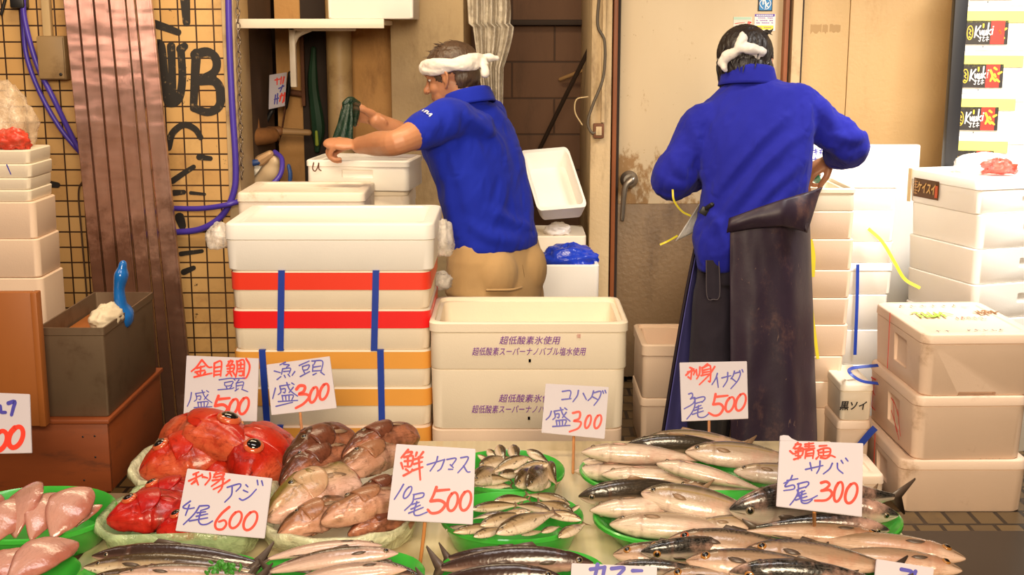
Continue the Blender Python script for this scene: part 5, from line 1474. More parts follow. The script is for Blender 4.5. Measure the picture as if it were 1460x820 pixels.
for i, ((a0, a1), (b0, b1), dz, dk) in enumerate(koh):
    p, q = sm(a0, a1), sm(b0, b1)
    F_('small speckled fish in farthest green tray, %s' % pos[i], (p[0], p[1] + 2, dz), (q[0], q[1] + 2, dz - .012), SMALLD if dk else SMALL, 'small', 80 + (i * 37) % 40 - 20, (.02, .0), 1.05, 'small speckled fish in the farthest green tray', n=18, rings=30, pect=False, dors=False, name='small_fish', eye_r=.022)
kam = [((385, 432), (545, 424), .075, 0), ((272, 474), (500, 455), .07, 0), ((645, 482), (490, 458), .075, 1), ((742, 447), (545, 404), .07, 0), ((765, 505), (600, 444), .072, 0), ((430, 498), (268, 525), .075, 1), ((548, 488), (410, 500), .085, 0),
       ((320, 552), (540, 505), .08, 0), ((185, 590), (425, 562), .065, 0), ((280, 612), (425, 575), .075, 0), ((405, 592), (670, 500), .09, 0), ((800, 528), (590, 496), .075, 0), ((620, 592), (700, 566), .07, 0), ((710, 614), (830, 552), .062, 0), ((806, 458), (745, 505), .07, 1), ((520, 606), (625, 588), .06, 0), ((135, 580), (250, 560), .05, 1)]
pos2 = ['pale one topmost at rear centre', 'long one at rear left', 'dark one in rear centre', 'long one along the rear right rim', 'pale one right of centre', 'dark one at left, tail hidden by card', 'short speckled one in the middle', 'slanting one left of centre', 'long one at left front',
        'low one at front left', 'biggest pale one across the middle', 'pale one pointing to the right rim', 'end on one at front right', 'white bellied one lying on right front rim', 'dark tail sticking out at right', 'short one at the very front', 'dark one in the left front corner']
for i, ((a0, a1), (b0, b1), dz, dk) in enumerate(kam):
    p, q = sm(a0, a1), sm(b0, b1)
    F_('slim silver fish in middle green tray, %s' % pos2[i], (p[0], p[1] + 3, dz), (q[0], q[1] + 3, dz - .008), SMALLD if dk else SMALL, 'small', 85 + (i * 53) % 50 - 25, (.02, .01), .62 if i in (1, 3, 8, 5) else .8, 'slim silver fish in the middle green tray', n=18, rings=30, pect=False, dors=False, name='small_fish', eye_r=.016)

# --- red fish heads
G7 = 'red fish heads in the left trays'
red = [
 ('big red fish head facing left with open eye in the back left tray', (210, 672, .07), (318, 640, .10), REDF, 70, 1.05, 7),
 ('red fish head facing forward at right end of the back left tray', (352, 684, .075), (392, 634, .09), REDF, 58, 1.15, 1),
 ('red fish head low in the middle of the back left tray behind card', (300, 684, .06), (362, 648, .07), REDF, 60, .95, 2),
 ('red fish head lying highest at rear of the back left tray', (345, 640, .12), (258, 622, .10), REDF, 85, .75, 3),
 ('red fish head squashed low at left front of the back left tray', (222, 690, .04), (300, 682, .05), REDF, 80, .6, 4),
 ('glossy deep red fish head with large eye in front left tray', (162, 742, .07), (262, 726, .075), REDF2, 72, .98, 5),
 ('deep red fish head at rear of front left tray, partly behind card', (196, 716, .075), (290, 704, .085), REDF2, 80, .8, 6),
 ('deep red fish head in front left tray beneath the horse mackerel card', (232, 758, .06), (318, 746, .065), REDF2, 70, .9, 8),
 ('deep red fish head at right of front left tray, hidden behind card', (290, 752, .06), (368, 738, .065), REDF2, 70, .8, 9),
]
for lb_, h_, t_, mt, rl, hs_, sd_ in red:
    F_(lb_, h_, t_, mt, 'head', rl, (.05, .0), hs_ * .92, G7, name='red_fish' if mt in (REDF, REDF2) else 'brown_fish', tail=False, dors=False, fin=FINR, eye_t=.29, eye_r=.10, eye_z=.34, eye_mat=EYER, pupil=.74, rough=.10, seed=sd_, n=30, rings=30)
m = M()
for a, b_ in (((182, 716), (150, 705)), ((184, 716), (160, 718)), ((166, 742), (152, 728)), ((205, 716), (184, 706))):
    m.add(tube([Z(*a, .09), Z((a[0] + b_[0]) / 2, (a[1] + b_[1]) / 2 - 2, .095), Z(*b_, .085)], [.003, .0015], n=6))
# --- brown fish heads
G8 = 'brown fish heads in the lined tray'
brown = [
 ('large olive headed fish head facing left in middle of the lined tray', (392, 735, .075), (492, 688, .10), BROWNG, 64, 1.05, 'headlong', 1),
 ('pale pink fish head at front left of the lined tray', (405, 762, .06), (486, 726, .08), BROWNF, 70, .9, 'headlong', 2),
 ('brown fish head upper left of the lined tray, nose down', (409, 686, .10), (486, 648, .11), BROWNR, 70, .9, 'headlong', 3),
 ('dark brown fish head topmost at back of the lined tray', (414, 662, .12), (488, 626, .13), BROWNR, 60, .95, 'headlong', 4),
 ('dark brown gill cover at back right of the lined tray', (498, 648, .13), (578, 622, .13), BROWNR, 78, .8, 'headlong', 5),
 ('pale silvery fish head behind the centre of the lined tray', (490, 676, .11), (562, 646, .11), BROWNF, 70, .75, 'headlong', 6),
 ('dark hollow fish head right of centre in the lined tray', (512, 712, .10), (572, 694, .10), BROWNR, 75, .9, 'headlong', 7),
 ('pale collar piece lying at right front of the lined tray', (470, 742, .085), (570, 716, .085), BROWNF, 85, .8, 'headlong', 8),
 ('dark finned piece at front right of the lined tray', (505, 760, .06), (578, 742, .06), BROWNR, 80, .7, 'headlong', 9),
 ('brown head half hidden behind the fish card on the lined tray', (540, 730, .08), (596, 712, .08), BROWNF, 70, .9, 'headlong', 10),
]
for lb_, h_, t_, mt, rl, hs_, pf, sd_ in brown:
    F_(lb_, h_, t_, mt, pf, rl, (.05, .0), hs_ * .95, G8, name='red_fish' if mt in (REDF, REDF2) else 'brown_fish', tail=False, dors=False, fin=FIN, eye_t=.34, eye_r=.035, eye_z=.5, eye_mat=EYES, rough=.18, seed=sd_, n=30, rings=30, pupil=.75)
# --- pale pieces at left
G9 = 'pale pink fish pieces at left'
for lb_, h_, t_, hs_ in [('pale pink fish piece with frilled tip in centre of the left green tray', (53, 688, .115), (22, 766, .06), .95), ('pale pink fish piece at right of the left green tray', (130, 696, .115), (74, 768, .06), 1.0),
                         ('rounded pale fish piece at left of the left green tray', (40, 712, .10), (-6, 772, .06), .95), ('pale fish piece cut by left frame edge', (2, 706, .09), (-50, 760, .06), .9),
                         ('pink fish piece nearest the right rim of left green tray', (146, 720, .085), (108, 752, .06), .6),
                         ('pale slab pointing up right in lower left corner tray', (112, 774, .07), (10, 836, .05), .75), ('darker pink slab behind the pointing one, lower left corner', (66, 792, .06), (-30, 832, .05), .8), ('narrow pink piece between two bigger ones in the left green tray', (92, 704, .10), (44, 770, .06), .8), ('pink slab cut by the lower left frame corner', (10, 800, .05), (-60, 830, .04), .8)]:
    F_(lb_, h_, t_, PALE, 'piece', 66, (.10, .04), hs_ * 1.35, G9, name='fish_piece', eye=False, tail=False, pect=False, dors=False, rough=.12, seed=sum(map(ord, lb_)) % 17, n=24)
# ================================================================== hand written price cards
CARD = pmat('card_foam', (.55, .50, .55), .6, var=.03, vscale=12)
CARDE = pmat('card_edge', (.78, .62, .44), .6)
STICK = pmat('wood_stick', (.52, .21, .06), .55, var=.2, vscale=30)
RW = pmat('red_marker', (.80, .035, .012), .5, var=.10, vscale=90)
BW = pmat('blue_marker', (.055, .045, .36), .5, var=.35, vscale=70)
def card(label, quad, Y, tilt, red, blue, crop, stick=None, sc_=1.0, lw=(15, 11), group='hand written price cards', stick_z=TZ + .03, notch=None):
    """quad: TL TR BR BL in photo px; strokes in crop px (x0, y0, scale)"""
    x0, y0, k = crop
    yo = lambda py: Y - (py - quad[0][1]) * tilt            # leans back a little
    P = [atY(px, py, yo(py)) for px, py in quad]
    nrm = (P[1] - P[0]).cross(P[3] - P[0]).normalized()
    if nrm.y > 0: nrm = -nrm
    c = (P[0] + P[1] + P[2] + P[3]) / 4
    t = thing('price_card', label, 'price card', c, 0, None)
    th = .006
    m = M(); m.v = [p + nrm * 0 for p in P] + [p - nrm * th for p in P]
    m.f = [(0, 1, 2, 3), (7, 6, 5, 4), (0, 4, 5, 1), (1, 5, 6, 2), (2, 6, 7, 3), (3, 7, 4, 0)]
    bm = bmesh.new(); me = m.mesh('x'); bm.from_mesh(me); bmesh.ops.bevel(bm, geom=list(bm.edges), offset=.0009, segments=2, affect='EDGES')
    if notch:
        pass
    obj('board', bm, CARD, t, world=True)
    if notch: obj('corner_lip', notch(P, nrm, th), CARD, t, world=True)
    def fn(u, v, kk):
        px, py = x0 + u / k, y0 + v / k
        return atY(px, py, yo(py)) + nrm * (.0006 + .00002 * kk)
    for nm, sts, mt, wd in (('red_lettering', red, RW, lw[0]), ('blue_lettering', blue, BW, lw[1])):
        if sts:
            g = M()
            for s in sts:
                ww = wd
                if isinstance(s[0], (int, float)): ww = s[0]; s = s[1]
                ribbon(g, s, ww * 1.15, fn)
            obj(nm, g, mt, t, world=True, smooth=False, fix=False)
    if stick:
        a, b_ = stick
        ya = yo(a[1]) + .012
        pa = atY(a[0], a[1], ya); top = pa + Vector((0, 0.0, .06))
        pb = atZ(b_[0], b_[1], stick_z) if len(b_) == 2 else atZ(b_[0], b_[1], b_[2])
        d = (pb - pa).normalized()
        pu = atY(a[0], a[1] - 45, yo(a[1] - 45) + .012)
        obj('stick', tube([pu, pa, pb], .0032, n=8, sub=3), STICK, t, world=True)
    return t
def mori(x, y, s, dx=1.0):
    """strokes of the counter for a heaped portion"""
    st = [[(8, 18), (60, 10)], [(8, 18), (14, 48), (0, 62)], [(14, 34), (36, 32), (34, 52), (26, 50)], [(44, 0), (62, 40), (100, 70)], [(78, 24), (56, 52)], [(70, 2), (82, 10)],
          [(20, 66), (24, 92)], [(20, 68), (76, 64), (70, 90)], [(38, 68), (40, 90)], [(56, 66), (56, 90)], [(0, 98), (100, 92)]]
    return [[(x + a * s * dx, y + b_ * s) for a, b_ in q] for q in st]
def o2(cx, cy, rx, ry, sl=.25):
    pts = []
    for i in range(11):
        a = -pi / 2 - .5 - 2 * pi * i / 10 * 1.0
        u, v = rx * cos(a), ry * sin(a); pts.append((cx + u - v * sl, cy + v))
    return pts
def bi(x, y, s):
    """strokes of the counter for fish"""
    st = [[(34, 14), (76, 4), (84, 14), (70, 30)], [(38, 36), (72, 26)], [(38, 12), (36, 50), (22, 80), (0, 108)], [(42, 54), (66, 44)], [(34, 68), (72, 56)], [(26, 86), (76, 70)], [(54, 46), (50, 88), (60, 100), (82, 98), (100, 84)]]
    return [[(x + a * s, y + b_ * s) for a, b_ in q] for q in st]

# red snapper head card (crop 255,500 scale 6.348)
card('white card with red top line and red 500, leftmost behind the red fish heads', [(266, 507), (369, 511), (366, 601), (261, 600)], 2.93, .0006,
     [[(205, 90), (160, 150), (115, 188)], [(210, 85), (240, 120), (270, 150), (300, 150)], [(165, 160), (235, 140)], [(150, 195), (235, 178)], [(200, 145), (195, 220)], [(165, 205), (180, 220)], [(240, 195), (225, 215)], [(140, 240), (250, 215), (300, 205)],
      [(322, 115), (318, 235)], [(322, 115), (385, 100), (378, 230)], [(325, 155), (378, 145)], [(325, 190), (376, 185)], [(322, 222), (376, 215)],
      [(470, 90), (435, 140)], [(450, 100), (490, 95), (470, 130)], [(435, 140), (500, 130), (490, 185), (440, 190)], [(465, 140), (462, 185)], [(440, 165), (490, 158)], [(430, 225), (450, 205)], [(465, 205), (480, 232)], [(495, 200), (510, 225)],
      [(525, 95), (530, 160), (515, 240)], [(530, 100), (590, 90), (590, 230)], [(545, 130), (580, 125)], [(562, 110), (560, 165)], [(545, 165), (580, 160)], [(545, 190), (580, 188), (575, 225), (548, 225)],
      (18, [(610, 75), (640, 130), (635, 190), (610, 245), (580, 250)]),
      (24, [(360, 410), (335, 475), (330, 500)]), (24, [(365, 440), (460, 430)]), (26, [(330, 500), (400, 490), (440, 520), (420, 560), (360, 590), (285, 590)]), (24, o2(495, 510, 38, 72)), (24, o2(590, 500, 40, 75))],
     [[(365, 265), (480, 250), (510, 270)], [(415, 290), (490, 280), (470, 315), (420, 318), (415, 290)], [(430, 330), (440, 345)], [(480, 320), (460, 345)], [(355, 355), (470, 345), (500, 335)], [(500, 255), (600, 250)], [(545, 265), (525, 290)], [(520, 295), (520, 350)], [(520, 295), (585, 285), (575, 340)], [(525, 320), (575, 312)], [(510, 365), (540, 345)], [(570, 350), (625, 372)],
      [(115, 380), (105, 440), (78, 505)]] + mori(140, 360, 1.6),
     (255, 500, 6.348), stick=((345, 600), (350, 640, TZ + .06)), lw=(17, 10))
card('white tilted card with blue characters and red 300 before the orange taped boxes', [(380, 520), (470, 508), (480, 582), (387, 592)], 2.9, .0006,
     [(26, [(1065, 350), (1095, 318), (1140, 325), (1130, 370), (1085, 395), (1150, 395), (1180, 420), (1130, 480), (1060, 520)]), (24, o2(1220, 400, 32, 70)), (24, o2(1315, 372, 36, 72))],
     [[(965, 105), (915, 130)], [(950, 125), (1000, 130), (975, 150)], [(865, 185), (920, 200)], [(940, 165), (1010, 160), (1000, 205)], [(940, 165), (930, 215)], [(950, 190), (1000, 185)], [(890, 262), (925, 235)], [(955, 225), (965, 245)], [(990, 215), (1005, 235)], [(1050, 190), (1025, 225)],
      [(1090, 135), (1180, 95)], [(1120, 145), (1180, 130), (1165, 170), (1125, 175), (1120, 145)], [(1130, 185), (1140, 205)], [(1100, 235), (1185, 190)], [(1205, 95), (1300, 95), (1290, 185)], [(1215, 130), (1210, 190)], [(1220, 150), (1285, 140)], [(1215, 185), (1290, 180)], [(1215, 220), (1245, 205)], [(1285, 195), (1318, 220)], [(1235, 100), (1225, 125)],
      [(875, 340), (850, 435)]] + mori(900, 290, 1.75) + [[(880, 505), (1030, 468)]],
     (255, 500, 6.348), stick=((428, 588), (432, 628, TZ + .09)), lw=(17, 12))
# small fish card (crop 560,380 scale 2.928)
card('white card with red 300 in front of the purple printed boxes', [(778, 547), (868, 552), (862, 626), (772, 617)], 2.78, .0006,
     [(9, [(752, 612), (780, 608), (778, 635), (755, 645), (785, 650), (775, 675), (738, 690)]), (9, o2(815, 648, 11, 27)), (9, o2(856, 648, 13, 28))],
     [[(708, 522), (742, 520), (738, 552)], [(706, 556), (744, 552)], [(775, 518), (770, 540), (752, 565)], [(795, 530), (808, 556)], [(838, 520), (830, 545), (815, 560)], [(838, 528), (868, 522), (862, 550), (840, 580)], [(835, 545), (856, 556)], [(876, 520), (880, 530)], [(886, 518), (890, 528)],
      [(662, 605), (655, 625), (640, 640)]] + mori(668, 590, .8, .9),
     (560, 380, 2.928), stick=((818, 624), (817, 674, TZ + .02)), lw=(8, 6))
# amberjack card (crop 960,505 scale 7.808)
card('white card with red 500 against the dark apron', [(969, 517), (1065, 515), (1067, 597), (972, 601)], 2.86, .0006,
     [[(140, 235), (190, 190), (230, 165)], [(185, 150), (215, 160)], [(160, 200), (235, 185), (225, 230)], [(205, 160), (195, 280)], [(165, 255), (190, 275)], [(255, 175), (262, 235)], [(295, 145), (290, 220), (260, 275)],
      [(380, 110), (340, 140)], [(320, 150), (325, 230)], [(330, 150), (410, 130), (410, 300), (390, 300)], [(335, 180), (400, 165)], [(335, 205), (400, 195)], [(310, 240), (400, 220)], [(460, 140), (400, 230), (290, 340)],
      (26, [(470, 445), (455, 520), (440, 560)]), (26, [(480, 475), (605, 462)]), (28, [(445, 560), (520, 555), (555, 600), (520, 665), (460, 685), (395, 655)]), (26, o2(630, 560, 45, 82)), (26, o2(750, 535, 52, 95))],
     [[(490, 215), (470, 275), (430, 340)], [(485, 260), (500, 370)], [(540, 265), (640, 240)], [(605, 205), (600, 290), (555, 365)], [(680, 190), (665, 240), (640, 275)], [(680, 215), (745, 205), (720, 290), (640, 385)], [(650, 270), (700, 310)], [(738, 185), (745, 205)], [(765, 175), (775, 200)],
      [(170, 445), (205, 435), (215, 465), (190, 500)], [(190, 500), (240, 485), (220, 550), (120, 610)]] + bi(150, 465, 2.4),
     (960, 505, 7.808), stick=((1011, 600), (1011, 636, TZ + .09)), lw=(20, 15))
# mackerel card (crop 1100,610 scale 6.296)
def lip(P, n, th):
    a = P[0]; ux = (P[1] - P[0]).normalized(); uz = (P[0] - P[3]).normalized()
    pts = [a, a + uz * .008, a + uz * .0095 + ux * .006, a + uz * .009 + ux * .014, a + uz * .004 + ux * .020, a + ux * .03]
    m = M(); m.v = [p for p in pts] + [p - n * th for p in pts]; k = len(pts)
    m.f = [tuple(range(k)), tuple(range(2 * k - 1, k - 1, -1))] + [(i, (i + 1) % k, (i + 1) % k + k, i + k) for i in range(k)]
    return m
card('white card with two red characters and red 300 over the big mackerel', [(1112, 628), (1231, 632), (1229, 737), (1107, 722)], 2.10, .0006,
     [[(235, 135), (195, 185)], [(215, 150), (265, 150), (240, 185)], [(165, 210), (205, 235), (270, 190)], [(210, 190), (280, 185), (270, 250), (215, 250)], [(215, 215), (270, 210)], [(240, 195), (238, 280)], [(200, 285), (260, 268)],
      [(300, 150), (375, 140)], [(300, 170), (380, 165)], [(335, 140), (335, 195)], [(290, 195), (385, 185)], [(310, 210), (300, 275)], [(310, 210), (375, 200), (370, 275)], [(315, 235), (370, 228)], [(312, 255), (368, 250)],
      [(430, 165), (495, 160)], [(415, 205), (470, 185), (525, 190), (515, 245), (430, 250), (420, 210)], [(425, 225), (515, 215)], [(465, 190), (465, 245)], [(400, 280), (420, 260)], [(440, 270), (490, 275), (530, 250), (570, 265)],
      (24, [(445, 495), (490, 485), (520, 510), (490, 545), (445, 568)]), (24, [(450, 565), (520, 560), (540, 600), (490, 650), (390, 655)]), (24, o2(600, 575, 36, 88, .2)), (25, o2(715, 588, 50, 90, .25))],
     [[(305, 375), (460, 340)], [(345, 315), (360, 385)], [(435, 300), (430, 360), (405, 410)], [(545, 320), (520, 370), (465, 415)], [(590, 320), (595, 370), (640, 410)], [(625, 295), (640, 320)], [(665, 275), (685, 300)],
      [(185, 430), (165, 470), (110, 500)], [(140, 475), (235, 458)], [(150, 480), (120, 530), (195, 515), (200, 550), (110, 565)]] + bi(165, 478, 2.0) + [[(230, 560), (270, 650), (340, 645), (410, 610)]],
     (1100, 610, 6.296), stick=((1161, 730), (1161, 760, TZ + .05)), lw=(17, 14), notch=lip)
# barracuda card (crop 545,620 scale 6.074)
card('white card with one red character and red 500 over the middle trays', [(565, 633), (678, 640), (674, 748), (552, 741)], 2.14, .0006,
     [[(225, 130), (165, 200)], [(205, 155), (260, 150), (230, 190)], [(165, 245), (180, 295)], [(190, 195), (265, 185), (250, 270), (195, 275)], [(195, 230), (255, 225)], [(222, 195), (222, 270)], [(185, 355), (250, 320), (260, 300)], [(205, 300), (225, 315)],
      [(300, 155), (290, 185)], [(355, 150), (320, 195)], [(275, 215), (350, 195)], [(275, 255), (345, 235)], [(265, 310), (350, 280)], [(315, 195), (330, 390)],
      (24, [(470, 455), (445, 520), (420, 570)]), (24, [(475, 485), (580, 475)]), (26, [(420, 575), (500, 570), (545, 605), (500, 665), (430, 680), (395, 650)]), (24, o2(610, 580, 42, 80, .2)), (24, o2(722, 572, 45, 84, .2))],
     [[(390, 260), (540, 215)], [(540, 215), (510, 290), (480, 315)], [(480, 190), (465, 240), (415, 315)], [(560, 215), (640, 205), (605, 265)], [(575, 300), (610, 300)], [(590, 260), (615, 285)], [(680, 200), (745, 195), (715, 260), (655, 330)], [(705, 270), (735, 320), (760, 322)],
      [(185, 430), (150, 490), (105, 560)], o2(220, 500, 26, 52, .5), [(270, 520), (355, 505), (350, 540), (280, 560)], [(275, 520), (260, 590), (195, 655)], [(255, 605), (320, 585)], [(230, 680), (355, 630)], [(250, 645), (330, 610)], [(300, 580), (275, 680), (310, 700), (390, 670)]],
     (545, 620, 6.074), stick=((606, 744), (598, 812, TZ + .01)), lw=(19, 13))
# horse mackerel card (crop 240,660 scale 7.131)
card('white card with red 600 lying over the red fish heads tray', [(267, 668), (388, 682), (377, 768), (250, 757)], 2.16, .0006,
     [[(255, 120), (310, 95)], [(210, 185), (330, 130)], [(285, 105), (280, 185), (235, 215)], [(240, 215), (275, 180)], [(290, 180), (305, 225)], [(345, 120), (350, 150)], [(365, 145), (400, 155)], [(425, 105), (425, 160), (375, 225)],
      [(490, 95), (460, 150)], [(470, 120), (570, 105), (520, 180), (440, 240)], [(480, 150), (540, 135)], [(450, 180), (570, 165)], [(625, 175), (540, 230), (460, 270)], [(560, 110), (550, 240), (510, 300)],
      (25, [(620, 450), (540, 520), (480, 610), (490, 670), (550, 675), (590, 625), (570, 585), (515, 600)]), (25, o2(685, 580, 55, 85, .35)), (26, o2(835, 590, 62, 95, .35))],
     [[(600, 250), (720, 215), (735, 240), (690, 290)], [(650, 250), (640, 330), (575, 400)], [(790, 225), (810, 245)], [(765, 280), (810, 300)], [(725, 365), (760, 380), (830, 340), (895, 270)], [(905, 180), (912, 225)], [(950, 185), (962, 230)],
      [(225, 390), (150, 450), (200, 468), (265, 458)], [(215, 430), (175, 535)], [(318, 440), (405, 436), (408, 460), (330, 486)], [(315, 445), (265, 520), (155, 628)], [(295, 510), (380, 498)], [(285, 545), (400, 520)], [(215, 592), (400, 560)], [(330, 500), (310, 590), (340, 628), (400, 622), (450, 592)]],
     (240, 660, 7.131), stick=((308, 762), (302, 786, TZ + .02)), lw=(19, 16))
# partial cards
card('price card cut by the left frame edge showing part of a red 500', [(-58, 558), (42, 562), (45, 646), (-58, 648)], 2.6, .0006,
     [(22, o2(30, 605, 20, 40, .25) if False else [(-80, 570), (-100, 610), (-40, 612), (-50, 650), (-110, 650)]), (16, o2(0, 612, 22, 32, .25)), (16, o2(52, 600, 22, 34, .25))],
     [(9, [(-60, 500), (-50, 520)]), (12, [(0, 500), (4, 518), (18, 520)]), (12, [(28, 490), (48, 485), (44, 505), (38, 528)]), (9, [(-90, 500), (-70, 520)])],
     (0, 360, 2.278), stick=((-10, 648), (-10, 690, TZ + .06)), lw=(14, 10))
card('price card with only its top edge in view at bottom centre', [(815, 803), (937, 808), (934, 886), (811, 882)], 1.95, .0006, [],
     [(5, [(842, 812), (862, 809)]), (5, [(852, 805), (848, 822), (840, 835)]), (5, [(862, 809), (858, 830)]), (5, [(872, 811), (890, 810), (880, 822)]), (5, [(902, 814), (915, 814)])],
     (0, 0, 1), stick=((870, 880), (868, 905, TZ + .01)))
card('price card with only its upper corner in view at bottom right', [(1250, 797), (1332, 810), (1322, 892), (1241, 880)], 1.95, .0006, [],
     [(5, [(1285, 812), (1300, 816), (1290, 826)]), (5, [(1305, 815), (1300, 830)])],
     (0, 0, 1), stick=((1280, 880), (1280, 905, TZ + .01)))
# little card hanging in the recess (crop 330,0 scale 2.733)
card('little price card hanging on the recess wall among tools', [(384, 107), (409, 103), (406, 151), (383, 156)], 5.3, .0, 
     [(5, [(178, 305), (178, 330)]), (5, [(170, 312), (190, 308)]), (5, [(195, 300), (192, 328)]), (6, [(205, 300), (200, 325)]), (6, [(196, 365), (188, 395)]), (6, [(190, 375), (205, 372), (200, 400)]), (6, [(208, 362), (205, 395)])],
     [(5, [(185, 345), (205, 335)]), (5, [(200, 332), (190, 358)]), (5, [(172, 370), (168, 405)]), (5, [(180, 365), (178, 405)]), (5, [(168, 388), (185, 382)])],
     (330, 0, 2.733), lw=(5, 5))
# ================================================================== people
def skin_mat():
    m, nt, b, tc = newmat('skin'); v = tc.outputs['Object']
    c = mixc(nt, noisef(nt, v, 14, 5), (.44, .185, .09), (.58, .27, .14))
    lk(nt, c, b.inputs['Base Color']); b.inputs['Roughness'].default_value = .42
    b.inputs['Subsurface Weight'].default_value = .15; b.inputs['Subsurface Radius'].default_value = (.02, .008, .004); b.inputs['Subsurface Scale'].default_value = .4
    bumpn(nt, b, noisef(nt, v, 180, 3), .15, .001)
    return m
SKIN = skin_mat()
def cloth_mat(name, c1, c2, weave=700, rough=.85, sheen=.06):
    m, nt, b, tc = newmat(name); v = tc.outputs['Object']
    c = mixc(nt, noisef(nt, v, 9, 5), c1, c2); lk(nt, c, b.inputs['Base Color'])
    b.inputs['Roughness'].default_value = rough; b.inputs['Sheen Weight'].default_value = sheen; b.inputs['Specular IOR Level'].default_value = .2
    h = math_(nt, 'ADD', noisef(nt, v, weave, 2), math_(nt, 'MULTIPLY', noisef(nt, mapv(nt, v, (1, 1, .5)), 16, 4), 2.0))
    bumpn(nt, b, h, .3, .003)
    return m
BLUE = cloth_mat('royal_blue_polo', (.007, .019, .36), (.012, .030, .47))
BLUE2 = cloth_mat('blue_long_shirt', (.011, .014, .28), (.018, .022, .37))
KHAKI = cloth_mat('khaki_cotton', (.46, .28, .115), (.56, .36, .17), sheen=.1)
JEAN = cloth_mat('dark_denim', (.018, .014, .022), (.038, .03, .045), sheen=.05)
TOWEL = cloth_mat('white_towel', (.78, .72, .66), (.86, .81, .76), 300)
def hair_mat(name, c, tip):
    m, nt, b, tc = newmat(name); v = tc.outputs['Object']
    n1 = noisef(nt, mapv(nt, v, (1, 1, .25)), 160, 3)
    lk(nt, mixc(nt, n1, c, tip), b.inputs['Base Color']); b.inputs['Roughness'].default_value = .42
    bumpn(nt, b, n1, .6, .004); return m
HAIRB = hair_mat('black_hair', (.008, .006, .006), (.03, .02, .018))
HAIRG = hair_mat('thin_brown_hair', (.03, .016, .010), (.13, .075, .045))
SHOE = pmat('black_rubber', (.02, .02, .022), .4)

def V(*a): return Vector(a)
def basis(fwd, up):
    """head matrix: columns left, forward, up"""
    f = Vector(fwd).normalized(); u = Vector(up); u = (u - f * u.dot(f)).normalized(); r = f.cross(u).normalized()
    return Matrix((r, f, u)).transposed()      # local x = right of the person, y = forward, z = up

def head_parts(c, B, s=1.0):
    """skin pieces of a head in world coordinates"""
    p = lambda x, y, z: c + B @ (V(x, y, z) * s)
    E = lambda x, y, z, rx, ry, rz, rot=None: ell(p(x, y, z), (rx * s, ry * s, rz * s), B @ (rot or Matrix.Identity(3)))
    out = [E(0, -.012, .040, .076, .094, .082), E(0, .012, -.015, .066, .078, .085), E(0, .045, -.075, .040, .042, .040), E(0, .040, -.045, .056, .050, .055),
           E(.036, .055, -.022, .026, .026, .026), E(-.036, .055, -.022, .026, .026, .026)]
    out.append(tube([p(0, .086, .018), p(0, .097, -.006), p(0, .108, -.026)], [.008 * s, .009 * s, .013 * s]))            # nose
    out += [E(.012, .096, -.030, .008, .009, .007), E(-.012, .096, -.030, .008, .009, .007)]
    out.append(tube([p(-.040, .072, .026), p(-.016, .088, .030), p(.016, .088, .030), p(.040, .072, .026)], [.009 * s] * 4))   # brow
    out.append(tube([p(-.022, .080, -.054), p(0, .090, -.052), p(.022, .080, -.054)], [.004 * s, .007 * s, .004 * s]))
    out.append(tube([p(-.020, .078, -.064), p(0, .087, -.064), p(.020, .078, -.064)], [.004 * s, .007 * s, .004 * s]))
    for sx in (1, -1):                                                                                                       # ears
        pts = [p(sx * .074, .006, -.028), p(sx * .082, -.004, -.016), p(sx * .088, -.014, .008), p(sx * .088, -.010, .026), p(sx * .080, .004, .028), p(sx * .076, .010, .012)]
        out.append(tube(pts, [.006 * s, .0055 * s, .0055 * s, .0055 * s, .0055 * s, .004 * s], n=8))
        out.append(E(sx * .078, -.002, .002, .006, .013, .024))
    return out
def face_details(c, B, t, s=1.0, lip=True):
    p = lambda x, y, z: c + B @ (V(x, y, z) * s)
    W_ = pmat('eye_white', (.8, .75, .7), .2); D_ = pmat('iris', (.02, .01, .008), .1)
    for sx in (1, -1):
        e = obj('eye', ell(p(sx * .031, .073, .010), (.0115 * s, .0075 * s, .0062 * s), B, 14, 10), W_, t, world=True, ang=None)
        obj('iris', ell(p(sx * .031, .0795, .009) - t.location, (.0055 * s, .003 * s, .0055 * s), B, 12, 8), D_, e, ang=None)
        obj('eyelid', tube([p(sx * .046, .070, .014), p(sx * .031, .083, .0185), p(sx * .018, .078, .013)], [.0022 * s, .003 * s, .002 * s], n=6), SKIN, t, world=True, ang=None)
        obj('eyebrow', tube([p(sx * .050, .072, .033), p(sx * .034, .088, .039), p(sx * .014, .092, .036)], [.002, .004, .003], n=6), HAIRB, t, world=True, ang=None)
    obj('mouth', tube([p(-.022, .083, -.059), p(0, .0935, -.0585), p(.022, .083, -.059)], [.0012, .0018, .0012], n=6), pmat('lip_line', (.22, .06, .04), .5), t, world=True, ang=None)

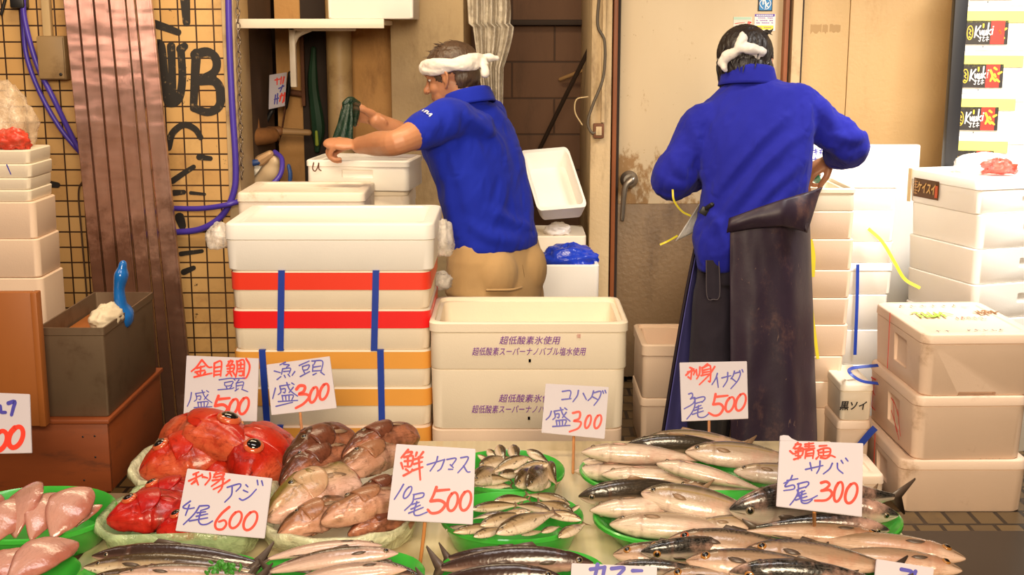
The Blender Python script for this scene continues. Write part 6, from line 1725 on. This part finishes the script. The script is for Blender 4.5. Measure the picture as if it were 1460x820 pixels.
def hand(wr, d, n, side, curl=.5, s=1.0, fc=None, thumb=(.5, .75, .35)):
    """palm + five fingers; d towards fingers, n palm normal, side=+1 thumb along d x n"""
    d = Vector(d).normalized(); n = Vector(n); n = (n - d * n.dot(d)).normalized(); u = d.cross(n) * side
    out = [tube([wr - d * .02 * s, wr + d * .02 * s, wr + d * .055 * s, wr + d * .088 * s], [.026 * s, .031 * s, .039 * s, .036 * s], n=14, flat=.42, flatdir=n)]
    L = [(.040, .025, .021), (.045, .029, .022), (.042, .027, .022), (.033, .020, .019)]
    for i in range(4):
        o = (.030 - .0195 * i) * s
        b0 = wr + d * (.086 - .004 * abs(i - 1.2)) * s + u * o
        cu = (fc[i] if fc else curl); pts = [b0 - d * .02 * s, b0]; a = 0; q = b0
        for j, l in enumerate(L[i]):
            a += cu * (1.15, 1.35, .9)[j]
            dd = d * cos(a) + n * sin(a) + u * (.08 - .055 * i) * max(0, cos(a))
            q = q + dd.normalized() * l * s; pts.append(q)
        out.append(tube(pts, [.0092 * s, .0094 * s, .0086 * s, .0078 * s, .0066 * s], n=10, sub=4))
    tb = wr + d * .022 * s + u * .026 * s + n * .006 * s
    t1 = (d * thumb[0] + u * thumb[1] + n * thumb[2]).normalized(); t2 = (d * (thumb[0] + .5) + u * (thumb[1] - .45) + n * (thumb[2] + .1)).normalized()
    a = tb + t1 * .036 * s; b_ = a + t2 * .030 * s; c_ = b_ + (t2 + n * .25).normalized() * .022 * s
    out.append(tube([tb - t1 * .01 * s, tb, a, b_, c_], [.014 * s, .0145 * s, .0115 * s, .0100 * s, .0078 * s], n=9, sub=4))
    return out

def headband(t, c, B, s, z, tilt, knot, name='headband', w_=.030, rx=.083, ry=.103, cy=-.010, mat=TOWEL):
    """twisted towel round the head; knot = list of (points, radii)"""
    p = lambda x, y, zz: c + B @ (V(x, y, zz) * s)
    pts = []; n = 40
    ms = []
    for k in range(2):
        pts = []
        for i in range(n + 1):
            a = 2 * pi * i / n; ph = a * 2 + k * pi + .6
            rr_ = .0035 * cos(ph); zz = z + tilt * cos(a) + .0105 * sin(ph)
            pts.append(p((rx + rr_) * sin(a), cy + (ry + rr_) * cos(a), zz))
        ms.append(tube(pts, w_ * .42 * s, n=10, sub=2, flat=1.35, flatdir=B @ V(0, 0, 1), ends=False))
    me = fuse(ms + [tube([p(*q) for q in kp], [r_ * s for r_ in kr], n=10) for kp, kr in knot], .0042, 2)
    wrinkle(me, .0030, 50, B @ V(0, 1, .25), 3, seed=3)
    return obj(name, me, mat, t, world=True, ang=None)

def hair_cap(t, c, B, s, keep, mat, base, tufts=(), name='hair', rough_=.004, seed=1):
    """shell over the skull; keep(local) says where hair grows; base = ellipsoid list"""
    p = lambda x, y, z: c + B @ (V(x, y, z) * s)
    ms = [ell(p(*e[:3]), tuple(q * s for q in e[3:]), B, 36, 26) for e in base]
    me = fuse(ms, .0045, 2)
    Bi = B.transposed()
    wrinkle(me, rough_, 55, B @ V(0, .2, 1), 5, seed=seed)
    bm = bmesh.new(); bm.from_mesh(me)
    dead = [f for f in bm.faces if not keep((Bi @ (f.calc_center_median() - c)) / s)]
    bmesh.ops.delete(bm, geom=dead, context='FACES')
    bm.to_mesh(me); bm.free()
    me2 = solid(me, .006)
    a = M(); a.v = [v.co.copy() for v in me2.vertices]; a.f = [tuple(q.vertices) for q in me2.polygons]
    for pts, rs in tufts: a.add(tube([p(*q) for q in pts], [r_ * s for r_ in rs], n=6, sub=4))
    return obj(name, a, mat, t, world=True, ang=None)

# ------------------------------------------------------------------ man on the left
pL = thing('person', 'man in a short sleeved blue polo and khaki trousers facing left, white headband, bagging fish', 'person', V(X(705, 4.24, 0), 4.24, 0))
fL = V(-.76, .65, 0).normalized(); rL = V(fL.y, -fL.x, 0)          # forward, right of the man
if rL.y < 0: rL = -rL
def tsec(px, py, Y, ru, rv, lean=None, u=None, v=None): return (atY(px, py, Y), (u or rL), (v or fL), ru, rv)
hcL = atY(645, 111, 4.30); SL = .92
BL_ = basis(V(-.93, .28, -.22), V(-.12, .0, 1))
shl, shr = atY(640, 170, 4.14), atY(697, 168, 4.42)
ell_, wrl = atY(566, 203, 4.02), atY(513, 207, 4.20)
elr, wrr = atY(590, 200, 4.62), atY(536, 171, 4.52)
hipc = atY(706, 372, 4.235)
zf_ = 0.0
legs = []
ankL = V(hipc.x - .10, 4.16, .07); ankR = V(hipc.x + .10, 4.36, .07)
kneeL = V(hipc.x - .07, 4.15, .47); kneeR = V(hipc.x + .09, 4.33, .47)
torso = seclof([tsec(708, 390, 4.23, .150, .105), tsec(705, 350, 4.235, .155, .105), tsec(697, 300, 4.25, .150, .105), tsec(684, 250, 4.265, .155, .105), tsec(674, 212, 4.28, .160, .100), tsec(668, 182, 4.285, .125, .080), tsec(664, 160, 4.29, .07, .055)])
neck = tube([atY(670, 175, 4.29), atY(660, 145, 4.295), hcL + BL_ @ V(0, -.02, -.04)], [.075, .058, .056])
skinL = [torso, neck] + head_parts(hcL, BL_, SL)
skinL += [tube([shl, shl.lerp(ell_, .5), ell_, ell_.lerp(wrl, .45), wrl], [.060, .050, .041, .041, .029]), tube([shr, shr.lerp(elr, .5), elr, elr.lerp(wrr, .4), wrr], [.058, .048, .040, .039, .028])]
skinL += hand(wrl, V(-1, .12, .06), V(.1, .30, -.95), -1, .78, 1.0, fc=(.7, .8, .9, .95), thumb=(.7, .4, .5))
skinL += hand(wrr, V(-.92, .1, .38), V(-.1, -.75, -.55), 1, .62, 1.0, fc=(.62, .85, 1.0, 1.1), thumb=(.75, .5, .5))
for hp_, kn_, an_ in ((hipc - rL * .09, kneeL, ankL), (hipc + rL * .09, kneeR, ankR)):
    skinL.append(tube([hp_, hp_.lerp(kn_, .5), kn_, kn_.lerp(an_, .35), an_], [.088, .075, .055, .055, .038]))
    skinL.append(tube([an_ + V(0, 0, -.03), an_ + fL * .08 + V(0, 0, -.038), an_ + fL * .15 + V(0, 0, -.045)], [.036, .034, .024]))
obj('body', fuse(skinL, .0032, 4), SKIN, pL, world=True, ang=None)
face_details(hcL, BL_, pL, SL)
# polo shirt
def wmaskL(p): return 1.0
shirt = [seclof([tsec(703, 352, 4.235, .166, .118), tsec(702, 335, 4.238, .168, .120), tsec(694, 296, 4.25, .168, .120), tsec(682, 250, 4.265, .178, .126), tsec(672, 210, 4.28, .186, .126), tsec(667, 180, 4.285, .172, .112), tsec(665, 158, 4.29, .115, .090), tsec(664, 143, 4.295, .074, .070)])]
slv = shl.lerp(ell_, .52)
shirt += [tube([shl + V(.09, .06, -.03), shl, shl.lerp(slv, .5), slv], [.055, .066, .062, .057], n=18), tube([shr + V(-.06, -.06, -.04), shr, shr.lerp(elr, .45)], [.05, .066, .06], n=18)]
me = fuse(shirt, .006, 12)
def mL(p):
    return 1.0
folds(me, [[(640, 148), (648, 178), (646, 208)], [(640, 205), (652, 255)], [(738, 205), (752, 270), (756, 335)], [(692, 148), (722, 172)], [(622, 215), (640, 290), (655, 345)], [(700, 300), (746, 322)], [(668, 318), (700, 338), (742, 345)], [(600, 172), (625, 190)], [(604, 196), (628, 200)], [(655, 160), (700, 190), (722, 235)]], .0065, 7)
wrinkle(me, .007, 8, V(.55, .1, .75), 4.2, seed=2)
wrinkle(me, .0034, 22, V(.3, 0, 1), 3.5, seed=5)
obj('polo_shirt', me, BLUE, pL, world=True, ang=None)
def collar(t, c, r, f, up, rr_, hgt, mat, tilt=.0):
    prof = [(-.006, -.03), (-.002, .0), (.0, hgt * .7), (.004, hgt), (.010, hgt * .92), (.016, hgt * .35), (.021, -.012)]
    def fn(u, v):
        x = v * (len(prof) - 1); i = min(int(x), len(prof) - 2); k = x - i
        o, h_ = prof[i][0] * (1 - k) + prof[i + 1][0] * k, prof[i][1] * (1 - k) + prof[i + 1][1] * k
        a = 2 * pi * u; sx = cos(a); sy = sin(a)
        return c + r * (rr_ + o) * sx + f * (rr_ * 1.06 + o) * sy + up * (h_ - tilt * sy)
    return obj('collar', solid(grid(fn, 48, 18), .004), mat, t, world=True, ang=None)
collar(pL, atY(668, 146, 4.292), rL, fL, V(-.18, .05, 1).normalized(), .068, .036, BLUE, .022)
d_ = (slv - shl).normalized()
obj('sleeve_hem', tube([slv - d_ * .004, slv + d_ * .010], [.0595, .0585], n=24, sub=2), BLUE, pL, world=True, ang=30)
nn = V(0, -1, .35).normalized(); g = M(); c_ = slv - d_ * .020
e1_ = (nn - d_ * nn.dot(d_)).normalized(); e2_ = d_.cross(e1_); e2_ = e2_ if e2_.z > 0 else -e2_
def fnP(u, v, k):
    a = u / .062 + .62; return c_ - d_ * v + (e1_ * cos(a) + e2_ * sin(a)) * (.0632 + .00003 * k)
for st in ([(-.022, -.004), (-.018, .008), (-.013, -.003)], [(-.008, -.004), (-.003, .007)], [(.003, -.005), (.003, .007), (.010, .004)], [(.014, -.004), (.020, .006)]): ribbon(g, st, .0048, fnP)
obj('sleeve_print', g, pmat('print_white', (.85, .84, .86), .6), pL, world=True, smooth=False)
# trousers
tr = [seclof([tsec(708, 428, 4.23, .165, .125), tsec(707, 400, 4.23, .170, .128), tsec(706, 370, 4.235, .162, .118), tsec(705, 344, 4.24, .150, .108)])]
for sgn, kn_, an_ in ((-1, kneeL, ankL), (1, kneeR, ankR)):
    hp_ = hipc + rL * .09 * sgn
    tr.append(tube([hp_ + V(0, 0, .02), hp_ + V(0, 0, -.10), hp_.lerp(kn_, .5), kn_, kn_.lerp(an_, .5), an_ + V(0, 0, .0)], [.100, .108, .094, .078, .072, .064], n=18))
    tr.append(ell(hipc + rL * .075 * sgn - fL * .055 + V(0, 0, -.03), (.085, .085, .10)))
me = fuse(tr, .0065, 3); wrinkle(me, .004, 12, V(.3, 0, 1), 2.0, seed=8)
obj('trousers', me, KHAKI, pL, world=True, ang=None)
bk = -fL
pk = hipc - rL * .085 + bk * .145 + V(0, 0, -.085)
obj('back_pocket', tube([hipc - rL * .16 + bk * .105 + V(0, 0, -.062), hipc - rL * .09 + bk * .148 + V(0, 0, -.066), hipc - rL * .03 + bk * .142 + V(0, 0, -.068)], .004, n=6), KHAKI, pL, world=True, ang=None)
obj('seat_seam', tube([hipc + bk * .118 + V(0, 0, .0), hipc + bk * .128 + V(0, 0, -.06), hipc + bk * .118 + V(0, 0, -.13)], .003, n=6), pmat('seam_brown', (.28, .16, .06), .8), pL, world=True, ang=None)
for an_ in (ankL, ankR):
    obj('shoe', fuse([tube([an_ + V(0, 0, -.028) - fL * .03, an_ + fL * .08 + V(0, 0, -.034), an_ + fL * .16 + V(0, 0, -.040)], [.043, .04, .03])], .006, 2), SHOE, pL, world=True, ang=None)
# thinning hair, headband
rrn = random.Random(11)
tuftL = []
for i in range(46):
    a = rrn.uniform(-2.6, 2.6); rr_ = rrn.uniform(.3, 1.0)
    x_, y_ = .070 * rr_ * sin(a), -.014 + .084 * rr_ * cos(a); z_ = .042 + .084 * sqrt(max(0, 1 - rr_ * rr_ * .95))
    tuftL.append(([(x_, y_, z_), (x_ * 1.08 + rrn.gauss(0, .006), y_ + .010, z_ + .007), (x_ * 1.12 + rrn.gauss(0, .008), y_ + .022 + rrn.gauss(0, .006), z_ + .009 + rrn.uniform(-.004, .006))], [.0018, .0016, .0006]))
def keepL(q):
    if q.z > .055: return True
    if q.y < -.035 and q.z > -.055: return True
    return abs(q.x) > .05 and q.y < .045 and q.z > .018 or (abs(q.x) > .05 and .018 < q.y < .042 and q.z > -.012)
hair_cap(pL, hcL, BL_, SL, keepL, HAIRG, [(0, -.012, .041, .0785, .0975, .0855), (0, -.022, -.004, .071, .078, .06)], tuftL, rough_=.003)
headband(pL, hcL, BL_, SL, .047, .010, [([(.01, -.105, .040), (.0, -.125, .032), (-.02, -.135, .005), (-.03, -.135, -.012)], [.016, .017, .014, .016]), ([(.02, -.11, .042), (.03, -.145, .040), (.04, -.170, .032)], [.016, .015, .008]), ([(-.005, -.115, .036), (.0, -.125, .034)], [.02, .018])], w_=.036)
# green net bag he holds
GBAG = film('green_net', (.004, .028, .014), .97, rough=.4)
gb = thing('green_bag', 'dark green net bag held up over the marked foam tub', 'bag', atY(492, 190, 4.42))
def bagf(u, v):
    py = 146 + 66 * v; a = 2 * pi * u
    c = atY(496 - 10 * v, py, 4.43 - .06 * v); r = .012 + .026 * v ** .9 + .004 * sin(a * 5 + v * 4)
    return c + V(r * cos(a), r * .45 * sin(a), .004 * sin(a * 3))
obj('net', solid(grid(bagf, 36, 16), .001), GBAG, gb, world=True, ang=None)
obj('bag_mouth', fuse([tube([atY(492, 148, 4.43), atY(500, 143, 4.44), atY(511, 148, 4.45)], [.012, .014, .010]), tube([atY(506, 146, 4.45), atY(508, 160, 4.46), atY(506, 178, 4.46)], [.012, .013, .008])], .004, 2), GBAG, gb, world=True, ang=None)

# ------------------------------------------------------------------ man on the right
YM = 3.98
pR = thing('person', 'man seen from behind in long sleeved blue shirt and dark apron, knotted white headband', 'person', V(X(1068, YM, 0), YM, 0))
fR = V(.10, 1, 0).normalized(); rR = V(1, -.10, 0).normalized(); dn = V(0, .25, 1).normalized()
def rsec(px, py, Y, ru, rv, tilt=0): return (atY(px, py, Y), V(cos(tilt), -.08, sin(tilt)).normalized(), fR, ru, rv)
hcR = atY(1062, 97, YM + .19); SR = .96
BR_ = basis(V(.30, .93, -.30), V(.06, .25, 1))
sl_, sr_ = atY(1003, 180, YM + .10), atY(1134, 150, YM + .10)
el_, wl_ = atY(956, 258, YM + .04), atY(1006, 244, YM + .32)
er_, wr_ = atY(1212, 208, YM + .08), atY(1186, 224, YM + .30)
hipR = atY(1068, 340, YM)
ankl, ankr = V(hipR.x - .11, YM + .0, .07), V(hipR.x + .12, YM + .06, .07)
knl, knr = V(hipR.x - .10, YM + .01, .47), V(hipR.x + .11, YM + .03, .47)
body = [seclof([rsec(1066, 370, YM, .125, .090), rsec(1068, 320, YM + .0, .128, .090), rsec(1074, 270, YM + .02, .148, .10), rsec(1076, 220, YM + .05, .150, .10, .06), rsec(1074, 180, YM + .09, .155, .095, .16), rsec(1070, 152, YM + .12, .12, .075, .2), rsec(1068, 132, YM + .14, .06, .055, .1)]),
        tube([atY(1068, 145, YM + .15), atY(1066, 118, YM + .175), hcR + BR_ @ V(0, -.02, -.04)], [.075, .058, .056])] + head_parts(hcR, BR_, SR)
body += [tube([sl_, sl_.lerp(el_, .5), el_, el_.lerp(wl_, .4), wl_], [.058, .048, .040, .039, .028]), tube([sr_, sr_.lerp(er_, .5), er_, er_.lerp(wr_, .4), wr_], [.058, .048, .040, .039, .028])]
body += hand(wl_, V(.9, .4, -.1), V(0, .2, -1), 1, .5)
body += hand(wr_, V(-.78, .15, -.6), V(-.3, .3, -.9), 1, .55, 1.0, fc=(.45, .6, .75, .85), thumb=(.7, .55, .4))
for sgn, kn_, an_ in ((-1, knl, ankl), (1, knr, ankr)):
    hp_ = hipR + rR * .07 * sgn
    body.append(tube([hp_, hp_.lerp(kn_, .5), kn_, kn_.lerp(an_, .35), an_], [.070, .066, .055, .055, .038]))
    body.append(tube([an_ + V(0, 0, -.03), an_ + fR * .08 + V(0, 0, -.038), an_ + fR * .15 + V(0, 0, -.045)], [.036, .034, .024]))
obj('body', fuse(body, .0032, 4), SKIN, pR, world=True, ang=None)
face_details(hcR, BR_, pR, SR)
RF = [[(1150, 185), (1110, 215), (1060, 270), (1020, 330)], [(1145, 230), (1100, 270), (1055, 325)], [(1120, 165), (1065, 220), (1015, 285)], [(1000, 195), (1006, 245)], [(1150, 128), (1152, 160), (1149, 190)], [(1172, 148), (1196, 188)], [(1180, 202), (1212, 228)], [(1178, 190), (1206, 198), (1230, 192)], [(958, 222), (975, 248), (1000, 250)], [(945, 264), (975, 264), (1002, 252)], [(988, 176), (998, 215)], [(1140, 258), (1100, 298), (1060, 328)], [(1010, 300), (1030, 330), (1036, 360)]]
sh = [seclof([rsec(1058, 345, YM - .0, .140, .105), rsec(1066, 318, YM - .0, .155, .112), rsec(1075, 270, YM + .02, .163, .115), rsec(1077, 220, YM + .05, .174, .122, .06), rsec(1075, 178, YM + .09, .190, .122, .16), rsec(1072, 146, YM + .12, .180, .10, .22), rsec(1069, 126, YM + .14, .105, .085, .16), rsec(1067, 114, YM + .155, .072, .068, .1)]),
      seclof([rsec(1022, 385, YM - .055, .055, .05), rsec(1030, 365, YM - .05, .078, .075), rsec(1040, 335, YM - .03, .11, .10), rsec(1060, 300, YM, .13, .1)])]
sh += [tube([sl_ + V(.05, 0, .0), sl_, sl_.lerp(el_, .5), el_, el_.lerp(wl_, .5), wl_], [.068, .068, .062, .058, .052, .043], n=18),
       tube([sr_ + V(-.05, 0, -.02), sr_, sr_.lerp(er_, .5), er_, er_.lerp(wr_, .5), wr_ + (wr_ - er_) * -.32], [.070, .066, .062, .058, .053, .046], n=18)]
me = fuse(sh, .006, 10)
folds(me, RF, .0085, 7)
wrinkle(me, .007, 7.5, V(.62, .1, .78), 4.5, seed=4)
wrinkle(me, .0042, 20, V(.4, 0, 1), 3.5, seed=9)
def cuffs(p): return 1 if (p.x < sl_.x + .02 or p.x > sr_.x) else 0
wrinkle(me, .003, 30, V(.3, .2, 1), 1.6, seed=14, mask=cuffs)
obj('long_shirt', me, BLUE2, pR, world=True, ang=None)
collar(pR, atY(1066, 117, YM + .155), rR, fR, V(0, .18, 1).normalized(), .072, .046, BLUE2, .014)
# jeans and boots
je = [seclof([rsec(1066, 400, YM, .145, .115), rsec(1066, 360, YM, .145, .115), rsec(1067, 320, YM, .140, .105)])]
for sgn, kn_, an_ in ((-1, knl, ankl), (1, knr, ankr)):
    hp_ = hipR + rR * .070 * sgn
    je.append(tube([hp_, hp_ + V(0, 0, -.1), hp_.lerp(kn_, .5), kn_, kn_.lerp(an_, .5), an_], [.084, .088, .084, .075, .07, .064], n=18))
    je.append(ell(hipR + rR * .065 * sgn - fR * .045 + V(0, 0, -.04), (.078, .07, .10)))
me = fuse(je, .0065, 3); wrinkle(me, .004, 12, V(.2, 0, 1), 1.6, seed=18)
obj('jeans', me, JEAN, pR, world=True, ang=None)
SEAM = pmat('denim_seam', (.10, .08, .09), .8)
Yp = YM - .118
obj('jeans_pocket', solid(grid(lambda u, v: atY(1006 + 20 * u + 2 * v, 371 + 52 * v + (4 * (1 - abs(u - .5) * 2) if v > .99 else 0), Yp + .012 * abs(u - .6)), 8, 8), .004), JEAN, pR, world=True)
obj('pocket_seam', tube([atY(1007, 372, Yp - .003), atY(1008, 422, Yp - .003), atY(1017, 427, Yp - .003), atY(1026, 421, Yp - .003), atY(1025, 372, Yp - .003)], .0013, n=6, sub=6), SEAM, pR, world=True, ang=None)
for an_ in (ankl, ankr):
    obj('boot', fuse([tube([an_ + V(0, 0, .22), an_ + V(0, 0, .02)], [.072, .06]), tube([an_ + V(0, 0, -.026) - fR * .03, an_ + fR * .08 + V(0, 0, -.034), an_ + fR * .16 + V(0, 0, -.036)], [.044, .042, .034])], .007, 2), SHOE, pR, world=True, ang=None)
# apron: heavy sheet wrapped round the front, open at the back on the left
def apron_mat():
    m, nt, b, tc = newmat('apron_vinyl'); v = tc.outputs['Object']
    geo = nd(nt, 'ShaderNodeNewGeometry')
    c = mixc(nt, noisef(nt, v, 5, 6, .6), (.020, .012, .026), (.046, .026, .045))
    d = sstep(nt, noisef(nt, mapv(nt, v, (1, 1, .7)), 8, 8, .75), .52, .72)
    c = mixc(nt, math_(nt, 'MULTIPLY', d, .6), c, (.19, .095, .075))
    sc_ = sstep(nt, noisef(nt, mapv(nt, v, (3, 3, 1), (0, .5, 0)), 30, 3, .5, 1), .70, .74)
    c = mixc(nt, math_(nt, 'MULTIPLY', sc_, .5), c, (.26, .16, .12))
    lk(nt, c, b.inputs['Base Color']); b.inputs['Roughness'].default_value = .48
    bumpn(nt, b, noisef(nt, v, 30, 4), .2, .004); return m
APR = apron_mat()
LINB = pmat('apron_lining', (.15, .14, .50), .6, var=.25, vscale=6)
def apath(s, v):
    """s 0..1 round the body from the right back edge over the front to the left back edge; v 0 top .. 1 hem"""
    # plan angle: start at back centre-left going clockwise seen from above through right, front, left
    top = [(1041, YM - .165), (1080, YM - .172), (1122, YM - .14), (1152, YM - .02), (1144, YM + .16), (1085, YM + .21), (1030, YM + .18), (1006, YM + .10), (1000, YM + .0)]
    bot = [(1040, YM - .17), (1085, YM - .19), (1135, YM - .16), (1160, YM - .02), (1153, YM + .22), (1085, YM + .29), (1010, YM + .28), (972, YM + .18), (943, YM + .06)]
    pt = [318, 318, 318, 320, 320, 320, 318, 318, 316]; pb = [640, 640, 640, 636, 610, 605, 605, 620, 632]
    def itp(arr):
        x = s * (len(arr) - 1); i = min(int(x), len(arr) - 2); f = x - i
        g = lambda k: arr[max(0, min(k, len(arr) - 1))]
        p0, p1, p2, p3 = g(i - 1), g(i), g(i + 1), g(i + 2)
        def c1(a, b_, c_, d_): return .5 * (2 * b_ + (c_ - a) * f + (2 * a - 5 * b_ + 4 * c_ - d_) * f * f + (3 * b_ - a - 3 * c_ + d_) * f ** 3)
        return tuple(c1(*q) for q in zip(p0, p1, p2, p3)) if isinstance(p1, tuple) else c1(p0, p1, p2, p3)
    tx, ty = itp(top); bx_, by_ = itp(bot)
    e = v ** .9
    px = tx + (bx_ - tx) * e; Y = ty + (by_ - ty) * e
    # the right back edge runs along the thigh and narrows
    py = itp(pt) + (itp(pb) - itp(pt)) * v
    P = atY(px, py, Y)
    P.y += .008 * sin(s * 42 + v * 2) * v + .004 * noise.noise(V(s * 20, v * 6, 0))
    P.x += .006 * sin(s * 30 + v * 1.5) * v
    return P
me = grid(apath, 110, 50)
me.v = [V(p.x, p.y, p.z) for p in me.v]
ap = solid(me, .004)
apo = obj('apron', ap, APR, pR, world=True, ang=None)
tag(apo, 'dark purple brown vinyl apron')
# lighter inner lining on the left flap
ln = grid(lambda u, v: apath(.72 + .275 * u, .01 + .98 * v) + V(.004, -.007, 0), 24, 40)
tag(obj('apron_lining', solid(ln, .0015), LINB, pR, world=True, ang=None), 'blue violet apron lining')
hem = [apath(1.0, i / 20) for i in range(21)]
obj('apron_binding', tube([h_ + V(-.002, -.002, 0) for h_ in hem[::4]], .005, n=8), pmat('binding_dark', (.02, .012, .022), .5), pR, world=True, ang=None)
# folded down bib round the waist at the right
def bib(u, v):
    a = [(1036, 331, YM - .172), (1075, 325, YM - .185), (1115, 322, YM - .19), (1140, 328, YM - .17), (1150, 332, YM - .15)]
    b_ = [(1040, 312, YM - .175), (1080, 297, YM - .19), (1118, 284, YM - .185), (1148, 275, YM - .15), (1170, 268, YM - .10)]
    def it(arr, t):
        x = t * (len(arr) - 1); i = min(int(x), len(arr) - 2); f = x - i
        return tuple(arr[i][k] * (1 - f) + arr[i + 1][k] * f for k in range(3))
    A, B_ = it(a, u), it(b_, u)
    t = tuple(A[k] * (1 - v) + B_[k] * v for k in range(3))
    return atY(t[0], t[1], t[2] - .018 * sin(pi * v) - .004 * sin(u * 17))
obj('apron_bib', solid(grid(bib, 30, 12), .006), APR, pR, world=True, ang=None)
obj('apron_bib_edge', solid(grid(lambda u, v: atY(1148 + 24 * u - 12 * v * u, 276 - 9 * u + 54 * v - 30 * v * u, YM - .15 + .05 * u - .02 * v), 10, 12), .006), APR, pR, world=True, ang=None)
obj('apron_tie', tube([atY(1003, 300, YM - .12), atY(1009, 296, YM - .135), atY(1015, 292, YM - .145)], .008, n=8), BLK, pR, world=True, ang=None)
obj('belt_buckle', box(-.012, .012, -.005, .005, -.012, .012, .002).xf(Matrix.Translation(atY(1004, 301, YM - .13)) @ Matrix.Rotation(.5, 4, 'Y')), BLK, pR, world=True)
# hair: full, dark and ragged
tf = []
rrn = random.Random(5)
for i in range(90):
    a = rrn.uniform(-pi, pi); el__ = rrn.uniform(-.55, 1.3)
    x_, y_, z_ = .084 * cos(el__) * sin(a), -.014 + .102 * cos(el__) * cos(a), .036 + .092 * sin(el__)
    if y_ > .03 and z_ < .06: continue
    dx = V(x_, y_ + .01, z_ - .03).normalized()
    q0 = V(x_, y_, z_) * .98; q1 = q0 + dx * .008 + V(0, -.008, -.016); q2 = q1 + dx * .003 + V(rrn.gauss(0, .006), -.004, -.022)
    tf.append(([tuple(q0), tuple(q1), tuple(q2)], [.004, .0035, .0006]))
for i in range(9):      # cowlick at upper right
    tf.append(([(.045, -.03, .098), (.066 + i * .002, -.04, .108 + rrn.gauss(0, .004)), (.088 + rrn.gauss(0, .004), -.045, .108 + i * .003 - .010)], [.006, .003, .0006]))
for i in range(16):     # nape and temple fringe
    x_ = -.07 + .14 * i / 15
    tf.append(([(x_ * .9, -.085 + abs(x_) * .4, -.03), (x_, -.088 + abs(x_) * .45, -.055), (x_ + rrn.gauss(0, .003), -.080 + abs(x_) * .5, -.078 - rrn.uniform(0, .016))], [.008, .006, .0008]))
for sx in (1, -1):
    for i in range(6):
        tf.append(([(sx * .080, -.02 + i * .008, .03), (sx * .088, -.018 + i * .008, .0), (sx * .086, -.014 + i * .009, -.035 - rrn.uniform(0, .02))], [.007, .006, .0008]))
def keepR(q):
    if q.z > .065: return True
    if q.y < -.02 and q.z > -.075: return True
    return abs(q.x) > .05 and q.y < .04 and q.z > .0 and not (q.z < .03 and -.02 < q.y < .02)
hair_cap(pR, hcR, BR_, SR, keepR, HAIRB, [(0, -.014, .042, .088, .106, .094), (0, -.03, -.010, .079, .080, .075)], tf, rough_=.006, seed=6)
headband(pR, hcR, BR_, SR, .022, -.004, [([(-.02, -.118, .018), (-.004, -.132, .030), (.004, -.130, .062), (.002, -.124, .078)], [.014, .018, .017, .009]), ([(-.005, -.13, .028), (.03, -.124, .030), (.066, -.088, .030)], [.016, .018, .014]), ([(-.01, -.128, .022), (-.045, -.118, .006), (-.060, -.108, -.012)], [.016, .019, .015]), ([(-.052, -.112, -.004), (-.052, -.114, -.030), (-.046, -.110, -.038)], [.011, .010, .007])], w_=.024, rx=.076, ry=.094, cy=-.014)
# green bag in his right hand, paper and tape at his left hip
g2 = thing('green_bag', 'bright green bag end gripped by the right hand of the man in long sleeves', 'bag', atY(1158, 245, YM + .36))
GB2 = film('bright_green_film', (.03, .30, .15), .95, rough=.3)
obj('film', fuse([tube([atY(1166, 232, YM + .36), atY(1158, 242, YM + .37), atY(1150, 256, YM + .38)], [.018, .028, .034], n=12, flat=.6), tube([atY(1160, 246, YM + .36), atY(1166, 258, YM + .36)], [.02, .012])], .005, 1), GB2, g2, world=True, ang=None)
wp = grid(lambda u, v: atY(1003 - (40 * v) * (1 - u) - 2 * u, 282 + 62 * v - 18 * v * (u), YM + .06 + .05 * u + .01 * sin(v * 5)), 12, 14)
tag(obj('paper_sheet', solid(wp, .002), film('white_sheet', (.86, .83, .78), .95), ang=None), 'white plastic sheet hanging in front of the left hip of the man in apron', 'sheet')
strip('packing_strap', 'thin yellow strap dangling from the left elbow of the man in apron', 'strap', [atY(959, 270, YM - .02), atY(961, 286, YM - .02), atY(972, 301, YM), atY(985, 308, YM + .02)], .006, YSTRAP)
strip('packing_strap', 'short thin yellow strap end below the white plastic sheet', 'strap', [atY(941, 349, YM + .02), atY(952, 344, YM + .02), atY(966, 336, YM + .05)], .006, YSTRAP)
# low boxes left of the apron
YJ = 4.45
foam_box('upper open foam box left of the dark apron, before the steel door', X(918, YJ, .6), X(1010, YJ, .6), YJ, .34, zy(568, YJ), zy(492, YJ), FOAMP, open_=True, r=.02)
foam_box('lower foam box left of the dark apron on the paving', X(916, YJ, .4), X(1008, YJ, .4), YJ, .34, 0, zy(568, YJ) - .001, FOAMP, lid=.03, r=.02)
